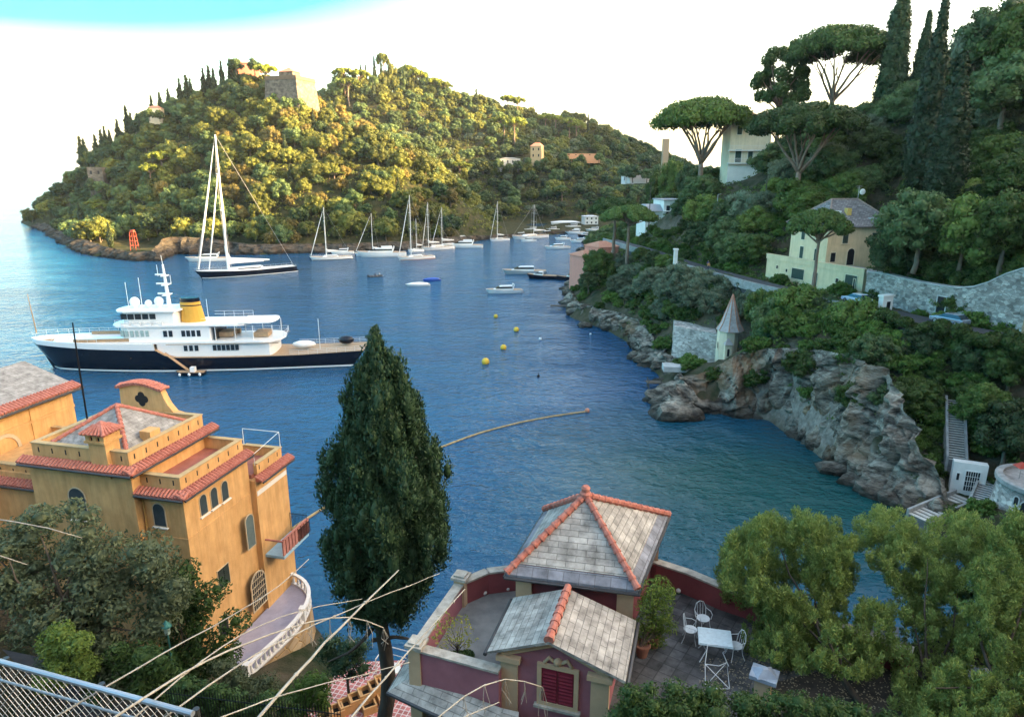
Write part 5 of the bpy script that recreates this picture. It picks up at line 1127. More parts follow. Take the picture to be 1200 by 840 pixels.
ncount = {}
pts = scatter(NEAR, 12, 175, 50, 290, 5.6, lambda x, y, z: z > 5.5 and near_ok(2.6, 6)(x, y, z))
for x, y, z in pts:
    zn = zone(x, y, z); r = rng.random(); px, py = proj((x, y, z))
    h = rng.uniform(5.5, 9.0) if z > 17 else rng.uniform(4.2, 6.5)
    if zn == 'between the coast road and the turret': k = ('olive', 'olive_tree', 'silvery olive tree') if r < .72 else ('oak', 'ilex_tree', 'dark green leafy tree'); h = rng.uniform(4, 5.5)
    elif zn.startswith('on the hill') or zn.startswith('above'): k = ('laurel', 'laurel_tree', 'blue-green dense tree') if r < .5 else ('oak', 'ilex_tree', 'dark green leafy tree') if r < .85 else ('olive', 'olive_tree', 'silvery olive tree')
    else: k = ('oak', 'ilex_tree', 'dark green leafy tree') if r < .6 else ('laurel', 'laurel_tree', 'blue-green dense tree')
    if rng.random() < .14: k = ('light_oak', 'light_oak_tree', 'light green leafy tree')
    while h > 3.4 and blocks(x, y, z, h, h * .45): h *= .9
    ncount[k[1]] = ncount.get(k[1], 0) + 1
    tree(k[0], (x, y, z - .5 - h * .16), h, h * rng.uniform(.5, .64), k[2] + ' ' + zn, k[1], 'tree', k[2] + 's ' + zn, True, g=rng)
pts = scatter(NEAR, 12, 90, 52, 230, 3.0, lambda x, y, z: 2.8 < z < 24 and near_ok(1.0, 1.4)(x, y, z))
for x, y, z in pts[:290]:
    zn = zone(x, y, z); h = rng.uniform(1.1, 2.6)
    tree('bush', (x, y, z - .25), h, h * .8, 'low bright green bush ' + zn, 'bush', 'bush', 'bushes ' + zn, False, g=rng)
print('near', ncount, len(pts))
scrub('undergrowth', NEAR, 10, 170, 46, 290, 1.7, 1.0, .17, 30, F_DARK, lambda x, y, z: z > 4.5 and min(math.hypot(x - a, y - b) for a, b in ROADXY) > 3.0 and not any(math.hypot(x - a, y - b) < k * .62 for a, b, k in BXY) and (y > 66 or x > 40) and seen((x, y, z + 1.2)) and not blocks(x, y, z, .8, .5), 'scrub and ivy covering the ground of the near hillside')
scrub('grass_bank', NEAR, 30, 62, 100, 190, .8, .45, .13, 26, F_BUSH, lambda x, y, z: (lambda q: 770 < q[0] < 892 and 286 < q[1] < 324)(proj((x, y, z))) and min(math.hypot(x - a, y - b) for a, b in ROADXY) > 2.6, 'bright grass and low growth on the bank above the coast road')
scrub('undergrowth', NEAR, 16, 75, 20, 62, 1.9, 1.1, .2, 26, F_DARK, lambda x, y, z: z > 1.0 and (x - R0.x) ** 2 + (y - R0.y) ** 2 > 30 and (x > 16 or y > 26) and z < 20 and (x - g0.x) ** 2 + (y - g0.y) ** 2 > 12, 'dark scrub covering the bank at the near end of the cove')
# ------------------------------------------------------------------ boats
GELW = mat('white_gelcoat', (.78, .79, .80), .3, var=.03, coat=.3)
NAVY = mat('black_blue_hull', (.005, .007, .016), .25, var=.2, coat=.15)
TEAK = mat('teak_deck', (.36, .24, .15), .7, var=.2, scale=4)
BOATGL = mat('boat_glass', (.02, .03, .04), .08, spec=.6)
OCHRE = mat('ochre_funnel_paint', (.62, .33, .06), .45, var=.06)
SAILC = mat('sail_cloth', (.70, .70, .70), .85, var=.06)
ROPE = mat('rigging_wire', (.34, .33, .32), .4, metal=.3)
MASTM = mat('mast_paint', (.72, .70, .68), .35)
ANTIF = mat('red_bottom_paint', (.25, .04, .03), .6)
def smooth_interp(t, ts, vs_):
    return float(np.interp(t, ts, vs_))
def hull_mesh(M, L, B, sheer, rake_b, rake_s, bow=.38, stern=.8, n=22, draft=.7, z0=None, flare=.9):
    """lofted hull: t runs from stern 0 to stem 1"""
    mb = MB(M); mb.smooth = True; rows = []
    for i in range(n + 1):
        t = i / n
        b = B / 2 * (min(1, stern + (1 - stern) * min(1, t / .35)) if t < 1 - bow else math.sqrt(max(0, 1 - ((t - (1 - bow)) / bow) ** 2.1)))
        b = max(b, .02); zs = smooth_interp(t, *sheer)
        xs = t * L; xw = rake_s + t * (L - rake_s - rake_b)
        wl = flare if t < .6 else flare * (1 - (t - .6) * .75)
        zk = -draft
        rows.append([(xs, -b, zs), (xw + (xs - xw) * .45, -b * (wl + (1 - wl) * .45), zs * .45), (xw, -b * wl, 0), (xw, -b * wl * .5, zk), (xw, b * wl * .5, zk), (xw, b * wl, 0), (xw + (xs - xw) * .45, b * (wl + (1 - wl) * .45), zs * .45), (xs, b, zs)])
    k = 8; vs_ = [p for r in rows for p in r]
    fs = [(i * k + j, i * k + j + 1, (i + 1) * k + j + 1, (i + 1) * k + j) for i in range(n) for j in range(k - 1)]
    fs += [tuple(range(k)), tuple(range(n * k, n * k + k))[::-1]]
    mb.add(vs_, fs); mb.smooth = False
    return mb, rows
def deck_mesh(M, rows, dz=-.06, inset=.97):
    mb = MB(M); v = []
    for r in rows: v += [(r[0][0], r[0][1] * inset, r[0][2] + dz), (r[7][0], r[7][1] * inset, r[7][2] + dz)]
    mb.add(v, [(2 * i, 2 * i + 1, 2 * i + 3, 2 * i + 2) for i in range(len(rows) - 1)]); return mb
def stripe_mesh(M, rows, za, zb, out=.03):
    """band round the hull just above the water"""
    mb = MB(M)
    for s in (0, 1):
        v = []
        for r in rows:
            w, m_ = (r[2], r[1]) if s == 0 else (r[5], r[6])
            for z in (za, zb):
                t = z / max(m_[2], .01); y = w[1] + (m_[1] - w[1]) * t; x = w[0] + (m_[0] - w[0]) * t; v.append((x, y + (-out if s == 0 else out), z))
        mb.add(v, [(2 * i, 2 * i + 1, 2 * i + 3, 2 * i + 2) for i in range(len(rows) - 1)])
    return mb
def rounded_deck(mb, x0, x1, w0, w1, z0, z1, front=0.0, aft=0.0, k=6):
    """deckhouse or deck plate with rounded ends (front is the bow end)"""
    pts = []
    for i in range(k + 1):
        a = -math.pi / 2 + math.pi * i / k; pts.append((x1 - front + front * math.cos(a), w1 / 2 * math.sin(a)) if front else (x1, w1 / 2 * (-1 if i < k / 2 else 1)))
    for i in range(k + 1):
        a = math.pi / 2 + math.pi * i / k; pts.append((x0 + aft + aft * math.cos(a), w0 / 2 * math.sin(a)) if aft else (x0, w0 / 2 * (1 if i < k / 2 else -1)))
    q = []
    for p in pts:
        if not q or (abs(p[0] - q[-1][0]) + abs(p[1] - q[-1][1]) > 1e-4): q.append(p)
    mb.prism(q, z0, z1)
def railing(mb, pts, h, n_r=2, post=1.5, r=.03):
    for i in range(1, n_r + 1): mb.tube([Vector(p) + Vector((0, 0, h * i / n_r)) for p in pts], r, 4)
    for a, b in zip(pts[:-1], pts[1:]):
        a, b = Vector(a), Vector(b); n = max(1, int((b - a).length / post))
        for i in range(n): q = a.lerp(b, i / n); mb.tube([q, q + Vector((0, 0, h))], r, 4)

# the classic motor yacht
ys, yb = on_z(414, 424, 0), on_z(62, 431, 0); hd = math.degrees(math.atan2(yb.y - ys.y, yb.x - ys.x)); LW = (yb - ys).length
YL = LW + 5.2; o = ys - (yb - ys).normalized() * 2.6
yt = thing('motor_yacht', 'large classic motor yacht with black hull, white decks and ochre funnel', 'yacht', o)
M = frame(o, hd)
sheer = ((0, .2, .44, .575, .605, .8, 1), (3.0, 2.6, 2.6, 2.7, 4.1, 4.4, 5.0))
mb, rows = hull_mesh(M, YL, 9.6, sheer, 3.2, 2.4, .42, .7, 36, 1.2, flare=.93); mb.build('hull', NAVY, yt)
stripe_mesh(M, rows, .12, .42).build('waterline_stripe', GELW, yt); deck_mesh(M, rows, .02, .98).build('main_deck', TEAK, yt)
X_ = lambda px: (425 - px) * YL / 380.0           # photograph column -> distance from the stern
def yb_(name, parts_, m, parent=yt):
    b = MB(M)
    for p in parts_: rounded_deck(b, *p)
    return b.build(name, m, parent)
# white bulwark band over the black hull forward
mb = MB(M); v = []
for r in rows:
    if r[0][0] >= X_(200): v.append(r)
for s in (0, 7):
    q = []
    for r in v:
        zt_ = 5.35 + max(0, (r[0][0] - X_(150)) / YL) * 1.6; q += [(r[s][0], r[s][1] * 1.004, r[s][2] - .02), (r[s][0] + .15 * (r[0][0] / YL), r[s][1] * 1.03, zt_), (r[s][0], r[s][1] * .96, zt_), (r[s][0], r[s][1] * .96, r[s][2])]
    n = len(v); mb.add(q, [(4 * i + j, 4 * i + (j + 1) % 4, 4 * i + 4 + (j + 1) % 4, 4 * i + 4 + j) for i in range(n - 1) for j in range(4)])
mb.build('bulwark', GELW, yt)
cab = yb_('lower_cabin', [(X_(322), X_(190), 7.4, 7.8, 2.6, 5.2, .6, .6)], GELW)
for px in (225, 231, 237): b = MB(M); b.b2((X_(px) - .3, -3.96, 3.7), (X_(px) + .3, 3.96, 4.7)); b.build('porthole_window', BOATGL, cab)
for px in (257, 262, 267, 272, 277, 282): b = MB(M); b.b2((X_(px) - .3, -3.9, 3.7), (X_(px) + .3, 3.9, 4.7)); b.build('porthole_window', BOATGL, cab)
yb_('upper_deck', [(X_(332), X_(70), 8.8, 7.0, 5.05, 5.4, 5, 3)], GELW)
sal = yb_('saloon', [(X_(255), X_(148), 6.6, 6.4, 5.4, 8.0, 2.2, .4)], GELW)
b = MB(M)
for i in range(6): x = X_(150 + i * 5.6) - 1.1; b.b2((x, -3.33 + (i == 0) * .2, 6.3), (x + .55, 3.33 - (i == 0) * .2, 7.4))
b.build('window', mat('curtained_glass', (.30, .42, .42), .15, spec=.6), sal)
for px in (203, 209, 223, 228.5, 234, 240): b = MB(M); b.b2((X_(px) - .32, -3.34, 6.2), (X_(px) + .32, 3.34, 7.3)); b.build('window', BOATGL, sal)
b = MB(M); b.b2((X_(190), -3.2, 5.4), (X_(101), -3.12, 6.0)); b.b2((X_(190), 3.12, 5.4), (X_(101), 3.2, 6.0)); b.build('coaming', TEAK, yt)
yb_('bridge_deck', [(X_(300), X_(140), 7.2, 7.0, 8.0, 8.3, 3, 3)], GELW)
b = MB(M); 
for px in (258, 280, 300, 322):
    for s in (-1, 1): b.tube([(X_(px), 3.1 * s, 5.4), (X_(px), 3.1 * s, 8.0)], .07)
b.build('deck_post', GELW, yt)
yb_('awning', [(X_(325), X_(284), 6.4, 6.4, 8.35, 8.5, 0, 1.2)], SAILC)
wh = yb_('wheelhouse', [(X_(215), X_(152), 5.4, 5.0, 8.3, 10.6, 1.6, .4)], GELW)
b = MB(M)
for i in range(5): x = X_(158 + i * 8); b.b2((x - .5, -2.72 + (i == 0) * .15, 9.3), (x + .5, 2.72 - (i == 0) * .15, 10.25))
b.build('window', BOATGL, wh)
yb_('wheelhouse_roof', [(X_(220), X_(146), 6.6, 6.2, 10.6, 10.85, 2, .6)], GELW)
for px, r, z in ((165, .85, 11.9), (180, .62, 11.6), (192, .8, 12.0)): b = MB(M); b.smooth = True; b.sphere((X_(px), 0, z), (r, r, r * 1.1), 12, 8); b.smooth = False; b.tube([(X_(px), 0, 10.8), (X_(px), 0, z)], r * .35, 8); b.build('radar_dome', GELW, yt)
b = MB(M); b.b2((X_(258), -3.1, 5.45), (X_(256), 3.1, 7.6)); b.build('aft_shade_panel', BOATGL, sal)  # dark panel added for the shade of the recess under the bridge deck
b = MB(M)
for px in (160, 172, 184, 196): b.box((X_(px), -3.0, 8.55), (1.5, .5, .45)); b.box((X_(px), 3.0, 8.55), (1.5, .5, .45))
b.build('life_raft_canister', GELW, yt)
b = MB(M); railing(b, [(X_(150), -3.3, 8.3), (X_(222), -3.45, 8.3)], 1.0); railing(b, [(X_(150), 3.3, 8.3), (X_(222), 3.45, 8.3)], 1.0); b.build('bridge_railing', MASTM, yt)
b = MB(M); b.b2((X_(330), -4.42, 5.0), (X_(205), -4.38, 5.1)); b.b2((X_(330), 4.38, 5.0), (X_(205), 4.42, 5.1)); b.build('deck_shade_strip', TEAK, yt)  # thin dark strip added for the shade under the upper deck
for px, zz in ((110, 4.2), (118, 4.2), (126, 4.2), (165, 3.6), (178, 3.6)):
    b = MB(M); b.smooth = True; b.sphere((X_(px), 0, zz - .9), (.22, 4.62 if px > 150 else 4.2, .22), 8, 6); b.build('hull_porthole', OCHRE if px > 150 else BOATGL, yt)
# funnel
b = MB(M); F0, F1 = [], []
for i in range(16):
    a = 2 * math.pi * i / 16; F0.append((X_(228) + 2.15 * math.cos(a), 1.35 * math.sin(a), 8.3)); F1.append((X_(226.5) + 1.75 * math.cos(a), 1.1 * math.sin(a), 11.9))
b.frustum(F0, F1); fn = b.build('funnel', OCHRE, yt)
b = MB(M); b.frustum([(p[0], p[1], 11.9) for p in F1], [(X_(226.5) + (p[0] - X_(226.5)) * .94, p[1] * .94, 12.6) for p in F1]); b.build('funnel_cap', NAVY, fn)
b = MB(M); b.frustum([(X_(226.7) + (p[0] - X_(226.5)) * 1.06, p[1] * 1.06, 11.2) for p in F1], [(X_(226.6) + (p[0] - X_(226.5)) * 1.04, p[1] * 1.04, 11.4) for p in F1]); b.build('funnel_band', NAVY, fn)
# mast with yards and aerials
b = MB(M); mx_ = X_(203); b.tube([(mx_, 0, 10.8), (mx_ + .2, 0, 18.6)], [.42, .18], 8)
for z, w in ((13.2, 2.4), (15.0, 2.0), (16.6, 1.5)): b.box((mx_ + .1, 0, z), (.9, w, .18)); b.box((mx_ + .9, 0, z + .2), (1.6, .35, .25))
b.tube([(mx_ + .2, 0, 18.6), (mx_ + .3, 0, 20.2)], .05); b.tube([(mx_ + 1, .6, 16.6), (mx_ + 1, .6, 18.6)], .05); b.tube([(mx_ - .6, -.5, 15), (mx_ - .6, -.5, 16.6)], .05)
b.build('mast', GELW, yt)
for px, z0, z1 in ((247, 8.3, 12.4), (175, 10.8, 16.4), (160, 10.8, 15.6)): b = MB(M); b.tube([(X_(px), .8, z0), (X_(px), .8, z1)], .05); b.build('whip_aerial', GELW, yt)
b = MB(M)
railing(b, [(X_(290), -3.4, 8.3), (X_(245), -3.4, 8.3)], 1.1); railing(b, [(X_(290), 3.4, 8.3), (X_(245), 3.4, 8.3)], 1.1); railing(b, [(X_(330), -3.2, 5.4), (X_(332) - .2, 0, 5.4), (X_(330), 3.2, 5.4)], 1.1)
railing(b, [(X_(330), -3.4, 5.4), (X_(258), -3.6, 5.4)], 1.0)
for s in (0, 7):
    pl = [Vector((r[s][0], r[s][1] * .97, r[s][2])) for r in rows if r[0][0] < X_(330)]; railing(b, pl, .95, 3, 1.6)
    pl = [Vector((r[s][0], r[s][1] * .95, 5.5 + max(0, (r[0][0] - X_(150)) / YL) * 1.6)) for r in rows if r[0][0] > X_(140)]; railing(b, pl, .8, 2, 1.8)
b.build('railing', MASTM, yt)
b = MB(M); b.box((X_(262), 0, 6.0), (3.5, 2.6, .9)); b.box((X_(306), 0, 5.9), (2.6, 3.2, .8)); b.box((X_(268), -2.2, 5.9), (2.4, .9, .8)); b.build('deck_furniture', TEAK, yt)
b = MB(M); b.smooth = True; b.sphere((X_(400), -1.5, 3.9), (1.5, .8, .8), 10, 6); b.build('tender_cover', NAVY, yt)
b = MB(M); b.smooth = True; b.sphere((X_(352), 0, 3.6), (2.2, 1.0, .7), 10, 6); b.build('covered_launch', GELW, yt)
b = MB(M); b.tube([(X_(372), 1.2, 2.9), (X_(372), 1.2, 8.6)], .06); b.build('aft_staff', MASTM, yt)
b = MB(M); b.tube([(X_(428), 0, 3), (X_(432), 0, 6)], .07); b.build('ensign_staff', TEAK, yt)
b = MB(M); b.tube([(X_(51), 0, 6.6), (X_(49), 0, 13.6)], [.12, .05]); b.build('jack_staff', TEAK, yt)
b = MB(M); b.box((X_(60), -4.05 + 2.1, 3.2), (.9, .35, 1.5)); b.tube([(X_(60), -1.9, 4), (X_(60), -1.9, 5.5)], .12); b.build('anchor', GELW, yt)
b = MB(M); b.ext([(X_(208), 5.2, 3.6), (X_(206), 5.2, 3.9), (X_(228), 5.2, .9), (X_(230), 5.2, .6)], (0, .9, 0)); b.build('boarding_ladder', TEAK, yt)
# tenders alongside the yacht
p = M @ Vector((X_(234), 6.4, 0)); tdt = thing('tender', 'small dark tender lying at the foot of the yacht boarding ladder', 'boat', p); M2 = frame(p, hd) @ Matrix.Translation((-2.4, 0, 0))
mb, rr = hull_mesh(M2, 5, 1.9, ((0, 1), (.6, .8)), .5, .1, .4, .85, 10, .3); mb.build('hull', NAVY, tdt); deck_mesh(M2, rr).build('deck', TEAK, tdt)
b = MB(M2); b.box((2, 0, 1.0), (.8, .9, .9)); b.build('console', GELW, tdt)
b = MB(M2)
for x in (.6, 2.4, 4.0): b.smooth = True; b.sphere((x, .98, .35), (.25, .16, .3), 8, 6)
b.build('fender', GELW, tdt)

def sail_boat(ps, pb, px_mast, py_top, label, hullm=GELW, beam=None, fb=None, group=None, cover=SAILC, furl=True, mainsail=None, back=True, cat='sailing boat', mast_r=None, name='sailing_boat', stripe=None, boom=True):
    s, b_ = on_z(*ps), on_z(*pb); L = (b_ - s).length; hd = math.degrees(math.atan2(b_.y - s.y, b_.x - s.x)); M = frame(s, hd)
    B = beam or L * .27; fb = fb or .6 + L * .045; t = thing(name, label, cat, s, group)
    mb, rows = hull_mesh(M, L, B, ((0, .5, 1), (fb * .9, fb * .85, fb * 1.2)), L * .07, -.02 * L, .55, .72, 18, .6, flare=.86); mb.build('hull', hullm, t)
    if stripe: stripe_mesh(M, rows, .05, .28).build('waterline_stripe', stripe, t)
    deck_mesh(M, rows).build('deck', GELW if hullm is not GELW else TEAK, t)
    h = .35 + L * .02; b = MB(M); b.frustum([(L * .32, -B * .26, fb * .85), (L * .7, -B * .18, fb * .9), (L * .7, B * .18, fb * .9), (L * .32, B * .26, fb * .85)], [(L * .34, -B * .22, fb * .85 + h), (L * .64, -B * .14, fb * .85 + h), (L * .64, B * .14, fb * .85 + h), (L * .34, B * .22, fb * .85 + h)]); c = b.build('cabin', GELW, t)
    b = MB(M); b.frustum([(L * .36, -B * .262, fb * .85 + h * .4), (L * .6, -B * .212, fb * .85 + h * .4), (L * .6, B * .212, fb * .85 + h * .4), (L * .36, B * .262, fb * .85 + h * .4)], [(L * .36, -B * .247, fb * .85 + h * .75), (L * .58, -B * .2, fb * .85 + h * .75), (L * .58, B * .2, fb * .85 + h * .75), (L * .36, B * .247, fb * .85 + h * .75)]); b.build('window', BOATGL, c)
    # mast at its own column of the photograph
    best = min((abs(proj(M @ Vector((x * L / 40, 0, fb)))[0] - px_mast), x) for x in range(12, 34))[1] * L / 40
    base = M @ Vector((best, 0, fb)); zt = at(px_mast, py_top, base.y).z; H = zt; r = mast_r or .06 + H * .0065
    b = MB(M); b.tube([(best, 0, fb * .7), (best - H * .01, 0, H)], [r, r * .6], 8)
    for q in ((.45, .72) if H > 14 else (.55,)): b.tube([(best, -B * .3, fb + (H - fb) * q), (best, B * .3, fb + (H - fb) * q)], r * .4, 5)
    b.build('mast', MASTM, t)
    if boom:
        b = MB(M); zb = fb + 1.3 + L * .03; b.tube([(best, 0, zb), (best - L * .36, 0, zb - .05)], r * .7, 7); bo = b.build('boom', MASTM, t)
        b = MB(M); pts = [(best - .1, 0, zb + .55 + L * .03), (best - L * .03, 0, zb + .45), (best - L * .18, 0, zb + .3), (best - L * .35, 0, zb + .15)]; b.smooth = True; b.tube(pts, [.18 + L * .012, .26 + L * .01, .22 + L * .008, .1], 8); b.build('furled_mainsail', cover, bo)
    wr = max(.03, L * .0022); b = MB(M); top = (best - H * .01, 0, H)
    for s_ in (-1, 1): b.tube([top, (best, s_ * B * .31, fb + (H - fb) * (.72 if H > 14 else .55)), (best - .3, s_ * B * .42, fb)], wr, 4)
    if back: b.tube([top, (.2, 0, fb)], wr, 4)
    b.tube([top, (L * .98, 0, fb * 1.2)], wr, 4); b.build('rigging', ROPE, t)
    if furl:
        b = MB(M); a, e = Vector((L * .96, 0, fb * 1.2 + .4)), Vector(top); b.tube([a, a.lerp(e, .3), a.lerp(e, .92)], [r * .5, r * .85, r * .3], 7); b.build('furled_jib', SAILC, t)
    b = MB(M); 
    for k in (0, 7): railing(b, [Vector((q[k][0], q[k][1] * .95, q[k][2])) for q in rows], .55, 1, L / 9, .022)
    b.build('railing', MASTM, t)
    return t, M, L, fb, best, H
t, M, L, fb, bx, H = sail_boat((345, 317.5), (229, 327), 268, 158, 'large dark blue sailing yacht with a towering white mast below the castle wood', NAVY, 7.4, 2.2, mast_r=.42, stripe=GELW)
b = MB(M); top = Vector((bx, 0, H * .74)); b.tube([(L * .86, 0, fb + .6), top.lerp(Vector((L * .86, 0, fb)), .5), top], [.16, .27, .1], 7); b.build('inner_furled_jib', SAILC, t)
b = MB(M); b.frustum([(bx + .5, -.25, fb + 8), (bx - 1, -.2, fb + 4), (bx - L * .42, -.1, fb + 2.6), (bx - L * .42, .1, fb + 2.4), (bx - 1, .3, fb + 2.2), (bx + .4, .25, fb + 2.2)][:3] + [(bx - L * .42, .4, fb + 2.4), (bx - 1, .5, fb + 2.2), (bx + .4, .4, fb + 2.2)], [(bx + .2, .2, fb + 7.8), (bx - 1, .4, fb + 4), (bx - L * .42, .3, fb + 2.6), (bx - L * .42, .5, fb + 2.3), (bx - 1, .7, fb + 2), (bx + .2, .6, fb + 2)]); b.build('stowed_sail', SAILC, t)
sail_boat((412, 303), (363, 305.5), 382, 243, 'white sailing boat anchored alone right of the large dark sailing yacht', stripe=NAVY, mast_r=.2)
sail_boat((446, 299), (416, 300), 447.5, 250, 'white sailing boat with thin mast moored behind the white motor yacht', mast_r=.13, group=None)
sail_boat((508, 302.5), (466, 305.5), 482, 229, 'white sailing boat with the tallest mast of the moored row', mast_r=.2, stripe=TERRA)
sail_boat((530, 291), (494, 294), 502, 237, 'white sailing boat moored just right of the tallest white mast', mast_r=.15)
sail_boat((545, 289), (505, 291), 518, 243, 'white sailing boat at the right end of the moored row', mast_r=.14)
sail_boat((496, 294), (478, 295.5), 488.5, 256, 'small sailing boat half hidden in the middle of the moored row', mast_r=.1, furl=False)
sail_boat((596, 281.5), (574, 283), 583, 236, 'white sailing boat alone in the gap before the harbour', mast_r=.14)
sail_boat((640, 278), (600, 281), 625.5, 240, 'long pale sailing yacht moored close to the harbour quay', mast_r=.13, furl=False)

def motor_boat(ps, pb, label, hullm=GELW, cabin=True, name='motor_boat', fb=None, beam=None, cat='motor boat', arch=True, group=None, fly=False, cover=None, cab=(.28, .68)):
    s, b_ = on_z(*ps), on_z(*pb); L = (b_ - s).length; hd = math.degrees(math.atan2(b_.y - s.y, b_.x - s.x)); M = frame(s, hd)
    B = beam or min(L * .32, 1.2 + L * .2); fb = fb or .45 + L * .07; t = thing(name, label, cat, s, group)
    mb, rows = hull_mesh(M, L, B, ((0, .5, 1), (fb * .85, fb * .95, fb * 1.25)), L * .1, 0, .5, .92, 14, .4, flare=.85); mb.build('hull', hullm, t)
    deck_mesh(M, rows, -.05 if cabin else -.3).build('deck', TEAK if cabin else GELW, t)
    if cover: b = MB(M); b.smooth = True; b.sphere((L * .5, 0, fb * .95), (L * .47, B * .46, .35 + L * .03), 12, 6); b.build('cover', cover, t)
    elif cabin:
        h = .5 + L * .05; x0, x1 = cab
        b = MB(M); b.frustum([(L * x0, -B * .36, fb * .8), (L * (x1 + .12), -B * .2, fb), (L * (x1 + .12), B * .2, fb), (L * x0, B * .36, fb * .8)], [(L * x0, -B * .32, fb + h), (L * (x1 - .1), -B * .24, fb + h), (L * (x1 - .1), B * .24, fb + h), (L * x0, B * .32, fb + h)]); c = b.build('cabin', GELW, t)
        b = MB(M); z0, z1 = fb + h * .35, fb + h * .8; w0, w1 = (.36 + .32) / 2, .33; k = .6
        b.frustum([(L * x0 + .1, -B * .352, z0), (L * (x1 + .05), -B * .24, z0), (L * (x1 + .05), B * .24, z0), (L * x0 + .1, B * .352, z0)], [(L * x0 + .1, -B * .336, z1), (L * (x1 - .04), -B * .25, z1), (L * (x1 - .04), B * .25, z1), (L * x0 + .1, B * .336, z1)]); b.build('windscreen', BOATGL, c)
        if fly: b = MB(M); b.b2((L * x0, -B * .26, fb + h), (L * (x1 - .18), B * .26, fb + h + .7)); b.build('flybridge', GELW, t)
        if arch: b = MB(M); b.tube([(L * x0, -B * .4, fb), (L * (x0 - .04), -B * .36, fb + h * 1.35), (L * (x0 - .04), B * .36, fb + h * 1.35), (L * x0, B * .4, fb)], .08 + L * .004, 6); b.build('radar_arch', GELW, t)
    else:
        b = MB(M)
        for x in (.3, .55): b.b2((L * x, -B * .4, fb * .6), (L * x + .4, B * .4, fb * .7))
        b.build('bench', TEAK, t); b = MB(M); b.box((-.2, 0, fb * .8), (.45, .4, .9)); b.build('outboard_motor', IRON, t)
    return t
motor_boat((476, 300), (418, 301.5), 'long white motor yacht with cabin in the moored row', fb=2.0, fly=True)
motor_boat((270, 305), (217, 306.5), 'white motor cruiser lying behind the large dark sailing yacht', fb=1.4)
motor_boat((415, 297), (387, 298), 'small white cabin cruiser behind the lone white sailing boat', fb=1.2)
motor_boat((566, 290), (520, 290.5), 'white motor yacht at the right end of the moored row', fb=1.5, fly=True)
motor_boat((551, 283), (528, 283.5), 'white cruiser with flybridge behind the end of the moored row', fb=1.3, fly=True)
motor_boat((640, 320.5), (588, 321), 'grey white sports boat anchored across the harbour mouth', mat('grey_gelcoat', (.45, .46, .48), .3, coat=.3), arch=False, fb=1.3)
motor_boat((656, 327), (617, 326), 'black motor launch moored beside the grey sports boat', NAVY, arch=False, fb=1.3, cab=(.5, .7))
motor_boat((676, 328), (652, 328), 'black barge shaped boat close to the rocky shore', NAVY, arch=False, fb=1.2, cab=(.2, .4))
motor_boat((612, 342.5), (569, 344), 'white cabin motor boat alone in mid bay', fb=1.1)
motor_boat((667, 291), (638, 292), 'white motor boat with canopy in the inner harbour', fb=1.1)
motor_boat((504, 334.5), (475, 335.5), 'white tender with black rubber fender strip in mid bay', cover=GELW, fb=.6, name='tender', cat='boat')
motor_boat((516, 328.5), (495, 330), 'small boat under a bright blue cover', mat('blue_tarpaulin', (.02, .10, .42), .6), cover=mat('blue_tarpaulin', (.02, .10, .42), .6), fb=.6, name='covered_boat', cat='boat')
rib = motor_boat((432, 325), (450, 324), 'small grey inflatable dinghy with people crossing the bay', mat('grey_rubber', (.10, .10, .11), .6), False, fb=.5, name='dinghy', cat='dinghy')
motor_boat((618, 277), (600, 277.5), 'white motor boat at the foot of the harbour quay', fb=1.2)
for i, (a, b_, y, lb) in enumerate(((684, 662, 273.5, 'white motor boat at the left end of the inner quay'), (700, 676, 277, 'dark hulled boat with blue canvas on the inner quay'), (712, 688, 281, 'white boat nearest the umbrella pine pair'), (690, 668, 284, 'white open boat in front of the inner quay row'), (668, 650, 281, 'small pale boat in front of the inner quay'), (648, 632, 274.5, 'grey boat between the long pale yacht and the inner quay'))):
    motor_boat((a, y), (b_, y + .6), lb, NAVY if i == 1 else GELW, fb=1.1, fly=i == 0)
for a, b_, y, lb in ((632, 614, 270.5, 'small white motor boat moored under the brown boat shed'), (655, 640, 270, 'white boat with a low cabin left of the canopied quay'), (705, 686, 270.5, 'white cruiser under the three tier harbour house'), (628, 610, 283, 'white launch in front of the long pale yacht'), (585, 568, 273, 'small white boat at the arched quay wall'), (680, 662, 266.5, 'white boat tied under the quay canopy')):
    motor_boat((a, y), (b_, y + .5), lb, fb=1.1)
# mooring buoys, floating boom
BUOY = mat('yellow_buoy', (.75, .47, .06), .45, var=.08)
for px, py, r, lb in ((581, 372, .52, 'yellow mooring buoy farthest from the cypress'), (605, 388, .62, 'yellow mooring buoy furthest right of the four big ones'), (590, 409, .62, 'yellow mooring buoy third out from the cypress'), (569, 426, .72, 'large orange-yellow mooring buoy nearest the cypress')):
    c = on_z(px, py, 0); t = thing('mooring_buoy', lb, 'buoy', c, 'yellow mooring buoys'); b = MB(); b.smooth = True; b.sphere(c + Vector((0, 0, r * .55)), r, 16, 10); b.build('float', BUOY, t)
    b = MB(); b.tube([c + Vector((0, 0, r * 1.45)), c + Vector((0, 0, r * 1.8))], .06); b.tube([c + Vector((-.12, 0, r * 1.8)), c + Vector((.12, 0, r * 1.8))], .05); b.build('ring', IRON, t)
for px, py, r, lb, m in ((633, 398, .34, 'small white buoy with dark base beyond the yellow ones', GELW), (631, 441, .24, 'tiny dark buoy alone in the open water', IRON), (692, 392, .24, 'tiny white buoy near the rocks of the round terrace', GELW)):
    c = on_z(px, py, 0); t = thing('marker_buoy', lb, 'buoy', c); b = MB(); b.smooth = True; b.sphere(c + Vector((0, 0, r * .5)), (r, r, r), 12, 8); b.build('float', m, t); b = MB(); b.tube([c, c + Vector((0, 0, r * 3))], .05); b.build('pole', IRON, t)
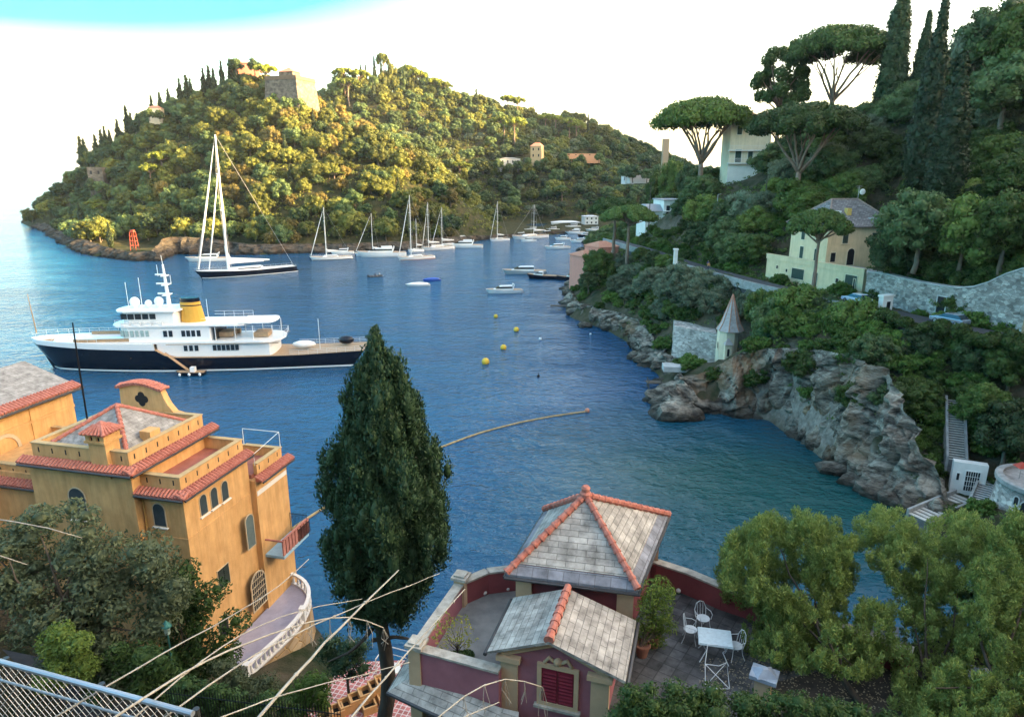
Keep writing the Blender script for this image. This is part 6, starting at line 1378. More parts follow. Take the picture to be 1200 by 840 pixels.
bp = [on_z(*q) for q in ((322, 634), (352, 613), (400, 582), (455, 552), (512, 526), (560, 508), (610, 495), (650, 487.5), (688, 482.5))]
bd = densify(bp, 1.2); bt = thing('floating_boom', 'long yellow floating boom curving over the water behind the tall cypress', 'boom', bp[0])
b = MB(); b.smooth = True; b.tube([p + Vector((0, 0, .06)) for p in bd], .14, 8); b.build('float_tube', mat('boom_tan', (.34, .26, .14), .8, var=.35, scale=1.5), bt)
b = MB(); b.smooth = True; b.sphere(bd[-1] + Vector((0, 0, .2)), .38, 10, 6); b.build('end_float', TERRA, bt)

# ------------------------------------------------------------------ buildings of the far peninsula and the quay
CAS = stone_mat('castle_stone', (.10, .085, .072), (.18, .155, .125), (.12, .10, .085), .6)
c0 = at(343, 126, 400); ct = thing('castle', 'stone castle bastion with sloping walls crowning the wooded hill', 'castle', c0); CF = frame((c0.x, c0.y, 0), -16)
zt = at(343, 90, 400).z; zb = c0.z - 8; w = 9.5
mb = MB(CF); mb.frustum([(-w - 1.5, -w - 1.5, zb), (w + 1.5, -w - 1.5, zb), (w + 1.5, w + 1.5, zb), (-w - 1.5, w + 1.5, zb)], [(-w, -w, zt - 2.5), (w, -w, zt - 2.5), (w, w, zt - 2.5), (-w, w, zt - 2.5)]); mb.build('bastion', CAS, ct)
mb = MB(CF); mb.b2((-w - .3, -w - .3, zt - 2.5), (w + .3, w + .3, zt - 2.0)); mb.b2((-w, -w, zt - 2), (w, -w + .8, zt - .6)); mb.b2((-w, w - .8, zt - 2), (w, w, zt - .6)); mb.b2((-w, -w + .8, zt - 2), (-w + .8, w - .8, zt - .6)); mb.b2((w - .8, -w + .8, zt - 2), (w, w - .8, zt - .6)); mb.build('parapet', mat('castle_brick', (.16, .11, .075), .9, scale=1.2), ct)
mb = MB(CF); mb.b2((-5, -3, zt - 2.5), (3.5, 5, zt + 2.2)); tw = mb.build('turret_room', CAS, ct)
mb = MB(CF); mb.frustum([(-5.4, -3.4, zt + 2.2), (3.9, -3.4, zt + 2.2), (3.9, 5.4, zt + 2.2), (-5.4, 5.4, zt + 2.2)], [(-1.2, .6, zt + 4.6), (-.4, .6, zt + 4.6), (-.4, 1.2, zt + 4.6), (-1.2, 1.2, zt + 4.6)]); mb.build('roof', TERRA, ct)
def far_house(px, py, Y, wpx, hpx, label, wallm, roofm=TERRA, rise=.25, ang=10, nwin=3, rows=1, name='far_house', cat='house', d=8):
    c = at(px, py, Y); f = Y * CP - (c.z - CAMZ) * SP; w = wpx * f / 800; h = hpx * f / 800; t = thing(name, label, cat, c); F = frame((c.x, c.y, 0), ang); u, n = dirs(ang)
    mb = MB(F); mb.b2((-w / 2, 0, c.z - 5), (w / 2, d, c.z + h)); mb.build('wall', wallm, t)
    if roofm: mb = MB(F); mb.frustum([(-w / 2 - .4, -.4, c.z + h), (w / 2 + .4, -.4, c.z + h), (w / 2 + .4, d + .4, c.z + h), (-w / 2 - .4, d + .4, c.z + h)], [(-w * .2, d * .45, c.z + h + w * rise), (w * .2, d * .45, c.z + h + w * rise), (w * .2, d * .55, c.z + h + w * rise), (-w * .2, d * .55, c.z + h + w * rise)]); mb.build('roof', roofm, t)
    for r in range(rows):
        for i in range(nwin):
            x = (i + .5) / nwin * w - w / 2; window(t, local(F, (x, -.03, c.z + h * (r + .5) / rows)), u, -n, min(1.2, w / nwin * .5), min(2, h / rows * .55), wallm, DARKW, fw=.12)
    return t
far_house(286, 81, 424, 34, 6, 'long pink building with terracotta roof on the castle hill summit', PINK, rise=.08)
far_house(181, 135, 415, 13, 8, 'small cream house with red roof on the shaded headland slope', CREAM, rise=.22, nwin=2)
far_house(114, 221, 392, 16, 24, 'grey ruined tower with dark windows in the headland wood', CAS, None, nwin=2, rows=2, name='ruin')
far_house(628, 186, 500, 13, 14, 'narrow ochre tower house with red roof on the harbour hill', mat('ochre_wall', (.55, .36, .20), .9), rise=.3, nwin=2, rows=2, ang=-15)
far_house(598, 193, 500, 24, 6.5, 'low white house left of the ochre tower house', mat('grey_white_plaster', (.45, .44, .42), .9), mat('grey_tile', (.3, .28, .26), .9), rise=.06, nwin=4)
far_house(754, 205, 420, 32, 5.5, 'white villa with flat roofs low on the saddle beside the bay', WHT, None, nwin=4)
far_house(738, 206, 425, 10, 5, 'small white annexe left of the saddle villa', WHT, TERRA, rise=.15, nwin=2)
far_house(683, 183, 520, 42, 2.6, 'long terracotta retaining terrace on the harbour hill', mat('terrace_brick', (.5, .26, .15), .9), None, nwin=5, name='terrace_wall', cat='terrace')
far_house(664, 268, 440, 34, 7, 'long white canopied quay building at the inner harbour', WHT, mat('canopy_grey', (.6, .62, .64), .8), rise=.05, nwin=5, ang=2)
far_house(693, 268, 430, 16, 14, 'white three tier harbour house behind the umbrella pine pair', WHT, mat('canopy_grey', (.6, .62, .64), .8), rise=.06, nwin=3, rows=3)
far_house(612, 272, 448, 14, 6, 'low brown boat shed on the harbour quay', mat('brown_plaster', (.25, .18, .14), .9), TERRA, rise=.15, nwin=2)
far_house(563, 273, 445, 36, 5, 'long low quay wall with arches at the hill foot', CONC, None, nwin=6, name='quay_wall', cat='quay', d=5)
far_house(592, 273, 446, 14, 4.5, 'low grey boat house left of the brown shed', CONC, mat('canopy_grey', (.6, .62, .64), .8), rise=.1, nwin=2)
# red beacon on the sunlit point
b0 = at(153, 300, 282); bt = thing('beacon', 'small red lattice beacon on the rocky point below castle hill', 'beacon', b0); RED = mat('red_beacon_paint', (.26, .055, .035), .7)
z0, z1 = 5.0, at(153, 273, 282).z; b = MB()
for sx in (-1, 1):
    for sy in (-1, 1): b.tube([(b0.x + sx * 1.2, b0.y + 4 + sy * 1.2, 2), (b0.x + sx * .8, b0.y + 4 + sy * .8, z1)], .16, 5)
for i in range(4): z = 4 + (z1 - 4) * i / 3; q = 1.2 - .4 * i / 3; b.tube([(b0.x - q, b0.y + 4 - q, z), (b0.x + q, b0.y + 4 - q, z), (b0.x + q, b0.y + 4 + q, z), (b0.x - q, b0.y + 4 + q, z), (b0.x - q, b0.y + 4 - q, z)], .12, 5)
b.build('lattice', RED, bt); b = MB(); b.box((b0.x, b0.y + 4, z1 + .4), (1.4, 1.4, .9)); b.build('lantern', RED, bt)
# ------------------------------------------------------------------ yellow house on the left
OCH = mat('ochre_house_plaster', (.53, .29, .12), .92, scale=1.3, bump=.008, bscale=22, c2=(.69, .40, .18), stretch=(1, 1, .6), streak=.2)
REDT = mat('red_roof_tile', (.35, .095, .07), .85, c2=(.54, .22, .17), scale=5)
REDF = mat('red_terrace_screed', (.36, .13, .10), .9, var=.25, scale=1.1)
SLATE = grid_mat('slate_courses', (.27, .26, .25), (.15, .145, .14), .55, .26, .010, mottled=.5, bump=.012, var=.12)
GUT = mat('lead_gutter', (.07, .07, .075), .5, metal=.4)
WHITE = mat('white_balustrade_stone', (.74, .72, .70), .8, var=.08)
A0 = (-20.2, 38.0); HA = -13.3
yh = thing('yellow_house', 'large ochre villa with stepped tiled roofs and a white balustraded terrace', 'house', (A0[0], A0[1], 3.0))
HF = frame((A0[0], A0[1], 0), HA); hu, hn = dirs(HA)
def yb(name, los, m, parent=yh, **kw):
    b = MB(HF)
    for lo, hi in los: b.b2(lo, hi)
    return b.build(name, m, parent, **kw)
yb('wall', [((-10.7, -.5, 2), (-3.0, 6.9, 17.2))], OCH)
yb('wall', [((-3.0, 0, 1), (0, 6.6, 15.75))], OCH)
yb('wall', [((-3.0, 6.6, 1), (.45, 10.6, 13.6))], OCH)
yb('wall', [((-20, .3, 2), (-10.7, 7, 15.7))], OCH)
def eaves(segs, z, parent=yh, out=.55, rise=.28):
    """row of barrel tiles running down over the wall head, with the gutter under it"""
    b = MB(HF); g_ = MB(HF); sl = MB(HF)
    for (x0, y0), (x1, y1), (nx, ny) in segs:
        L = math.hypot(x1 - x0, y1 - y0); n = max(2, int(L / .26)); tx, ty = (x1 - x0) / L, (y1 - y0) / L
        for i in range(n + 1):
            q = L * i / n; b.tube([(x0 + tx * q - nx * .02, y0 + ty * q - ny * .02, z + rise + .03), (x0 + tx * q + nx * out * .5, y0 + ty * q + ny * out * .5, z + rise * .5 + .05), (x0 + tx * q + nx * out, y0 + ty * q + ny * out, z + .02)], [.085, .1, .115], 7)
        sl.add([(x0, y0, z + rise - .03), (x1, y1, z + rise - .03), (x1 + nx * out, y1 + ny * out, z - .05), (x0 + nx * out, y0 + ny * out, z - .05), (x0, y0, z - .12), (x1, y1, z - .12)], [(0, 1, 2, 3), (4, 3, 2, 5), (0, 3, 4), (1, 5, 2)])
        g_.tube([(x0 + nx * (out + .04), y0 + ny * (out + .04), z - .1), (x1 + nx * (out + .04), y1 + ny * (out + .04), z - .1)], .075, 6)
    e = b.build('eaves_tile_row', REDT, parent); sl.build('eaves_board', REDT, e); g_.build('gutter', GUT, e); return e
eaves([((-10.9, -.5), (-2.5, -.5), (0, -1)), ((-3.0, -1.0), (-3.0, 7.2), (1, 0))], 17.2)
eaves([((-3.0, 0), (.5, 0), (0, -1)), ((0, -.5), (0, 6.6), (1, 0))], 15.7)
eaves([((.45, 6.7), (.45, 10.9), (1, 0))], 13.6)
eaves([((-20, .3), (-10.7, .3), (0, -1))], 15.0)
def parapet(x0, y0, x1, y1, z0, z1, th=.28, sides='fblr'):
    b = MB(HF)
    if 'f' in sides: b.b2((x0, y0, z0), (x1, y0 + th, z1))
    if 'b' in sides: b.b2((x0, y1 - th, z0), (x1, y1, z1))
    if 'l' in sides: b.b2((x0, y0 + th, z0), (x0 + th, y1 - th, z1))
    if 'r' in sides: b.b2((x1 - th, y0 + th, z0), (x1, y1 - th, z1))
    p = b.build('parapet', OCH, yh)
    c = MB(HF); o = .05
    if 'f' in sides: c.b2((x0 - o, y0 - o, z1), (x1 + o, y0 + th + o, z1 + .07))
    if 'r' in sides: c.b2((x1 - th - o, y0 + th + o, z1), (x1 + o, y1 + o, z1 + .07))
    if 'l' in sides: c.b2((x0 - o, y0 + th + o, z1), (x0 + th + o, y1 + o, z1 + .07))
    if 'b' in sides: c.b2((x0 + th + o, y1 - th - o, z1), (x1 - th - o, y1 + o, z1 + .07))
    c.build('coping', mat('mossy_coping', (.36, .26, .15), .95, var=.35, scale=2.5, c2=(.52, .36, .18)), p)
    s = MB(HF)
    if 'f' in sides:
        n = int((x1 - x0) / .95)
        for i in range(n): x = x0 + (i + .5) * (x1 - x0) / n; s.b2((x - .05, y0 - .004, z0 + .28), (x + .05, y0 + .02, z0 + .62))
    if 'r' in sides:
        n = int((y1 - y0) / .95)
        for i in range(n): y = y0 + (i + .5) * (y1 - y0) / n; s.b2((x1 - .02, y - .05, z0 + .28), (x1 + .004, y + .05, z0 + .62))
    if s.v: s.build('drain_slit', DARKW, p)
    return p
parapet(-10.4, -.3, -3.2, 6.6, 17.45, 18.3)
parapet(-3.0, .15, -.15, 6.5, 15.95, 16.75, sides='fbr')
parapet(-3.0, 6.9, .3, 10.4, 13.85, 14.6, sides='br')
parapet(-20, .5, -10.7, 7, 15.25, 16.1, sides='fb')
yb('terrace_roof', [((-3.0, .43, 15.8), (-.43, 6.3, 15.98))], REDF); yb('terrace_roof', [((-20, .78, 15.2), (-10.7, 6.7, 15.45))], REDF); yb('terrace_roof', [((-3, 6.9, 13.6), (0, 10.1, 13.9))], REDF)
# slate pyramid roof with red hips
b = MB(HF); ap = (-6.8, 3.1, 19.95); cr = [(-10.1, 0, 17.75), (-3.5, 0, 17.75), (-3.5, 6.3, 17.75), (-10.1, 6.3, 17.75)]
b.add(cr + [ap], [(0, 1, 4), (1, 2, 4), (2, 3, 4), (3, 0, 4)]); rf = b.build('slate_roof', SLATE, yh, uv=True)
for c in cr: ridge_tiles([HF @ Vector(c), HF @ Vector(ap)], rf, REDT, .14, 'hip_tile_row', .36)
# belvedere gable with its curved tiled crown and quatrefoil
b = MB(HF); pts = [(-9.7, 17.5)] + [(-9.55 + 3.4 * i / 10, 19.95 + .36 * math.sin(math.pi * i / 10)) for i in range(11)] + [(-5.95, 19.4), (-5.7, 18.9), (-5.3, 18.4), (-4.8, 18.3), (-4.8, 17.5)]
b.ext([(x, 6.35, z) for x, z in pts], (0, .5, 0)); gb_ = b.build('belvedere_gable', OCH, yh)
b = MB(HF)
for i in range(17):
    x = -9.65 + 3.6 * i / 16; z = 20.0 + .36 * math.sin(math.pi * min(1, max(0, (x + 9.55) / 3.4))); b.tube([(x, 6.15, z), (x, 6.6, z + .1), (x, 7.05, z)], [.13, .13, .13], 7)
b.build('crown_tile_row', REDT, gb_)
b = MB(HF)
for dx, dz in ((.28, 0), (-.28, 0), (0, .28), (0, -.28)): b.ext([(-7.8 + dx + .27 * math.cos(a * math.pi / 6), 6.33 - (dx + dz * 2) * .004, 19.2 + dz + .27 * math.sin(a * math.pi / 6)) for a in range(12)], (0, .1, 0))
b.build('quatrefoil_opening', DARKW, gb_)
# chimney with tiled cap
b = MB(HF); b.b2((-5.65, -.62, 16.6), (-4.45, .5, 19.0)); ch = b.build('chimney', OCH, yh)
b = MB(HF); b.b2((-5.8, -.77, 18.9), (-4.3, .65, 19.05)); b.b2((-5.72, -.7, 19.05), (-5.42, .58, 19.4)); b.b2((-4.68, -.7, 19.05), (-4.38, .58, 19.4)); b.b2((-5.2, -.7, 19.05), (-4.9, .58, 19.4)); b.b2((-5.85, -.82, 19.4), (-4.25, .7, 19.5)); b.build('chimney_head', OCH, ch)
b = MB(HF); b.b2((-5.6, -.6, 19.05), (-4.5, .48, 19.4)); b.build('flue_opening', DARKW, ch)
b = MB(HF); b.frustum([(-5.9, -.87, 19.5), (-4.2, -.87, 19.5), (-4.2, .75, 19.5), (-5.9, .75, 19.5)], [(-5.1, -.1, 20.15), (-5.0, -.1, 20.15), (-5.0, 0, 20.15), (-5.1, 0, 20.15)])
for i in range(7):
    for (p, q) in (((-5.9 + 1.7 * i / 6, -.9), 0), ((-4.17, -.87 + 1.62 * i / 6), 1)): b.tube([(p[0], p[1], 19.52), (-5.05 + (p[0] + 5.05) * .3, -.06 + (p[1] + .06) * .3, 19.98)], [.1, .07], 6)
b.build('chimney_cap', REDT, ch)
yb('vent_box', [((-4.3, 2.0, 17.8), (-3.5, 2.9, 18.75))], OCH)
# windows on the three faces seen
face_r = HF @ Vector((0, 0, 0)); face_f = HF @ Vector((-1.5, 0, 0)); face_m = HF @ Vector((-6, -.5, 0)); face_t = HF @ Vector((.45, 8, 0)); face_l = HF @ Vector((-14, .3, 0))
TRIM = mat('window_surround', (.50, .40, .28), .85, var=.1); SHUT = mat('dark_blue_green_shutter', (.035, .055, .065), .55, var=.2)
for px, py, w, h in ((238, 591, .75, 1.45), (250.5, 582.5, .75, 1.45), (263, 574.5, .75, 1.45)): window(yh, on_plane(px, py, face_r, hu) + hu * .02, hn, hu, w, h, TRIM, SHUT, True, fw=.05, proud=.03, sill=WHT)
f = window(yh, on_plane(262, 675, face_r, hu) + hu * .02, hn, hu, 1.25, 1.5, TRIM, DARKW, fw=.05, proud=.03); shutters(f, on_plane(262, 675, face_r, hu) + hu * .03, hn, hu, 1.1, 1.4, mat('dark_green_louvre', (.018, .028, .022), .6))
window(yh, on_plane(187, 603, face_f, -hn) - hn * .02, hu, -hn, .95, 1.65, TRIM, SHUT, True, fw=.06, proud=.03, sill=WHT)
window(yh, on_plane(92, 590, face_m, -hn) - hn * .02, hu, -hn, 1.35, 2.3, TRIM, SHUT, True, fw=.07, proud=.03, sill=WHT)
window(yh, on_plane(2, 735, face_l, -hn) - hn * .02, hu, -hn, 2.0, 3.3, TRIM, DARKW, True, fw=.1, proud=.06, name='arched_door', pane='panel')
f = window(yh, on_plane(293, 622, face_t, hu) + hu * .02, hn, hu, 1.0, 2.6, TRIM, mat('grey_green_shutter', (.10, .14, .14), .6), True, fw=.06, proud=.04)
f = window(yh, on_plane(303, 690, face_t, hu) + hu * .02, hn, hu, 1.8, 2.9, TRIM, DARKW, True, fw=.1, proud=.05, name='arched_door', pane='iron_grille_panel', bars=(6, 5))
window(yh, on_plane(262, 735, face_r, hu) + hu * .02, hn, hu, 1.1, 1.5, TRIM, DARKW, fw=.06, proud=.03)
yb('white_band', [((.45, 6.7, 12.4), (.49, 10.5, 12.75))], WHT)
yb('string_course', [((-3.05, -.03, 12.6), (.03, 0, 12.72)), ((0, 0, 12.6), (.035, 6.6, 12.72))], OCH)
yb('corner_pilaster', [((-3.4, -.56, 2), (-3.0, -.5, 17.0))], OCH)
b = MB(HF); b.tube([(-2.85, -.08, 15.6), (-2.85, -.08, 4)], .06, 6); b.build('drain_pipe', mat('ochre_drain', (.42, .25, .09), .6), yh)
# balcony and its awning-striped soffit
bz = 7.6; bal = yb('balcony', [((.45, 6.9, bz - .22), (2.0, 10.4, bz))], mat('blue_balcony_edge', (.28, .46, .56), .8, var=.1))
b = MB(HF)
for i in range(9): y = 6.95 + i * .42; b.b2((1.86, y, bz), (1.96, y + .3, bz + 1.2))
b.b2((.5, 6.95, bz + 1.1), (1.99, 7.05, bz + 1.22)); b.b2((1.84, 7.05, bz + 1.2), (1.99, 10.3, bz + 1.28)); b.build('red_slatted_parapet', mat('dusty_red_tile', (.42, .17, .14), .9, var=.2), bal)
b = MB(HF)
for i in range(16): y = 9.0 + i * .11; b.tube([(2.0, y, bz), (2.0, y, bz + 1.0)], .018, 4)
for i in range(13): x = .5 + i * .12; b.tube([(x, 10.4, bz), (x, 10.4, bz + 1.6)], .018, 4)
b.tube([(2, 9, bz + 1), (2, 10.4, bz + 1)], .025, 4); b.tube([(.5, 10.4, bz + 1.5), (2, 10.4, bz + 1.5)], .025, 4); b.build('iron_railing', IRON, bal)
# roof rail of the rear terrace
b = MB(HF); b.tube([(-2.8, 10.3, 14.6), (-2.8, 10.3, 15.9), (.3, 10.3, 15.9), (.3, 10.3, 14.6)], .03, 5); b.tube([(.3, 7, 14.6), (.3, 7, 15.5), (.3, 10.3, 15.9)], .02, 5); b.build('roof_railing', WHT, yh)
# sea terrace: floor, stone base, balustrade
TZ = 3.2; line = [on_z(px, py, TZ + .95) for px, py in ((318, 668), (338, 669), (355, 676), (363, 688), (361, 704), (348, 724), (330, 742), (310, 760), (288, 780))]
inn = [HF @ Vector((.3, 10.0, 0)), HF @ Vector((.3, -2.5, 0))]
fl_ = [Vector((p.x, p.y, 0)) for p in line] + [inn[1], inn[0]]
b = MB(); b.prism([(p.x, p.y) for p in fl_], TZ - .2, TZ); b.build('terrace_floor', mat('lilac_tile_floor', (.34, .32, .40), .7, var=.12, scale=2), yh)
STB = stone_mat('ochre_stone_base', (.30, .20, .12), (.46, .34, .22), (.50, .30, .13), 1.0, edge=.09)
bc = sum(fl_, Vector()) / len(fl_)
b = MB(); b.frustum([(bc.x + (p.x - bc.x) * 1.12, bc.y + (p.y - bc.y) * 1.08, -1.2) for p in fl_], [(p.x, p.y, TZ - .2) for p in fl_]); b.build('stone_base', STB, yh)
bl_ = densify(line, .42)
for i, p in enumerate(bl_):
    b = MB(); b.smooth = True; q = Vector((p.x, p.y, TZ)); b.lathe(q, [(.07, .12), (.10, .18), (.13, .32), (.08, .5), (.06, .62), (.09, .72), (.09, .8)], 8); b.build('baluster', WHITE, yh)
a, c = strip(bl_, -.13, .13)
for z0, z1 in ((TZ + .8, TZ + .95), (TZ, TZ + .13)):
    b = MB()
    for i in range(len(a) - 1):
        vs_ = [Vector((p.x, p.y, z)) for z in (z0, z1) for p in (a[i], c[i], c[i + 1], a[i + 1])]; b.add(vs_, [(0, 3, 2, 1), (4, 5, 6, 7), (0, 1, 5, 4), (1, 2, 6, 5), (2, 3, 7, 6), (3, 0, 4, 7)])
    b.build('balustrade_rail', WHITE, yh)
for i in (0, len(bl_) // 2, len(bl_) - 1): q = bl_[i]; b = MB(); b.box((q.x, q.y, TZ + .52), (.36, .36, 1.06)); b.box((q.x, q.y, TZ + 1.1), (.46, .46, .1)); b.build('balustrade_pier', WHITE, yh)
q = bl_[0]; b = MB(); b.smooth = True; b.lathe((q.x, q.y, TZ + 1.15), [(.1, 0), (.2, .1), (.24, .3), (.12, .5), (.16, .58), (.05, .7)], 10); b.build('urn_finial', WHITE, yh)

# neighbour with slate roof, upper left
N0 = on_z(94, 452, 18.6); nb = thing('ochre_neighbour_house', 'ochre house with slate roof and red tile edge cut by the left border', 'house', (N0.x, N0.y, 8)); NF = frame((N0.x, N0.y, 0), -13.3)
b = MB(NF); b.b2((-9, -12, 6), (-.5, -.4, 18.4)); b.build('wall', OCH, nb)
b = MB(NF); b.add([(0, -12.5, 18.6), (0, 0, 18.6), (-5, 0, 20.3), (-5, -12.5, 20.3), (-10, 0, 18.6), (-10, -12.5, 18.6), (0, -12.5, 18.4), (0, 0, 18.4), (-10, 0, 18.4), (-10, -12.5, 18.4)], [(0, 1, 2, 3), (3, 2, 4, 5), (0, 6, 7, 1), (1, 7, 8, 4, 2), (0, 3, 5, 9, 6), (6, 9, 8, 7)]); nr_ = b.build('slate_roof', SLATE, nb, uv=True)
b = MB(NF)
for i in range(46): y = -12.4 + i * .275; b.tube([(.12, y, 18.62), (-.75, y, 18.95)], [.12, .1], 7)
b.build('edge_tile_row', REDT, nr_); b = MB(NF); b.tube([(.2, -12.5, 18.45), (.2, .1, 18.45)], .08, 6); b.build('gutter', GUT, nr_)
b = MB(NF); b.b2((-.5, -4.2, 8), (-.42, -3.7, 18.4)); b.b2((-.5, -9, 17.0), (-.42, -.4, 17.2)); b.build('pilaster', OCH, nb)
nu, nv = dirs(-13.3); window(nb, NF @ Vector((-.48, -6.5, 15.5)), nv, nu, 2.4, 3.0, TRIM, OCH, True, fw=.25, proud=.1, name='blind_arch', pane='panel')
p0 = at(100, 482, 44); p1 = at(85, 378, 44); b = MB(); b.tube([(p0.x, p0.y, p0.z - 3), p0.lerp(p1, .5), (p1.x, p1.y, p1.z)], [.06, .06, .04], 6); b.build('aerial_pole', IRON, label='thin dark pole standing before the yacht beside the slate roofed neighbour', cat='pole')

# garden below the yellow house: lane, lamp, iron fence, tiled terrace and planters
l0 = [on_z(*q) for q in ((-40, 790, 7.2), (60, 812, 6.8), (150, 850, 6.4))]
b = MB(); a, c = strip(l0, -2.2, 2.2)
for i in range(2): b.add([a[i], c[i], c[i + 1], a[i + 1]] + [p - Vector((0, 0, 1.5)) for p in (a[i], c[i], c[i + 1], a[i + 1])], [(0, 1, 2, 3), (0, 3, 7, 4), (1, 5, 6, 2), (0, 4, 5, 1), (2, 6, 7, 3)])
b.build('lane', ASPH, kind='structure')
lp = at(204, 790, 31); lt_ = thing('street_lamp', 'green cast iron street lamp with lantern head among the garden shrubs', 'street lamp', (lp.x, lp.y, lp.z - 1.5)); TEAL = mat('teal_lamp_paint', (.03, .17, .15), .45, metal=.3)
top = at(202, 727, 31).z; b = MB(); b.lathe((lp.x, lp.y, 0), [(.14, lp.z - 1.5), (.12, lp.z), (.06, lp.z + .3), (.045, top - .85)], 10); b.build('post', TEAL, lt_)
b = MB(); b.lathe((lp.x, lp.y, 0), [(.08, top - .85), (.14, top - .8), (.2, top - .36)], 6); b.build('lantern_glass', mat('lamp_glass', (.35, .48, .46), .2, spec=.6), lt_)
b = MB(); b.lathe((lp.x, lp.y, 0), [(.27, top - .36), (.24, top - .28), (.1, top - .1), (.03, top)], 10); b.build('lantern_cap', TEAL, lt_)
fa, fb_ = at(196, 822, 26), at(400, 848, 24); ft = thing('iron_fence', 'black wrought iron garden fence of spear pickets below the terrace base', 'fence', (fa.x, fa.y, fa.z - 1)); b = MB(); n = 60
for i in range(n + 1): p = fa.lerp(fb_, i / n); b.tube([p - Vector((0, 0, .9)), p + Vector((0, 0, .75)), p + Vector((0, 0, .95))], [.018, .018, .004], 5)
b.build('pickets_panel', IRON, ft); b = MB()
for z in (-.6, .5): b.tube([fa + Vector((0, 0, z)), fb_ + Vector((0, 0, z))], .025, 5)
b.build('rail', IRON, ft)
CHK = grid_mat('red_white_tiles', (.46, .15, .14), (.62, .52, .50), .32, .32, .035, offset=0, mottled=.2, rot=.3)
tz4 = 4.0; tp = [on_z(px, py, tz4) for px, py in ((375, 800), (425, 775), (500, 772), (520, 870), (340, 870))]
b = MB(); b.prism([(p.x, p.y) for p in tp], 0, tz4); b.build('tiled_terrace', CHK, label='low terrace paved in red and white squares beside the cypress trunk', cat='terrace', uv=True)
pw = thing('planter_row', 'stepped row of open ochre planter boxes on the red tiled terrace', 'planter', on_z(445, 800, tz4))
PLT = mat('planter_clay', (.56, .31, .14), .9, var=.15)
for i, (px, py, z) in enumerate(((448, 794, 5.2), (440, 800, 5.05), (428, 808, 4.9), (417, 815, 4.75), (405, 822, 4.6), (394, 829, 4.5), (382, 835, 4.4), (450, 812, 4.6), (432, 823, 4.5))):
    c = on_z(px, py, z); b = MB(frame((c.x, c.y, 0), 28)); w = .42
    b.b2((-w, -w, 3.8), (w, -w + .1, z)); b.b2((-w, w - .1, 3.8), (w, w, z)); b.b2((-w, -w + .1, 3.8), (-w + .1, w - .1, z)); b.b2((w - .1, -w + .1, 3.8), (w, w - .1, z)); bx_ = b.build('planter_box', PLT, pw)
    b = MB(frame((c.x, c.y, 0), 28)); b.b2((-w + .1, -w + .1, 3.8), (w - .1, w - .1, z - .3)); b.build('soil', mat('dark_soil', (.03, .022, .016), .95), bx_)
gt_ = thing('glass_railing', 'white tubular railing with clear corner beside the pink house', 'railing', on_z(462, 790, 4.0)); b = MB()
rp_ = [on_z(px, py, 5.1) for px, py in ((440, 772), (452, 756), (486, 765), (478, 785))]
b.tube(rp_, .035, 6)
for p in rp_: b.tube([p, Vector((p.x, p.y, 4.0))], .03, 6)
b.tube([p - Vector((0, 0, .55)) for p in rp_], .02, 6); b.build('frame', WHT, gt_)
tb = thing('white_side_table', 'small white square table on the red tiled terrace', 'table', on_z(460, 795, 4.0)); c = on_z(461, 783, 4.75)
b = MB(frame((c.x, c.y, 0), 20)); b.b2((-.45, -.45, 4.68), (.45, .45, 4.75)); b.build('tabletop', WHT, tb)
for sx in (-1, 1):
    for sy in (-1, 1): b = MB(frame((c.x, c.y, 0), 20)); b.tube([(sx * .38, sy * .38, 4.0), (sx * .38, sy * .38, 4.7)], .03, 5); b.build('leg', WHT, tb)
# ------------------------------------------------------------------ pink pavilion house and its roof terrace
MAUVE = mat('mauve_plaster', (.34, .125, .15), .9, var=.14, scale=1.2, bump=.004, bscale=30)
MAROON = mat('maroon_plaster', (.27, .07, .075), .9, var=.15, scale=1.2)
TANP = mat('tan_pilaster', (.52, .36, .23), .9, var=.12, scale=1.5)
STONEC = mat('weathered_coping', (.50, .46, .40), .9, c2=(.25, .23, .20), scale=3.5, bump=.01)
PAVE = grid_mat('dark_terrace_paving', (.085, .085, .088), (.05, .05, .052), .42, .42, .02, offset=0, mottled=.65, rot=.6, bump=.006)
SCREED = mat('grey_screed', (.13, .13, .13), .85, c2=(.30, .29, .27), scale=.9, bump=.004)
SLATEP = grid_mat('pavilion_slate', (.33, .31, .285), (.17, .16, .15), .62, .21, .011, mottled=.6, bump=.012, var=.13)
LEAD = grid_mat('blue_eaves_slate', (.19, .20, .23), (.10, .10, .11), .5, .6, .010, mottled=.5, var=.12)
Z0 = 20.0
ph = thing('pink_pavilion_house', 'mauve pink house with hipped slate pavilion, gabled annexe and walled roof terrace', 'house', (2.5, 19.5, 8))
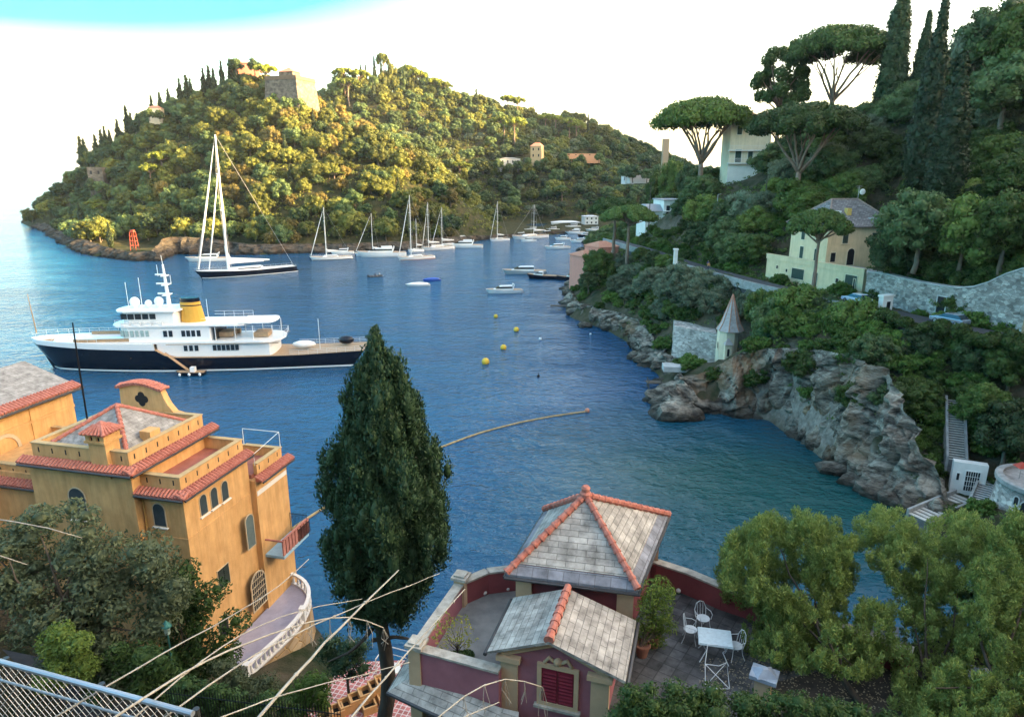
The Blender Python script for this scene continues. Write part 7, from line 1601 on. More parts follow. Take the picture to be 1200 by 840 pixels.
# terrace slab in two surfaces
left = [(-2.95, 17.85), (-1.8, 21.2), (-.9, 21.8), (.35, 22.1), (1.2, 19.6), (-.3, 16.9)]
right = [(1.2, 19.6), (.35, 22.1), (3, 24.2), (5.4, 22.5), (7.4, 20.9), (10.5, 19.0), (13.5, 16.6), (13, 12.5), (4.5, 13.2), (2.8, 15.8)]
b = MB(); b.prism(left, 12, Z0); b.build('left_terrace', SCREED, ph)
b = MB(); b.prism(right, 12, Z0 + .002); b.build('right_terrace', PAVE, ph, uv=True)
b = MB(); b.prism([(-2.6, 18.1), (-1.6, 20.9), (.5, 21.7), (5, 22), (7, 20.3), (4.4, 15), (2.6, 15.9), (-.3, 17)], 7.5, 12); b.build('lower_wall', MAUVE, ph)
def pwall(line, z0, z1, th, m, name='parapet', cap=STONEC, ov=.06):
    b = MB(); c = MB()
    for p, q in zip(line[:-1], line[1:]):
        p, q = Vector((p[0], p[1], 0)), Vector((q[0], q[1], 0)); d = (q - p).normalized(); n = Vector((-d.y, d.x, 0)) * th / 2
        b.frustum([v + Vector((0, 0, z0)) for v in (p - n, q - n, q + n, p + n)], [v + Vector((0, 0, z1)) for v in (p - n, q - n, q + n, p + n)])
        n2 = n * (1 + 2 * ov / th)
        c.frustum([v + Vector((0, 0, z1)) for v in (p - n2, q - n2, q + n2, p + n2)], [v + Vector((0, 0, z1 + .07)) for v in (p - n2, q - n2, q + n2, p + n2)])
    w = b.build(name, m, ph); c.build('coping', cap, w); return w
pwall([(-2.9, 17.75), (-.35, 16.78)], 19.3, 20.85, .22, MAUVE)
pwall([(-2.92, 17.9), (-1.84, 21.1)], 19.3, 20.85, .22, MAUVE)
pwall([(-1.75, 21.2), (-.9, 21.85), (.3, 22.1), (1.2, 22.9)], 19, 20.85, .22, MAROON)
pwall([(4.4, 23.4), (5.4, 22.45), (6.4, 21.8), (7.4, 20.9), (9, 19.9), (10.5, 18.9), (12.2, 17.6)], 18.5, 20.85, .22, MAROON)
for x, y, z1 in ((-2.92, 17.8, 20.95), (-1.8, 21.2, 21.05)):
    b = MB(); b.box((x, y, (z1 + 17.5) / 2), (.40, .40, z1 - 17.5), R(-20)); p_ = b.build('pier', TANP, ph); b = MB(); b.box((x, y, z1 + .05), (.56, .56, .1), R(-20)); b.box((x, y, z1 + .13), (.4, .4, .08), R(-20)); b.build('pier_cap', STONEC, p_)
for px, py, lb in ((895, 797, 0), (1036, 745, 0), (1150, 798, 0)):
    p = on_z(px, py, 20.6); b = MB(); b.box((p.x, p.y, 20.1), (.44, .44, 1.3), R(-30)); q = b.build('pier', TANP, ph); b = MB(); b.box((p.x, p.y, 20.8), (.75, .62, .12), R(-30)); b.frustum([(p.x - .3, p.y - .26, 20.86), (p.x + .3, p.y - .26, 20.86), (p.x + .3, p.y + .26, 20.86), (p.x - .3, p.y + .26, 20.86)], [(p.x - .08, p.y - .06, 21.02), (p.x + .08, p.y - .06, 21.02), (p.x + .08, p.y + .06, 21.02), (p.x - .08, p.y + .06, 21.02)]); b.build('pier_cap', mat('blue_grey_stone', (.32, .36, .42), .8, var=.2), q)
# sloping slate eave round the storey below
b = MB(); pl = [(-1.1, 21.6), (-2.25, 21.2), (-3.1, 17.9), (-.3, 16.55), (.2, 16.4)]; po = [(-1.4, 22.3), (-2.85, 21.5), (-3.85, 17.65), (-.5, 15.75), (.1, 15.5)]
for i in range(4):
    a0, a1, b0_, b1_ = pl[i], pl[i + 1], po[i], po[i + 1]
    b.add([(*a0, 19.75), (*a1, 19.75), (*b1_, 19.35), (*b0_, 19.35), (*a0, 19.6), (*a1, 19.6), (*b1_, 19.25), (*b0_, 19.25)], [(0, 1, 2, 3), (3, 2, 6, 7), (7, 6, 5, 4)])
lr = b.build('lower_eave', SLATEP, ph, uv=True); b = MB(); b.tube([(p[0], p[1], 19.28) for p in po], .075, 7); b.build('gutter', GUT, lr)
# pavilion: measured corners of the eaves, apex and finial
EV = [Vector(p) for p in ((-.19, 19.35, 22.4), (3.9, 18.45, 22.4), (5.9, 23.2, 22.4), (1.25, 23.6, 22.4))]; APX = Vector((2.5, 21.1, 24.25))
cen = sum(EV, Vector()) / 4
ins = [cen + (p - cen) * .83 for p in EV]
b = MB(); b.frustum([(p.x, p.y, 10) for p in ins], [(p.x, p.y, 22.3) for p in ins]); b.build('pavilion_wall', MAROON, ph)
for p in ins: d = (p - cen).normalized() * .05; b = MB(); b.box((p.x - d.x * 3, p.y - d.y * 3, 20.8), (.52, .52, 3.0), R(-12)); b.build('corner_pilaster', TANP, ph)
b = MB(); md = [p.lerp(APX, .13) for p in EV]; b.add(md + [APX], [(0, 1, 4), (1, 2, 4), (2, 3, 4), (3, 0, 4)]); pr = b.build('pavilion_roof', SLATEP, ph, uv=True)
b = MB(); lo = [p - Vector((0, 0, .12)) for p in EV]; b.add(EV + [p + Vector((0, 0, -.02)) for p in md] + lo, [(0, 1, 5, 4), (1, 2, 6, 5), (2, 3, 7, 6), (3, 0, 4, 7), (0, 8, 9, 1), (1, 9, 10, 2), (2, 10, 11, 3), (3, 11, 8, 0), (8, 11, 10, 9)]); b.build('eaves_course', LEAD, pr, uv=True)
for p in EV: ridge_tiles([p + Vector((0, 0, .05)), APX + Vector((0, 0, .05))], pr, REDT, .115, 'hip_tile_row', .30)
b = MB(); b.lathe(APX, [(.2, 0), (.2, .14), (.13, .2), (.16, .32), (.1, .4)], 12); b.build('finial', REDT, pr)
b = MB(); q = [cen + (p - cen) * 1.02 - Vector((0, 0, .12)) for p in EV]; b.tube(q + [q[0]], .06, 6); b.build('gutter', GUT, pr)
# gabled annexe in front
RF, RB = Vector((1.02, 16.2, 22.3)), Vector((1.75, 18.7, 22.3)); LF, LB, RRF, RRB = Vector((-.72, 16.8, 21.5)), Vector((.05, 19.4, 21.5)), Vector((3.1, 15.6, 21.5)), Vector((3.85, 18.2, 21.5)); th = Vector((0, 0, -.09))
b = MB(); P_ = [RF, RB, LF, LB, RRF, RRB]; b.add(P_ + [p + th for p in P_], [(0, 1, 3, 2), (0, 4, 5, 1), (6, 8, 9, 7), (6, 7, 11, 10), (2, 3, 9, 8), (4, 10, 11, 5), (0, 2, 8, 6), (0, 6, 10, 4)]); gr = b.build('gable_roof', SLATEP, ph, uv=True)
ridge_tiles([RF + Vector((0, 0, .03)), RB + Vector((0, 0, .03))], gr, REDT, .13, 'ridge_tile_row', .34)
for a, c in ((LF, LB), (RRF, RRB)): b = MB(); o = Vector((-.07 if a is LF else .07, 0, -.1)); b.tube([a + o, c + o], .06, 7); b.build('gutter', GUT, gr)
wl, wr_ = Vector((-.30, 16.95, 0)), Vector((2.72, 16.0, 0)); wd = (wr_ - wl).normalized(); wn_ = Vector((wd.y, -wd.x, 0)); bk = -wn_ * 2.4; mid = (wl + wr_) / 2
V3 = lambda p, z: Vector((p.x, p.y, z))
b = MB(); b.ext([V3(wl, 12), V3(wr_, 12), V3(wr_, 21.52), V3(mid, 22.18), V3(wl, 21.52)], bk); b.build('gable_wall', MAUVE, ph)
for e, s in ((wl, 1), (wr_, -1)):
    c = e + wd * s * .24; b = MB(); a = [c - wd * .26, c + wd * .26]; b.ext([V3(a[0], 12) - wn_ * .1, V3(a[1], 12) - wn_ * .1, V3(a[1], 21.2) - wn_ * .1, V3(a[0], 21.2) - wn_ * .1], wn_ * .16); pi = b.build('pilaster', TANP, ph)
    b = MB(); a = [c - wd * .36, c + wd * .36]; b.ext([V3(a[0], 21.2) - wn_ * .1, V3(a[1], 21.2) - wn_ * .1, V3(a[1], 21.36) - wn_ * .1, V3(a[0], 21.36) - wn_ * .1], wn_ * .3); b.build('capital', TANP, pi)
b = MB()
for a, c in ((wl, mid), (mid, wr_)):
    z0, z1 = (21.30, 21.98) if a is wl else (21.98, 21.30); b.ext([V3(a, z0) - wn_ * .02, V3(c, z1) - wn_ * .02, V3(c, z1 + .13) - wn_ * .02, V3(a, z0 + .13) - wn_ * .02], wn_ * .12)
b.build('gable_cornice', TANP, ph)
wc = V3(mid, 20.62) + wd * .12; f = window(ph, wc + wn_ * .02, wd, wn_, 1.22, 1.42, TANP, MAROON, fw=.13, proud=.06, sill=STONEC); shutters(f, wc + wn_ * .03, wd, wn_, .96, 1.16, mat('crimson_shutter', (.20, .018, .035), .5, var=.15), .05)
b = MB(); q = V3(mid, 21.45) + wd * .12 + wn_ * .03; b.smooth = True; b.sphere(q, (.14, .1, .14), 10, 6)
for s in (-1, 1): b.tube([q + wd * s * .12, q + wd * s * .26 + Vector((0, 0, .1)), q + wd * s * .4 - Vector((0, 0, .08)), q + wd * s * .32 - Vector((0, 0, .16))], [.06, .06, .05, .03], 6)
b.build('window_crest', TANP, f)
for px, py, lb in ((568, 694, 'small white globe light on the left terrace by the maroon wall'), (595, 689, 'white globe light on the left terrace nearest the pavilion'), (795, 692, 'small white globe light on the right terrace by the maroon wall'), (835, 704, 'white globe light on the right terrace nearest the olive tree')):
    c = on_z(px, py, Z0 + .1); t = thing('floor_light', lb, 'light', c); b = MB(); b.smooth = True; b.sphere(c, .09, 10, 6); b.build('globe', WHT, t); b = MB(); b.lathe(c - Vector((0, 0, .1)), [(.07, 0), (.05, .04)], 8); b.build('base', IRON, t)

# garden table and wire chairs
WIRE = mat('white_wire', (.72, .76, .78), .5)
tc = on_z(838, 746, Z0 + .74); TF = frame((tc.x, tc.y, Z0), -12)
gtb = thing('garden_table', 'square pale blue white garden table on the dark paved terrace', 'table', (tc.x, tc.y, Z0)); b = MB(TF); b.b2((-.50, -.40, .72), (.50, .40, .75)); b.b2((-.52, -.42, .69), (.52, .42, .72)); b.build('tabletop', mat('pale_blue_table', (.55, .66, .70), .4, var=.12, scale=9), gtb)
for sx in (-1, 1):
    for sy in (-1, 1): b = MB(TF); b.tube([(sx * .42, sy * .32, .7), (sx * .25, sy * .2, .35), (sx * .44, sy * .34, 0)], .017, 5); b.build('leg', WIRE, gtb)
def chair(px, py, rot, label, tip=None):
    c = on_z(px, py, Z0 + .44); t = thing('garden_chair', label, 'chair', (c.x, c.y, Z0))
    M = frame((c.x, c.y, Z0), rot) if tip is None else frame((c.x, c.y, Z0 + .03), rot) @ Matrix.Rotation(R(tip), 4, 'X')
    b = MB(M); b.lathe((0, 0, .43), [(.06, .005), (.21, .0), (.22, .02), (.06, .025)], 16); b.build('seat', WIRE, t)
    for sx in (-1, 1):
        for sy in (-1, 1): b = MB(M); b.tube([(sx * .14, sy * .14, .44), (sx * .17, sy * .17, .2), (sx * .22, sy * .22 + (.02 if sy > 0 else 0), 0)], .012, 5); b.build('leg', WIRE, t)
    b = MB(M); b.tube([(-.2, .14, .44), (-.22, .2, .7), (-.14, .24, .9), (0, .25, .95), (.14, .24, .9), (.22, .2, .7), (.2, .14, .44)], .013, 5)
    for x in (-.1, 0, .1): b.tube([(x, .17, .45), (x * 1.1, .23, .9)], .008, 5)
    b.build('backrest', WIRE, t)
    b = MB(M)
    for s in (-1, 1): b.tube([(s * .22, .2, .68), (s * .27, -.02, .66), (s * .24, -.16, .62), (s * .2, -.15, .45)], .011, 5)
    b.build('armrest', WIRE, t); return t
chair(809, 737, 72, 'white wire garden chair on the pavilion side of the square table'); chair(824, 724, 20, 'white wire garden chair behind the square table'); chair(862, 756, -80, 'white wire garden chair right of the square table')
# a folding chair tipped flat in front of the table
c = on_z(840, 792, Z0 + .15); t = thing('folded_chair', 'white folding chair frame with crossed legs in front of the table', 'chair', (c.x, c.y, Z0)); M = frame((c.x, c.y, Z0), -12)
b = MB(M); b.tube([(-.34, -.3, 0), (-.36, .1, .45), (-.3, .42, .92), (.0, .44, .93)], .012, 5); b.tube([(-.34, -.3, 0), (.3, .35, .42), (.36, -.28, 0)], .012, 5); b.tube([(.36, -.28, 0), (-.36, .1, .45)], .012, 5); b.build('frame', WIRE, t)
b = MB(M); b.tube([(-.34, -.3, 0), (0, -.38, .02), (.36, -.28, 0)], .012, 5); b.tube([(.3, .35, .42), (.05, .1, .45), (-.36, .1, .45)], .012, 5); b.build('cross_bar', WIRE, t)
# ------------------------------------------------------------------ foreground trees, shrubs, fence and dry stalks
F_CYPN = foliage('near_cypress_leaves', (.014, .040, .018), (.05, .10, .042), trans=.08, ov=(.97, 1.05))
F_GREY = foliage('grey_green_leaves', (.045, .07, .034), (.14, .17, .09), trans=.22, ov=(.97, 1.05))
F_LIME = foliage('lime_leaves', (.07, .13, .02), (.20, .27, .06), trans=.3, ov=(.97, 1.05))
F_GOLD = foliage('golden_green_leaves', (.06, .12, .028), (.25, .32, .095), trans=.35, ov=(.97, 1.05))
F_LAURN = foliage('hedge_leaves', (.02, .055, .014), (.07, .13, .035), trans=.2, ov=(.97, 1.05))
def inpoly(x, y, P):
    c = False; n = len(P)
    for i in range(n):
        (ax, ay), (bx, by) = P[i], P[(i + 1) % n]
        if (ay > y) != (by > y) and x < (bx - ax) * (y - ay) / (by - ay) + ax: c = not c
    return c
def clumps(P, n, Yf, rpx, jit, seed, flat=.8, holes=(), gate=None):
    """leaf clumps spread through the depth of a crown whose outline is P in the photograph"""
    g = random.Random(seed); out = []; xs = [p[0] for p in P]; ys = [p[1] for p in P]; k = 0
    while len(out) < n and k < 20000:
        k += 1; x, y = g.uniform(min(xs), max(xs)), g.uniform(min(ys), max(ys))
        if not inpoly(x, y, P) or any((x - a) ** 2 + (y - b) ** 2 < r * r for a, b, r in holes): continue
        p = at(x, y, Yf(x, y) + g.uniform(-jit, jit))
        if gate is not None and mnoise.fractal(p * 1.15 + Vector((seed, 0, 0)), 1.0, 2.0, 3) < gate: continue
        f = p.y * CP - (p.z - CAMZ) * SP; r = g.uniform(*rpx) * f / 800
        out.append((p.x, p.y, p.z, r, r * flat))
    return out
def grown(name, cat, label, blobs, base, trunk_r, n, size, seed, m, bark=BARK, limbs=14, core=0.0, aspect=.45, fork=None, sub=2, outw=.5, up=.3, shell=(.3, 1.1), group=None, axis=None):
    """tree from its leaf clumps: trunk from the base to a fork, limbs from the fork out to the clumps"""
    base = Vector(base); t = thing(name, label, cat, base, group); g = random.Random(seed)
    bl = [(b[0] - base.x, b[1] - base.y, b[2] - base.z, b[3], b[4]) for b in blobs]
    obj('crown', leaf_mesh(name + '_crown', bl, n, size, seed, m, core=core, aspect=aspect, outw=outw, up=up, shell=shell, axis=axis), t)
    if trunk_r:
        mb = MB(); mb.smooth = True; fk = Vector(fork) - base if fork is not None else Vector((0, 0, min(b[2] for b in bl)))
        limb(mb, (0, 0, -.6), fk, trunk_r, trunk_r * .7, g, .06, 7, 9); pick = sorted(bl, key=lambda b: g.random())[:limbs]
        for b in pick:
            e = Vector(b[:3]); pts = limb(mb, fk, e, trunk_r * .42, trunk_r * .08, g, .1, 7, 6)
            for j in range(sub):
                q = min(bl, key=lambda c: (Vector(c[:3]) - pts[3 + j]).length + g.random() * b[3] * 3); limb(mb, pts[3 + j], Vector(q[:3]), trunk_r * .18, trunk_r * .04, g, .1, 5, 5)
        me = bpy.data.meshes.new(name + '_trunk'); me.from_pydata([tuple(v) for v in mb.v], [], mb.f); me.materials.append(bark); me.polygons.foreach_set('use_smooth', [True] * len(me.polygons)); obj('trunk', me, t)
    return t
# the tall cypress
prof = [(388, 440, 3), (405, 441, 14), (425, 443, 26), (450, 444, 40), (480, 446, 50), (510, 448, 58), (545, 452, 68), (575, 456, 80), (605, 457, 83), (635, 455, 80), (665, 450, 70), (690, 446, 58), (712, 441, 40)]
g = random.Random(901); bl = []
for i in range(620):
    y = 388 + 334 * ((i + .5) / 620) ** .85; c = np.interp(y, [p[0] for p in prof], [p[1] for p in prof]); w = np.interp(y, [p[0] for p in prof], [p[2] for p in prof])
    a = i * 2.39996; q = math.sqrt(g.uniform(.12, 1)); rp = max(4, min(10, w * .2)) * g.uniform(.5, 1.3); ww = max(0, w * .93 * (1 + .5 * mnoise.noise(Vector((math.cos(a) * 1.8, math.sin(a) * 1.8, y * .045)))) - rp * .7)
    p = at(c + ww * q * math.cos(a), y, 25 + ww * q * math.sin(a) * 30 / 800); r = rp * (p.y * CP - (p.z - CAMZ) * SP) / 800
    bl.append((p.x, p.y, p.z, r, r * g.uniform(1.6, 3.0)))
cb = at(437, 900, 25.2); ct_ = grown('cypress_tree', 'cypress', 'tall dark green foreground cypress between the yellow villa and the pink pavilion', bl, cb, .38, 105000, .07, 902, F_CYPN, BARKD, 10, .66, .42, at(439, 700, 25), 2, .6, .5, (.62, 1.22), None, (.5, 1.0, .45))
mb = MB()
for a, b_ in (((437, 735), (385, 775)), ((440, 720), (505, 690)), ((436, 750), (500, 760))):
    p, q = at(*a, 25.1), at(*b_, 24.6); limb(mb, p, q, .1, .03, g, .1, 5, 6)
mb.build('dead_limb', BARKD, ct_)
P = [(376, 760), (395, 742), (425, 748), (434, 772), (420, 792), (385, 790)]
grown('shrub', 'shrub', 'small dark shrub beside the foreground cypress trunk', clumps(P, 26, lambda x, y: 29, (8, 14), .6, 7), at(408, 800, 29), .08, 7000, .06, 8, F_CYPN, BARKD, 6, .6)
# trees in front of the yellow house
P = [(-20, 628), (20, 612), (55, 596), (110, 592), (135, 612), (165, 632), (195, 655), (208, 692), (192, 730), (170, 770), (150, 800), (60, 782), (32, 755), (28, 705), (-20, 690)]
grown('leafy_tree', 'tree', 'large grey-green tree growing in front of the yellow villa', clumps(P, 95, lambda x, y: 34.2 - (y - 595) / 200 * 3.5, (13, 26), 1.5, 11), at(95, 800, 31.5), .26, 42000, .12, 12, F_GREY, BARK, 22, .5, .45, at(95, 730, 32.5))
P = [(188, 668), (222, 664), (255, 690), (276, 728), (268, 770), (235, 800), (196, 800), (178, 750)]
grown('leafy_tree', 'tree', 'smaller dark tree in front of the yellow villa corner by the lamp', clumps(P, 48, lambda x, y: 35.5 - (y - 665) / 140 * 2, (10, 20), 1.0, 13), at(225, 815, 33.5), .14, 18000, .11, 14, F_LAURN, BARK, 12, .4, .45, at(226, 770, 34))
P = [(40, 772), (58, 745), (78, 735), (100, 752), (110, 785), (80, 800), (48, 800)]
grown('shrub', 'shrub', 'bright lime green shrub at the foot of the large grey-green tree', clumps(P, 30, lambda x, y: 28.5, (9, 16), .7, 15), at(76, 812, 28.5), .07, 9000, .085, 16, F_LIME, BARK, 8, .5)
P = [(120, 760), (150, 750), (185, 770), (215, 795), (200, 825), (110, 812)]
grown('shrub', 'shrub', 'dark low shrub mass between the large tree and the street lamp', clumps(P, 36, lambda x, y: 29.5, (10, 18), .8, 17), at(160, 825, 29), .07, 10000, .1, 18, F_LAURN, BARK, 8, .55)
P = [(205, 800), (250, 806), (300, 818), (345, 822), (345, 850), (205, 850)]
grown('hedge', 'hedge', 'dark clipped hedge behind the black iron fence', clumps(P, 50, lambda x, y: 27.2, (9, 15), .6, 19), at(270, 850, 27), 0, 12000, .08, 20, F_LAURN, core=.6)
P = [(338, 815), (352, 796), (375, 790), (385, 805), (378, 832), (345, 838)]
grown('shrub', 'shrub', 'round green shrub against the ochre stone base of the terrace', clumps(P, 24, lambda x, y: 30, (8, 13), .5, 21), at(360, 842, 30), .06, 6500, .07, 22, F_BUSH, BARK, 6, .55)
P = [(250, 775), (285, 782), (318, 796), (336, 812), (322, 836), (255, 836)]
grown('shrub', 'shrub', 'leafy shrub at the front end of the white balustrade', clumps(P, 34, lambda x, y: 31.5, (8, 14), .7, 23), at(290, 846, 31), .08, 9000, .075, 24, F_GREY, BARK, 7, .5)
# gold-green trees on the right
Pa = [(842, 672), (850, 640), (868, 616), (905, 602), (935, 600), (975, 610), (1000, 632), (1008, 665), (1000, 690), (1035, 712), (1050, 745), (1030, 785), (985, 795), (930, 782), (872, 768), (868, 735), (885, 712), (852, 700)]
ya = lambda x, y: 21.4 - (y - 600) / 170 * 3.9
grown('garden_tree', 'tree', 'golden green garden tree overhanging the garden table side of the terrace', clumps(Pa, 720, ya, (2.5, 6), 1.5, 31, 1.5, [(1000, 700, 14)], -.05), on_z(1070, 862, 19.6), .13, 125000, .058, 32, F_GOLD, BARKD, 11, 0, .30, at(985, 790, 16.9), 2, .5, .3, (.1, 1.55), None, (.5, .8, .6))
Pb = [(1000, 625), (1010, 600), (1045, 592), (1068, 612), (1078, 640), (1092, 612), (1110, 596), (1150, 606), (1165, 625), (1152, 660), (1120, 690), (1130, 740), (1110, 800), (1080, 850), (1040, 840), (1050, 790), (1040, 735), (1052, 706), (1022, 716), (1000, 735), (1010, 765), (1045, 770), (1062, 712), (1035, 672), (1012, 655)]
yb2 = lambda x, y: 22.0 - (y - 600) / 200 * 4.6
grown('garden_tree', 'tree', 'golden green garden tree standing before the cove, middle one of three', clumps(Pb, 640, yb2, (2.5, 6), 1.6, 33, 1.5, (), -.05), on_z(1100, 868, 19.4), .12, 95000, .058, 34, F_GOLD, BARKD, 10, 0, .30, at(1085, 800, 16.6), 2, .5, .3, (.1, 1.55), None, (.5, .8, .6))
Pc = [(1120, 700), (1140, 660), (1165, 625), (1185, 604), (1230, 600), (1230, 850), (1075, 850), (1080, 800), (1125, 770)]
grown('garden_tree', 'tree', 'golden green garden tree cut by the right border of the picture', clumps(Pc, 720, lambda x, y: 21.0 - (y - 600) / 240 * 6, (2.5, 6.5), 1.6, 35, 1.5, (), -.05), on_z(1190, 880, 19.2), .13, 110000, .058, 36, F_GOLD, BARKD, 10, 0, .30, at(1170, 800, 15.6), 2, .5, .3, (.1, 1.55), None, (.5, .8, .6))
P = [(712, 812), (735, 800), (780, 806), (850, 812), (930, 822), (1000, 828), (1060, 832), (1060, 870), (712, 870)]
grown('hedge', 'hedge', 'dense green hedge along the bottom edge in front of the paved terrace', clumps(P, 130, lambda x, y: 14.6, (10, 17), .35, 37), at(860, 870, 14.5), 0, 36000, .045, 38, F_LAURN, core=.6)
# earth bed with fallen leaves under the garden trees
eb = [on_z(px, py, 20.02) for px, py in ((905, 800), (1000, 775), (1100, 750), (1200, 760), (1230, 860), (900, 860))]
b = MB(); b.prism([(p.x, p.y) for p in eb], 19.6, 20.012); b.build('garden_soil', mat('garden_soil', (.030, .026, .024), .95, var=.5, scale=3, c2=(.075, .062, .05)), kind='structure')
g2 = np.random.default_rng(3); k = 1500; xs = g2.uniform(820, 1080, k); ys_ = g2.uniform(770, 835, k); V = []
for x, y in zip(xs, ys_):
    c = on_z(x, y, 20.03); a = random.random() * 6.28; s = .022 + random.random() * .02; d, e = Vector((math.cos(a), math.sin(a), .15)) * s, Vector((-math.sin(a), math.cos(a), .1)) * s * .6; V += [tuple(c + d), tuple(c + e), tuple(c - d), tuple(c - e)]
me = np_mesh('leaf_litter', V, np.arange(len(V)).reshape(-1, 4)); me.materials.append(foliage('dry_leaves', (.22, .17, .10), (.45, .40, .30), .1)); o = bpy.data.objects.new('leaf_litter', me); COL.objects.link(o); tag(o, 'dry fallen leaves scattered over the terrace under the garden trees', 'fallen leaves', None, 'stuff')
# potted plants
pc = on_z(752, 768, 20.0); pt = thing('potted_plant', 'tall yellow green bamboo in a terracotta pot against the pavilion wall', 'potted plant', pc)
b = MB(); b.lathe(pc, [(.16, 0), (.24, .38), (.27, .38), (.27, .46), (.22, .46), (.2, .4), (.02, .4)], 18); b.build('pot', mat('dark_terracotta_pot', (.30, .13, .09), .8, var=.2), pt, shade=False)
P = [(748, 742), (752, 705), (758, 680), (770, 668), (782, 690), (790, 712), (786, 742), (768, 756)]
bl = clumps(P, 42, lambda x, y: 18.75, (7, 12), .3, 41); bl = [(q[0] - pc.x, q[1] - pc.y, q[2] - pc.z, q[3], q[4]) for q in bl]
obj('foliage', leaf_mesh('bamboo_foliage', bl, 9000, .055, 42, F_LIME, core=0, aspect=.28, shell=(.2, 1.15)), pt)
b = MB()
for q in bl[:14]: limb(b, (random.uniform(-.1, .1), random.uniform(-.1, .1), .4), q[:3], .014, .006, g, .05, 5, 5)
b2_ = MB(Matrix.Translation(pc)); b2_.add(b.v, b.f); b2_.build('stem', BARK, pt)
pc = on_z(766, 757, 20.0); pt = thing('potted_plant', 'second smaller terracotta pot tucked behind the tall bamboo pot', 'potted plant', pc); b = MB(); b.lathe(pc, [(.14, 0), (.2, .34), (.23, .34), (.23, .42), (.18, .42), (.02, .36)], 16); b.build('pot', MATS['dark_terracotta_pot'], pt)
obj('foliage', leaf_mesh('low_foliage', [(0, 0, .6, .25, .25), (.1, .1, .8, .2, .2)], 700, .05, 44, F_LIME, core=0, aspect=.3), pt)
pc = on_z(537, 772, 20.0); P = [(512, 745), (518, 725), (540, 722), (552, 740), (545, 762), (525, 765)]
bl = clumps(P, 14, lambda x, y: 18.2, (7, 12), .3, 45); st = thing('sapling', 'thin yellow leaved sapling growing on the left grey terrace', 'sapling', pc); bl = [(q[0] - pc.x, q[1] - pc.y, q[2] - pc.z, q[3], q[4]) for q in bl]
obj('crown', leaf_mesh('sapling_crown', bl, 650, .05, 46, foliage('yellow_leaves', (.20, .22, .04), (.40, .38, .10), .3), core=0, aspect=.45, shell=(.1, 1.2)), st)
b = MB(); limb(b, (0, 0, -.1), (0, 0, .5), .022, .016, g, .03, 4, 6)
for q in bl: limb(b, (0, 0, random.uniform(.25, .5)), q[:3], .012, .004, g, .08, 4, 5)
b2_ = MB(Matrix.Translation(pc)); b2_.add(b.v, b.f); b2_.build('trunk', BARKD, st)
tag(obj('low_shrub', leaf_mesh('low_shrub', [(0, 0, .1, .28, .16), (.25, .1, .1, .22, .14), (-.2, .1, .08, .2, .12)], 1500, .04, 47, F_LAURN, core=.6), None, pc + Vector((.05, -.05, 0))), 'low green cushion shrub at the foot of the yellow sapling', 'shrub')

# chain link fence beside the camera
f0, f1 = at(-40, 764, 3.05), at(226, 836, 2.52); fd = (f1 - f0).normalized(); dn_ = Vector((0, 0, -1)); FL = (f1 - f0).length
cl = thing('mesh_fence', 'wire mesh fence with pale blue-grey top rail in the bottom left corner', 'fence', f0 - Vector((0, 0, 1.0)))
BLUEG = mat('galvanised_rail', (.33, .37, .42), .45, metal=.5); ZINC = mat('zinc_wire', (.58, .58, .56), .5, metal=.4)
b = MB(); b.tube([f0, f1], .014, 10); b.build('top_rail', BLUEG, cl); b = MB(); b.tube([f0 + dn_ * .12, f1 + dn_ * .12], .007, 8); b.build('lower_rail', BLUEG, cl)
b = MB(); st_ = .055; n = int(FL / st_); D = .85
for i in range(-int(D / st_), n + 1):
    for s in (1, -1):
        x0, x1 = (i * st_, i * st_ + D) if s > 0 else (i * st_ + D, i * st_); a0, a1 = 0.0, 1.0
        for xx, which in ((x0, 0), (x1, 1)): pass
        def cut(x): return min(max(x, 0), FL)
        lo_, hi_ = min(x0, x1), max(x0, x1)
        if hi_ <= 0 or lo_ >= FL: continue
        p = lambda x: f0 + fd * x + dn_ * (.02 + (x - x0) / (x1 - x0) * D)
        b.tube([p(cut(lo_)), p(cut(hi_))], .0016, 4, False)
b.build('mesh_panel', ZINC, cl)
for q in (.18, .62, 1.0): p = f0.lerp(f1, q) + Vector((0, .03, 0)); b = MB(); b.tube([p, p + dn_ * 1.6], .016, 8); b.build('post', mat('dark_post', (.05, .055, .06), .5, metal=.5), cl)
# dry flower stalks rising from below the camera
STALK = mat('dry_stalk', (.28, .26, .225), .85, c2=(.44, .415, .37), scale=14, stretch=(1, 1, .3))
def stalk(pts, r0, r1, label, tuft=False):
    P = [at(*p) for p in pts]; P = densify(P, .12); k = len(P); b = MB(); b.smooth = True
    gg = random.Random(int(pts[0][0])); b.tube([p + Vector((gg.uniform(-1, 1), gg.uniform(-1, 1), gg.uniform(-1, 1))) * .003 for p in P], [.72 * (r0 + (r1 - r0) * i / (k - 1)) for i in range(k)], 7)
    t = thing('dry_stalk', label, 'plant stalk', P[0]); b.build('stem', STALK, t)
    b = MB(); 
    for i in range(3, k - 1, 5): q = P[i]; b.tube([q, q + (P[i + 1] - P[i]).normalized() * .012], r0 * .85, 7)
    if tuft:
        for i in range(16):
            q = P[-1 - i % 5]; b.tube([q, q + Vector((gg.uniform(-.02, .03), gg.uniform(-.02, .02), -gg.uniform(.05, .13))), q + Vector((gg.uniform(-.03, .04), gg.uniform(-.02, .02), -gg.uniform(.12, .2)))], .002, 4)
    b.build('node', STALK, t)
stalk([(286, 860, 2.6), (380, 752, 3.2), (467, 668, 3.9)], .013, .006, 'thickest straight pale stalk crossing the foreground cypress trunk')
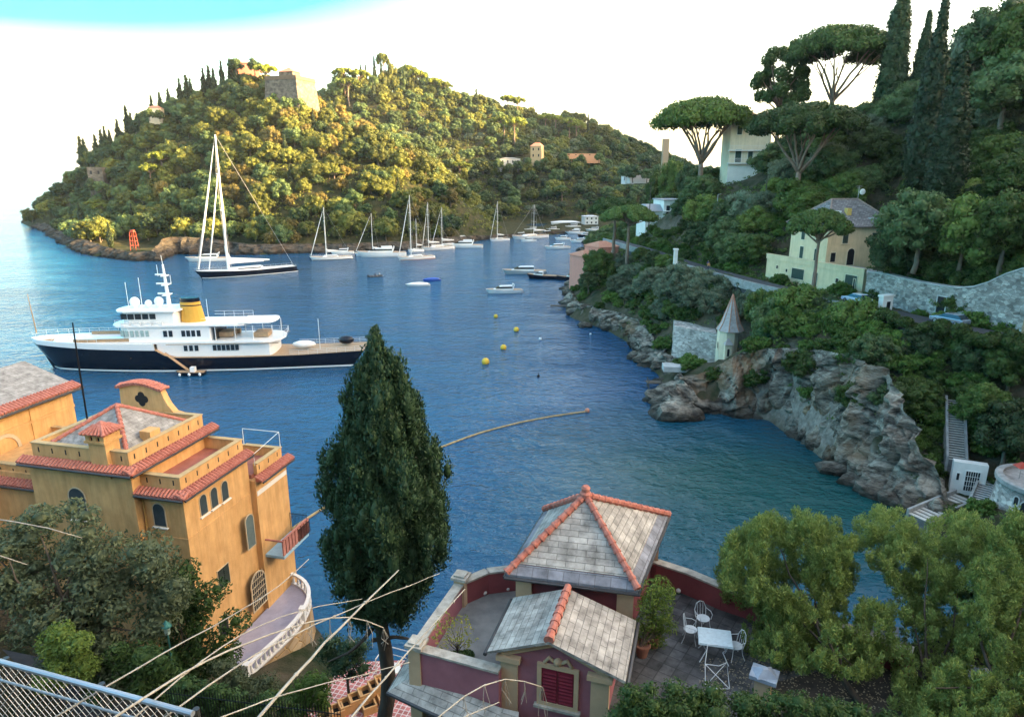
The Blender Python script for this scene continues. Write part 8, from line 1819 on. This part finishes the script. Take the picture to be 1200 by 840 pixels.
stalk([(55, 846, 2.6), (190, 765, 3.0), (330, 690, 3.5), (362, 655, 3.8)], .007, .003, 'thin pale stalk crossing the mesh fence and the yellow villa wall')
stalk([(120, 850, 2.4), (240, 770, 2.9), (340, 735, 3.3), (405, 716, 3.6), (440, 716, 3.7), (449, 735, 3.7)], .009, .005, 'pale stalk arching over with a drooping tip beside the cypress trunk', True)
stalk([(180, 850, 2.5), (300, 762, 3.0), (430, 705, 3.6), (515, 672, 4.2)], .007, .003, 'slender pale stalk reaching past the cypress towards the pavilion')
stalk([(150, 846, 2.5), (260, 752, 3.0), (350, 712, 3.4), (395, 706, 3.6), (424, 702, 3.7)], .006, .003, 'slender pale stalk bending towards the balustrade')
stalk([(240, 848, 2.4), (330, 812, 2.8), (430, 790, 3.2), (480, 775, 3.5)], .005, .003, 'low slender pale stalk crossing the red tiled terrace')
stalk([(395, 860, 2.4), (450, 795, 2.8), (500, 740, 3.2), (545, 690, 3.6)], .008, .004, 'pale stalk rising right of the cypress trunk to the left terrace')
stalk([(495, 856, 2.6), (540, 812, 2.9), (590, 786, 3.1), (620, 783, 3.2), (636, 805, 3.2)], .006, .004, 'pale stalk arching over before the crimson shutters', True)
stalk([(520, 850, 2.5), (560, 830, 2.7), (585, 823, 2.8)], .005, .003, 'short pale stalk below the arching one by the crimson shutters')
stalk([(-30, 604, 3.4), (20, 604, 3.4), (62, 614, 3.4), (96, 631, 3.4)], .006, .003, 'pale stalk drooping from the left border over the grey-green tree')
stalk([(-30, 640, 3.2), (5, 650, 3.2), (32, 662, 3.2)], .005, .003, 'short pale stalk tip entering from the left border below another')
# ------------------------------------------------------------------ cars and people on the coast road
TYRE = mat('tyre_rubber', (.02, .02, .02), .9); RIMM = mat('alloy_rim', (.5, .5, .52), .35, metal=.8)
def car(pos, ang, paint, label):
    t = thing('parked_car', label, 'car', pos); M = frame(pos, ang)
    prof = [(-2.05, .32), (2.05, .30), (2.12, .55), (2.0, .78), (1.15, .92), (-1.7, .95), (-2.1, .85), (-2.12, .5)]
    b = MB(M); b.ext([(x, -.86, z) for x, z in prof], (0, 1.72, 0)); b.build('body', paint, t, bevel=.07)
    lo = [(1.15, .90), (-1.85, .93)]; hi = [(.35, 1.42), (-1.3, 1.43)]
    b = MB(M); b.frustum([(1.15, -.8, .9), (1.15, .8, .9), (-1.85, .8, .92), (-1.85, -.8, .92)], [(.35, -.62, 1.40), (.35, .62, 1.40), (-1.3, .62, 1.41), (-1.3, -.62, 1.41)]); b.build('window_glass', BOATGL, t)
    b = MB(M); b.frustum([(.42, -.66, 1.39), (.42, .66, 1.39), (-1.36, .66, 1.40), (-1.36, -.66, 1.40)], [(.25, -.56, 1.46), (.25, .56, 1.46), (-1.2, .56, 1.47), (-1.2, -.56, 1.47)]); b.build('roof', paint, t, bevel=.02)
    for x in (1.3, -1.3):
        for s in (-1, 1):
            b = MB(M); b.tube([(x, s * .62, .32), (x, s * .88, .32)], .32, 16); w = b.build('wheel', TYRE, t); b = MB(M); b.tube([(x, s * .86, .32), (x, s * .895, .32)], .2, 10); b.build('rim', RIMM, w)
    for s in (-1, 1): b = MB(M); b.box((2.07, s * .6, .66), (.12, .36, .16)); b.build('headlight', GELW, t)
    return t
i = min(range(len(road)), key=lambda k: abs(proj(road[k])[0] - 1108)); d = road[i] - road[i - 1]; n = Vector((d.y, -d.x, 0)).normalized(); n = n if n.x > 0 else -n
ca = math.degrees(math.atan2(d.y, d.x))
car(road[i] + n * 1.0 + Vector((0, 0, .01)), ca, mat('silver_blue_paint', (.32, .38, .45), .25, metal=.5, coat=.6), 'silver blue car parked along the rubble wall near the dark doorway')
i = min(range(len(road)), key=lambda k: abs(proj(road[k])[0] - 993)); d = road[i] - road[i - 1]
car(road[i] + n * 1.0 + Vector((0, 0, .01)), math.degrees(math.atan2(d.y, d.x)), mat('pale_blue_paint', (.50, .58, .66), .25, coat=.6), 'pale blue white car parked before the garage doors of the villa')
def person_mesh(name, stride=.22, sit=False):
    J = {'pel': (0, 0, .92), 'chest': (0, .01, 1.25), 'neck': (0, .01, 1.45), 'head': (0, .03, 1.60), 'top': (0, .02, 1.72), 'shl': (-.18, 0, 1.40), 'ell': (-.24, -.05, 1.12), 'wrl': (-.23, .08, .9), 'hal': (-.23, .11, .82), 'shr': (.18, 0, 1.40), 'elr': (.24, -.06, 1.12), 'wrr': (.23, -.04, .88), 'har': (.23, -.02, .8),
         'hil': (-.1, 0, .88), 'knl': (-.1, stride * .6 + .03, .48), 'anl': (-.1, stride, .08), 'tol': (-.1, stride + .16, .03), 'hir': (.1, 0, .88), 'knr': (.1, -stride * .2 + .03, .48), 'anr': (.1, -stride, .1), 'tor': (.1, -stride + .15, .03)}
    if sit: J.update({'knl': (-.12, .42, .86), 'anl': (-.12, .45, .45), 'tol': (-.12, .6, .42), 'knr': (.12, .42, .86), 'anr': (.12, .45, .45), 'tor': (.12, .6, .42)})
    rad = {'pel': .14, 'chest': .15, 'neck': .055, 'head': .095, 'top': .07, 'shl': .065, 'ell': .045, 'wrl': .032, 'hal': .035, 'shr': .065, 'elr': .045, 'wrr': .032, 'har': .035, 'hil': .10, 'knl': .06, 'anl': .042, 'tol': .035, 'hir': .10, 'knr': .06, 'anr': .042, 'tor': .035}
    E = [('pel', 'chest'), ('chest', 'neck'), ('neck', 'head'), ('head', 'top'), ('chest', 'shl'), ('shl', 'ell'), ('ell', 'wrl'), ('wrl', 'hal'), ('chest', 'shr'), ('shr', 'elr'), ('elr', 'wrr'), ('wrr', 'har'), ('pel', 'hil'), ('hil', 'knl'), ('knl', 'anl'), ('anl', 'tol'), ('pel', 'hir'), ('hir', 'knr'), ('knr', 'anr'), ('anr', 'tor')]
    k = list(J); me = bpy.data.meshes.new('rig'); me.from_pydata([J[q] for q in k], [(k.index(a), k.index(c)) for a, c in E], []); o = bpy.data.objects.new('rig', me); COL.objects.link(o)
    o.modifiers.new('s', 'SKIN'); sv = me.skin_vertices[0].data
    for q, v in zip(k, sv): v.radius = (rad[q], rad[q] * (.75 if q in ('pel', 'chest') else 1)); v.use_root = q == 'pel'
    o.modifiers.new('b', 'SUBSURF').levels = 2
    m2 = bpy.data.meshes.new_from_object(o.evaluated_get(bpy.context.evaluated_depsgraph_get())); bpy.data.objects.remove(o); m2.name = name; return m2
SKIN = mat('skin_tone', (.50, .31, .23), .6, var=.05); HAIR = mat('dark_hair', (.03, .02, .015), .7)
def person(pos, rz, label, top_c, leg_c, sit=False):
    t = thing('person', label, 'person', pos, rz=rz); t.rotation_euler = (0, 0, rz)
    me = person_mesh('person_body', sit=sit); me.materials.clear(); tm, lm = mat(label[:14] + '_top', top_c, .9), mat(label[:14] + '_trousers', leg_c, .9)
    for m in (SKIN, tm, lm): me.materials.append(m)
    for p in me.polygons:
        z, x = p.center.z, abs(p.center.x); p.material_index = 0 if (z > 1.44 or (x > .19 and z < 1.14 and z > .76 and not sit) or z < .08) else (2 if z < .96 and x < .2 else 1); p.use_smooth = True
    obj('body', me, t)
    b = MB(); b.smooth = True; b.sphere((0, .01, 1.66), (.1, .11, .09), 10, 6); hm = bpy.data.meshes.new('hair'); hm.from_pydata([tuple(v) for v in b.v], [], b.f); hm.materials.append(HAIR); obj('hair', hm, t)
    return t
for px, off, lb, tc_, lc in ((829, .5, 'person in a dark blue top walking on the coast road', (.03, .06, .16), (.05, .05, .06)), (836, -.7, 'person in an orange top walking on the coast road', (.55, .22, .07), (.06, .06, .08))):
    i = min(range(len(road)), key=lambda k: abs(proj(road[k])[0] - px)); p = road[i] + n * off; person((p.x, p.y, p.z), 2.6, lb, tc_, lc)
q = on_z(440, 324.5, 0); person((q.x, q.y, -.25), 1.2, 'person in dark clothes sitting in the grey inflatable dinghy', (.05, .05, .07), (.04, .04, .05), True); q = on_z(445, 324.2, 0); person((q.x, q.y, -.25), 1.2, 'person in a pale shirt sitting at the bow of the dinghy', (.5, .48, .45), (.08, .08, .1), True)
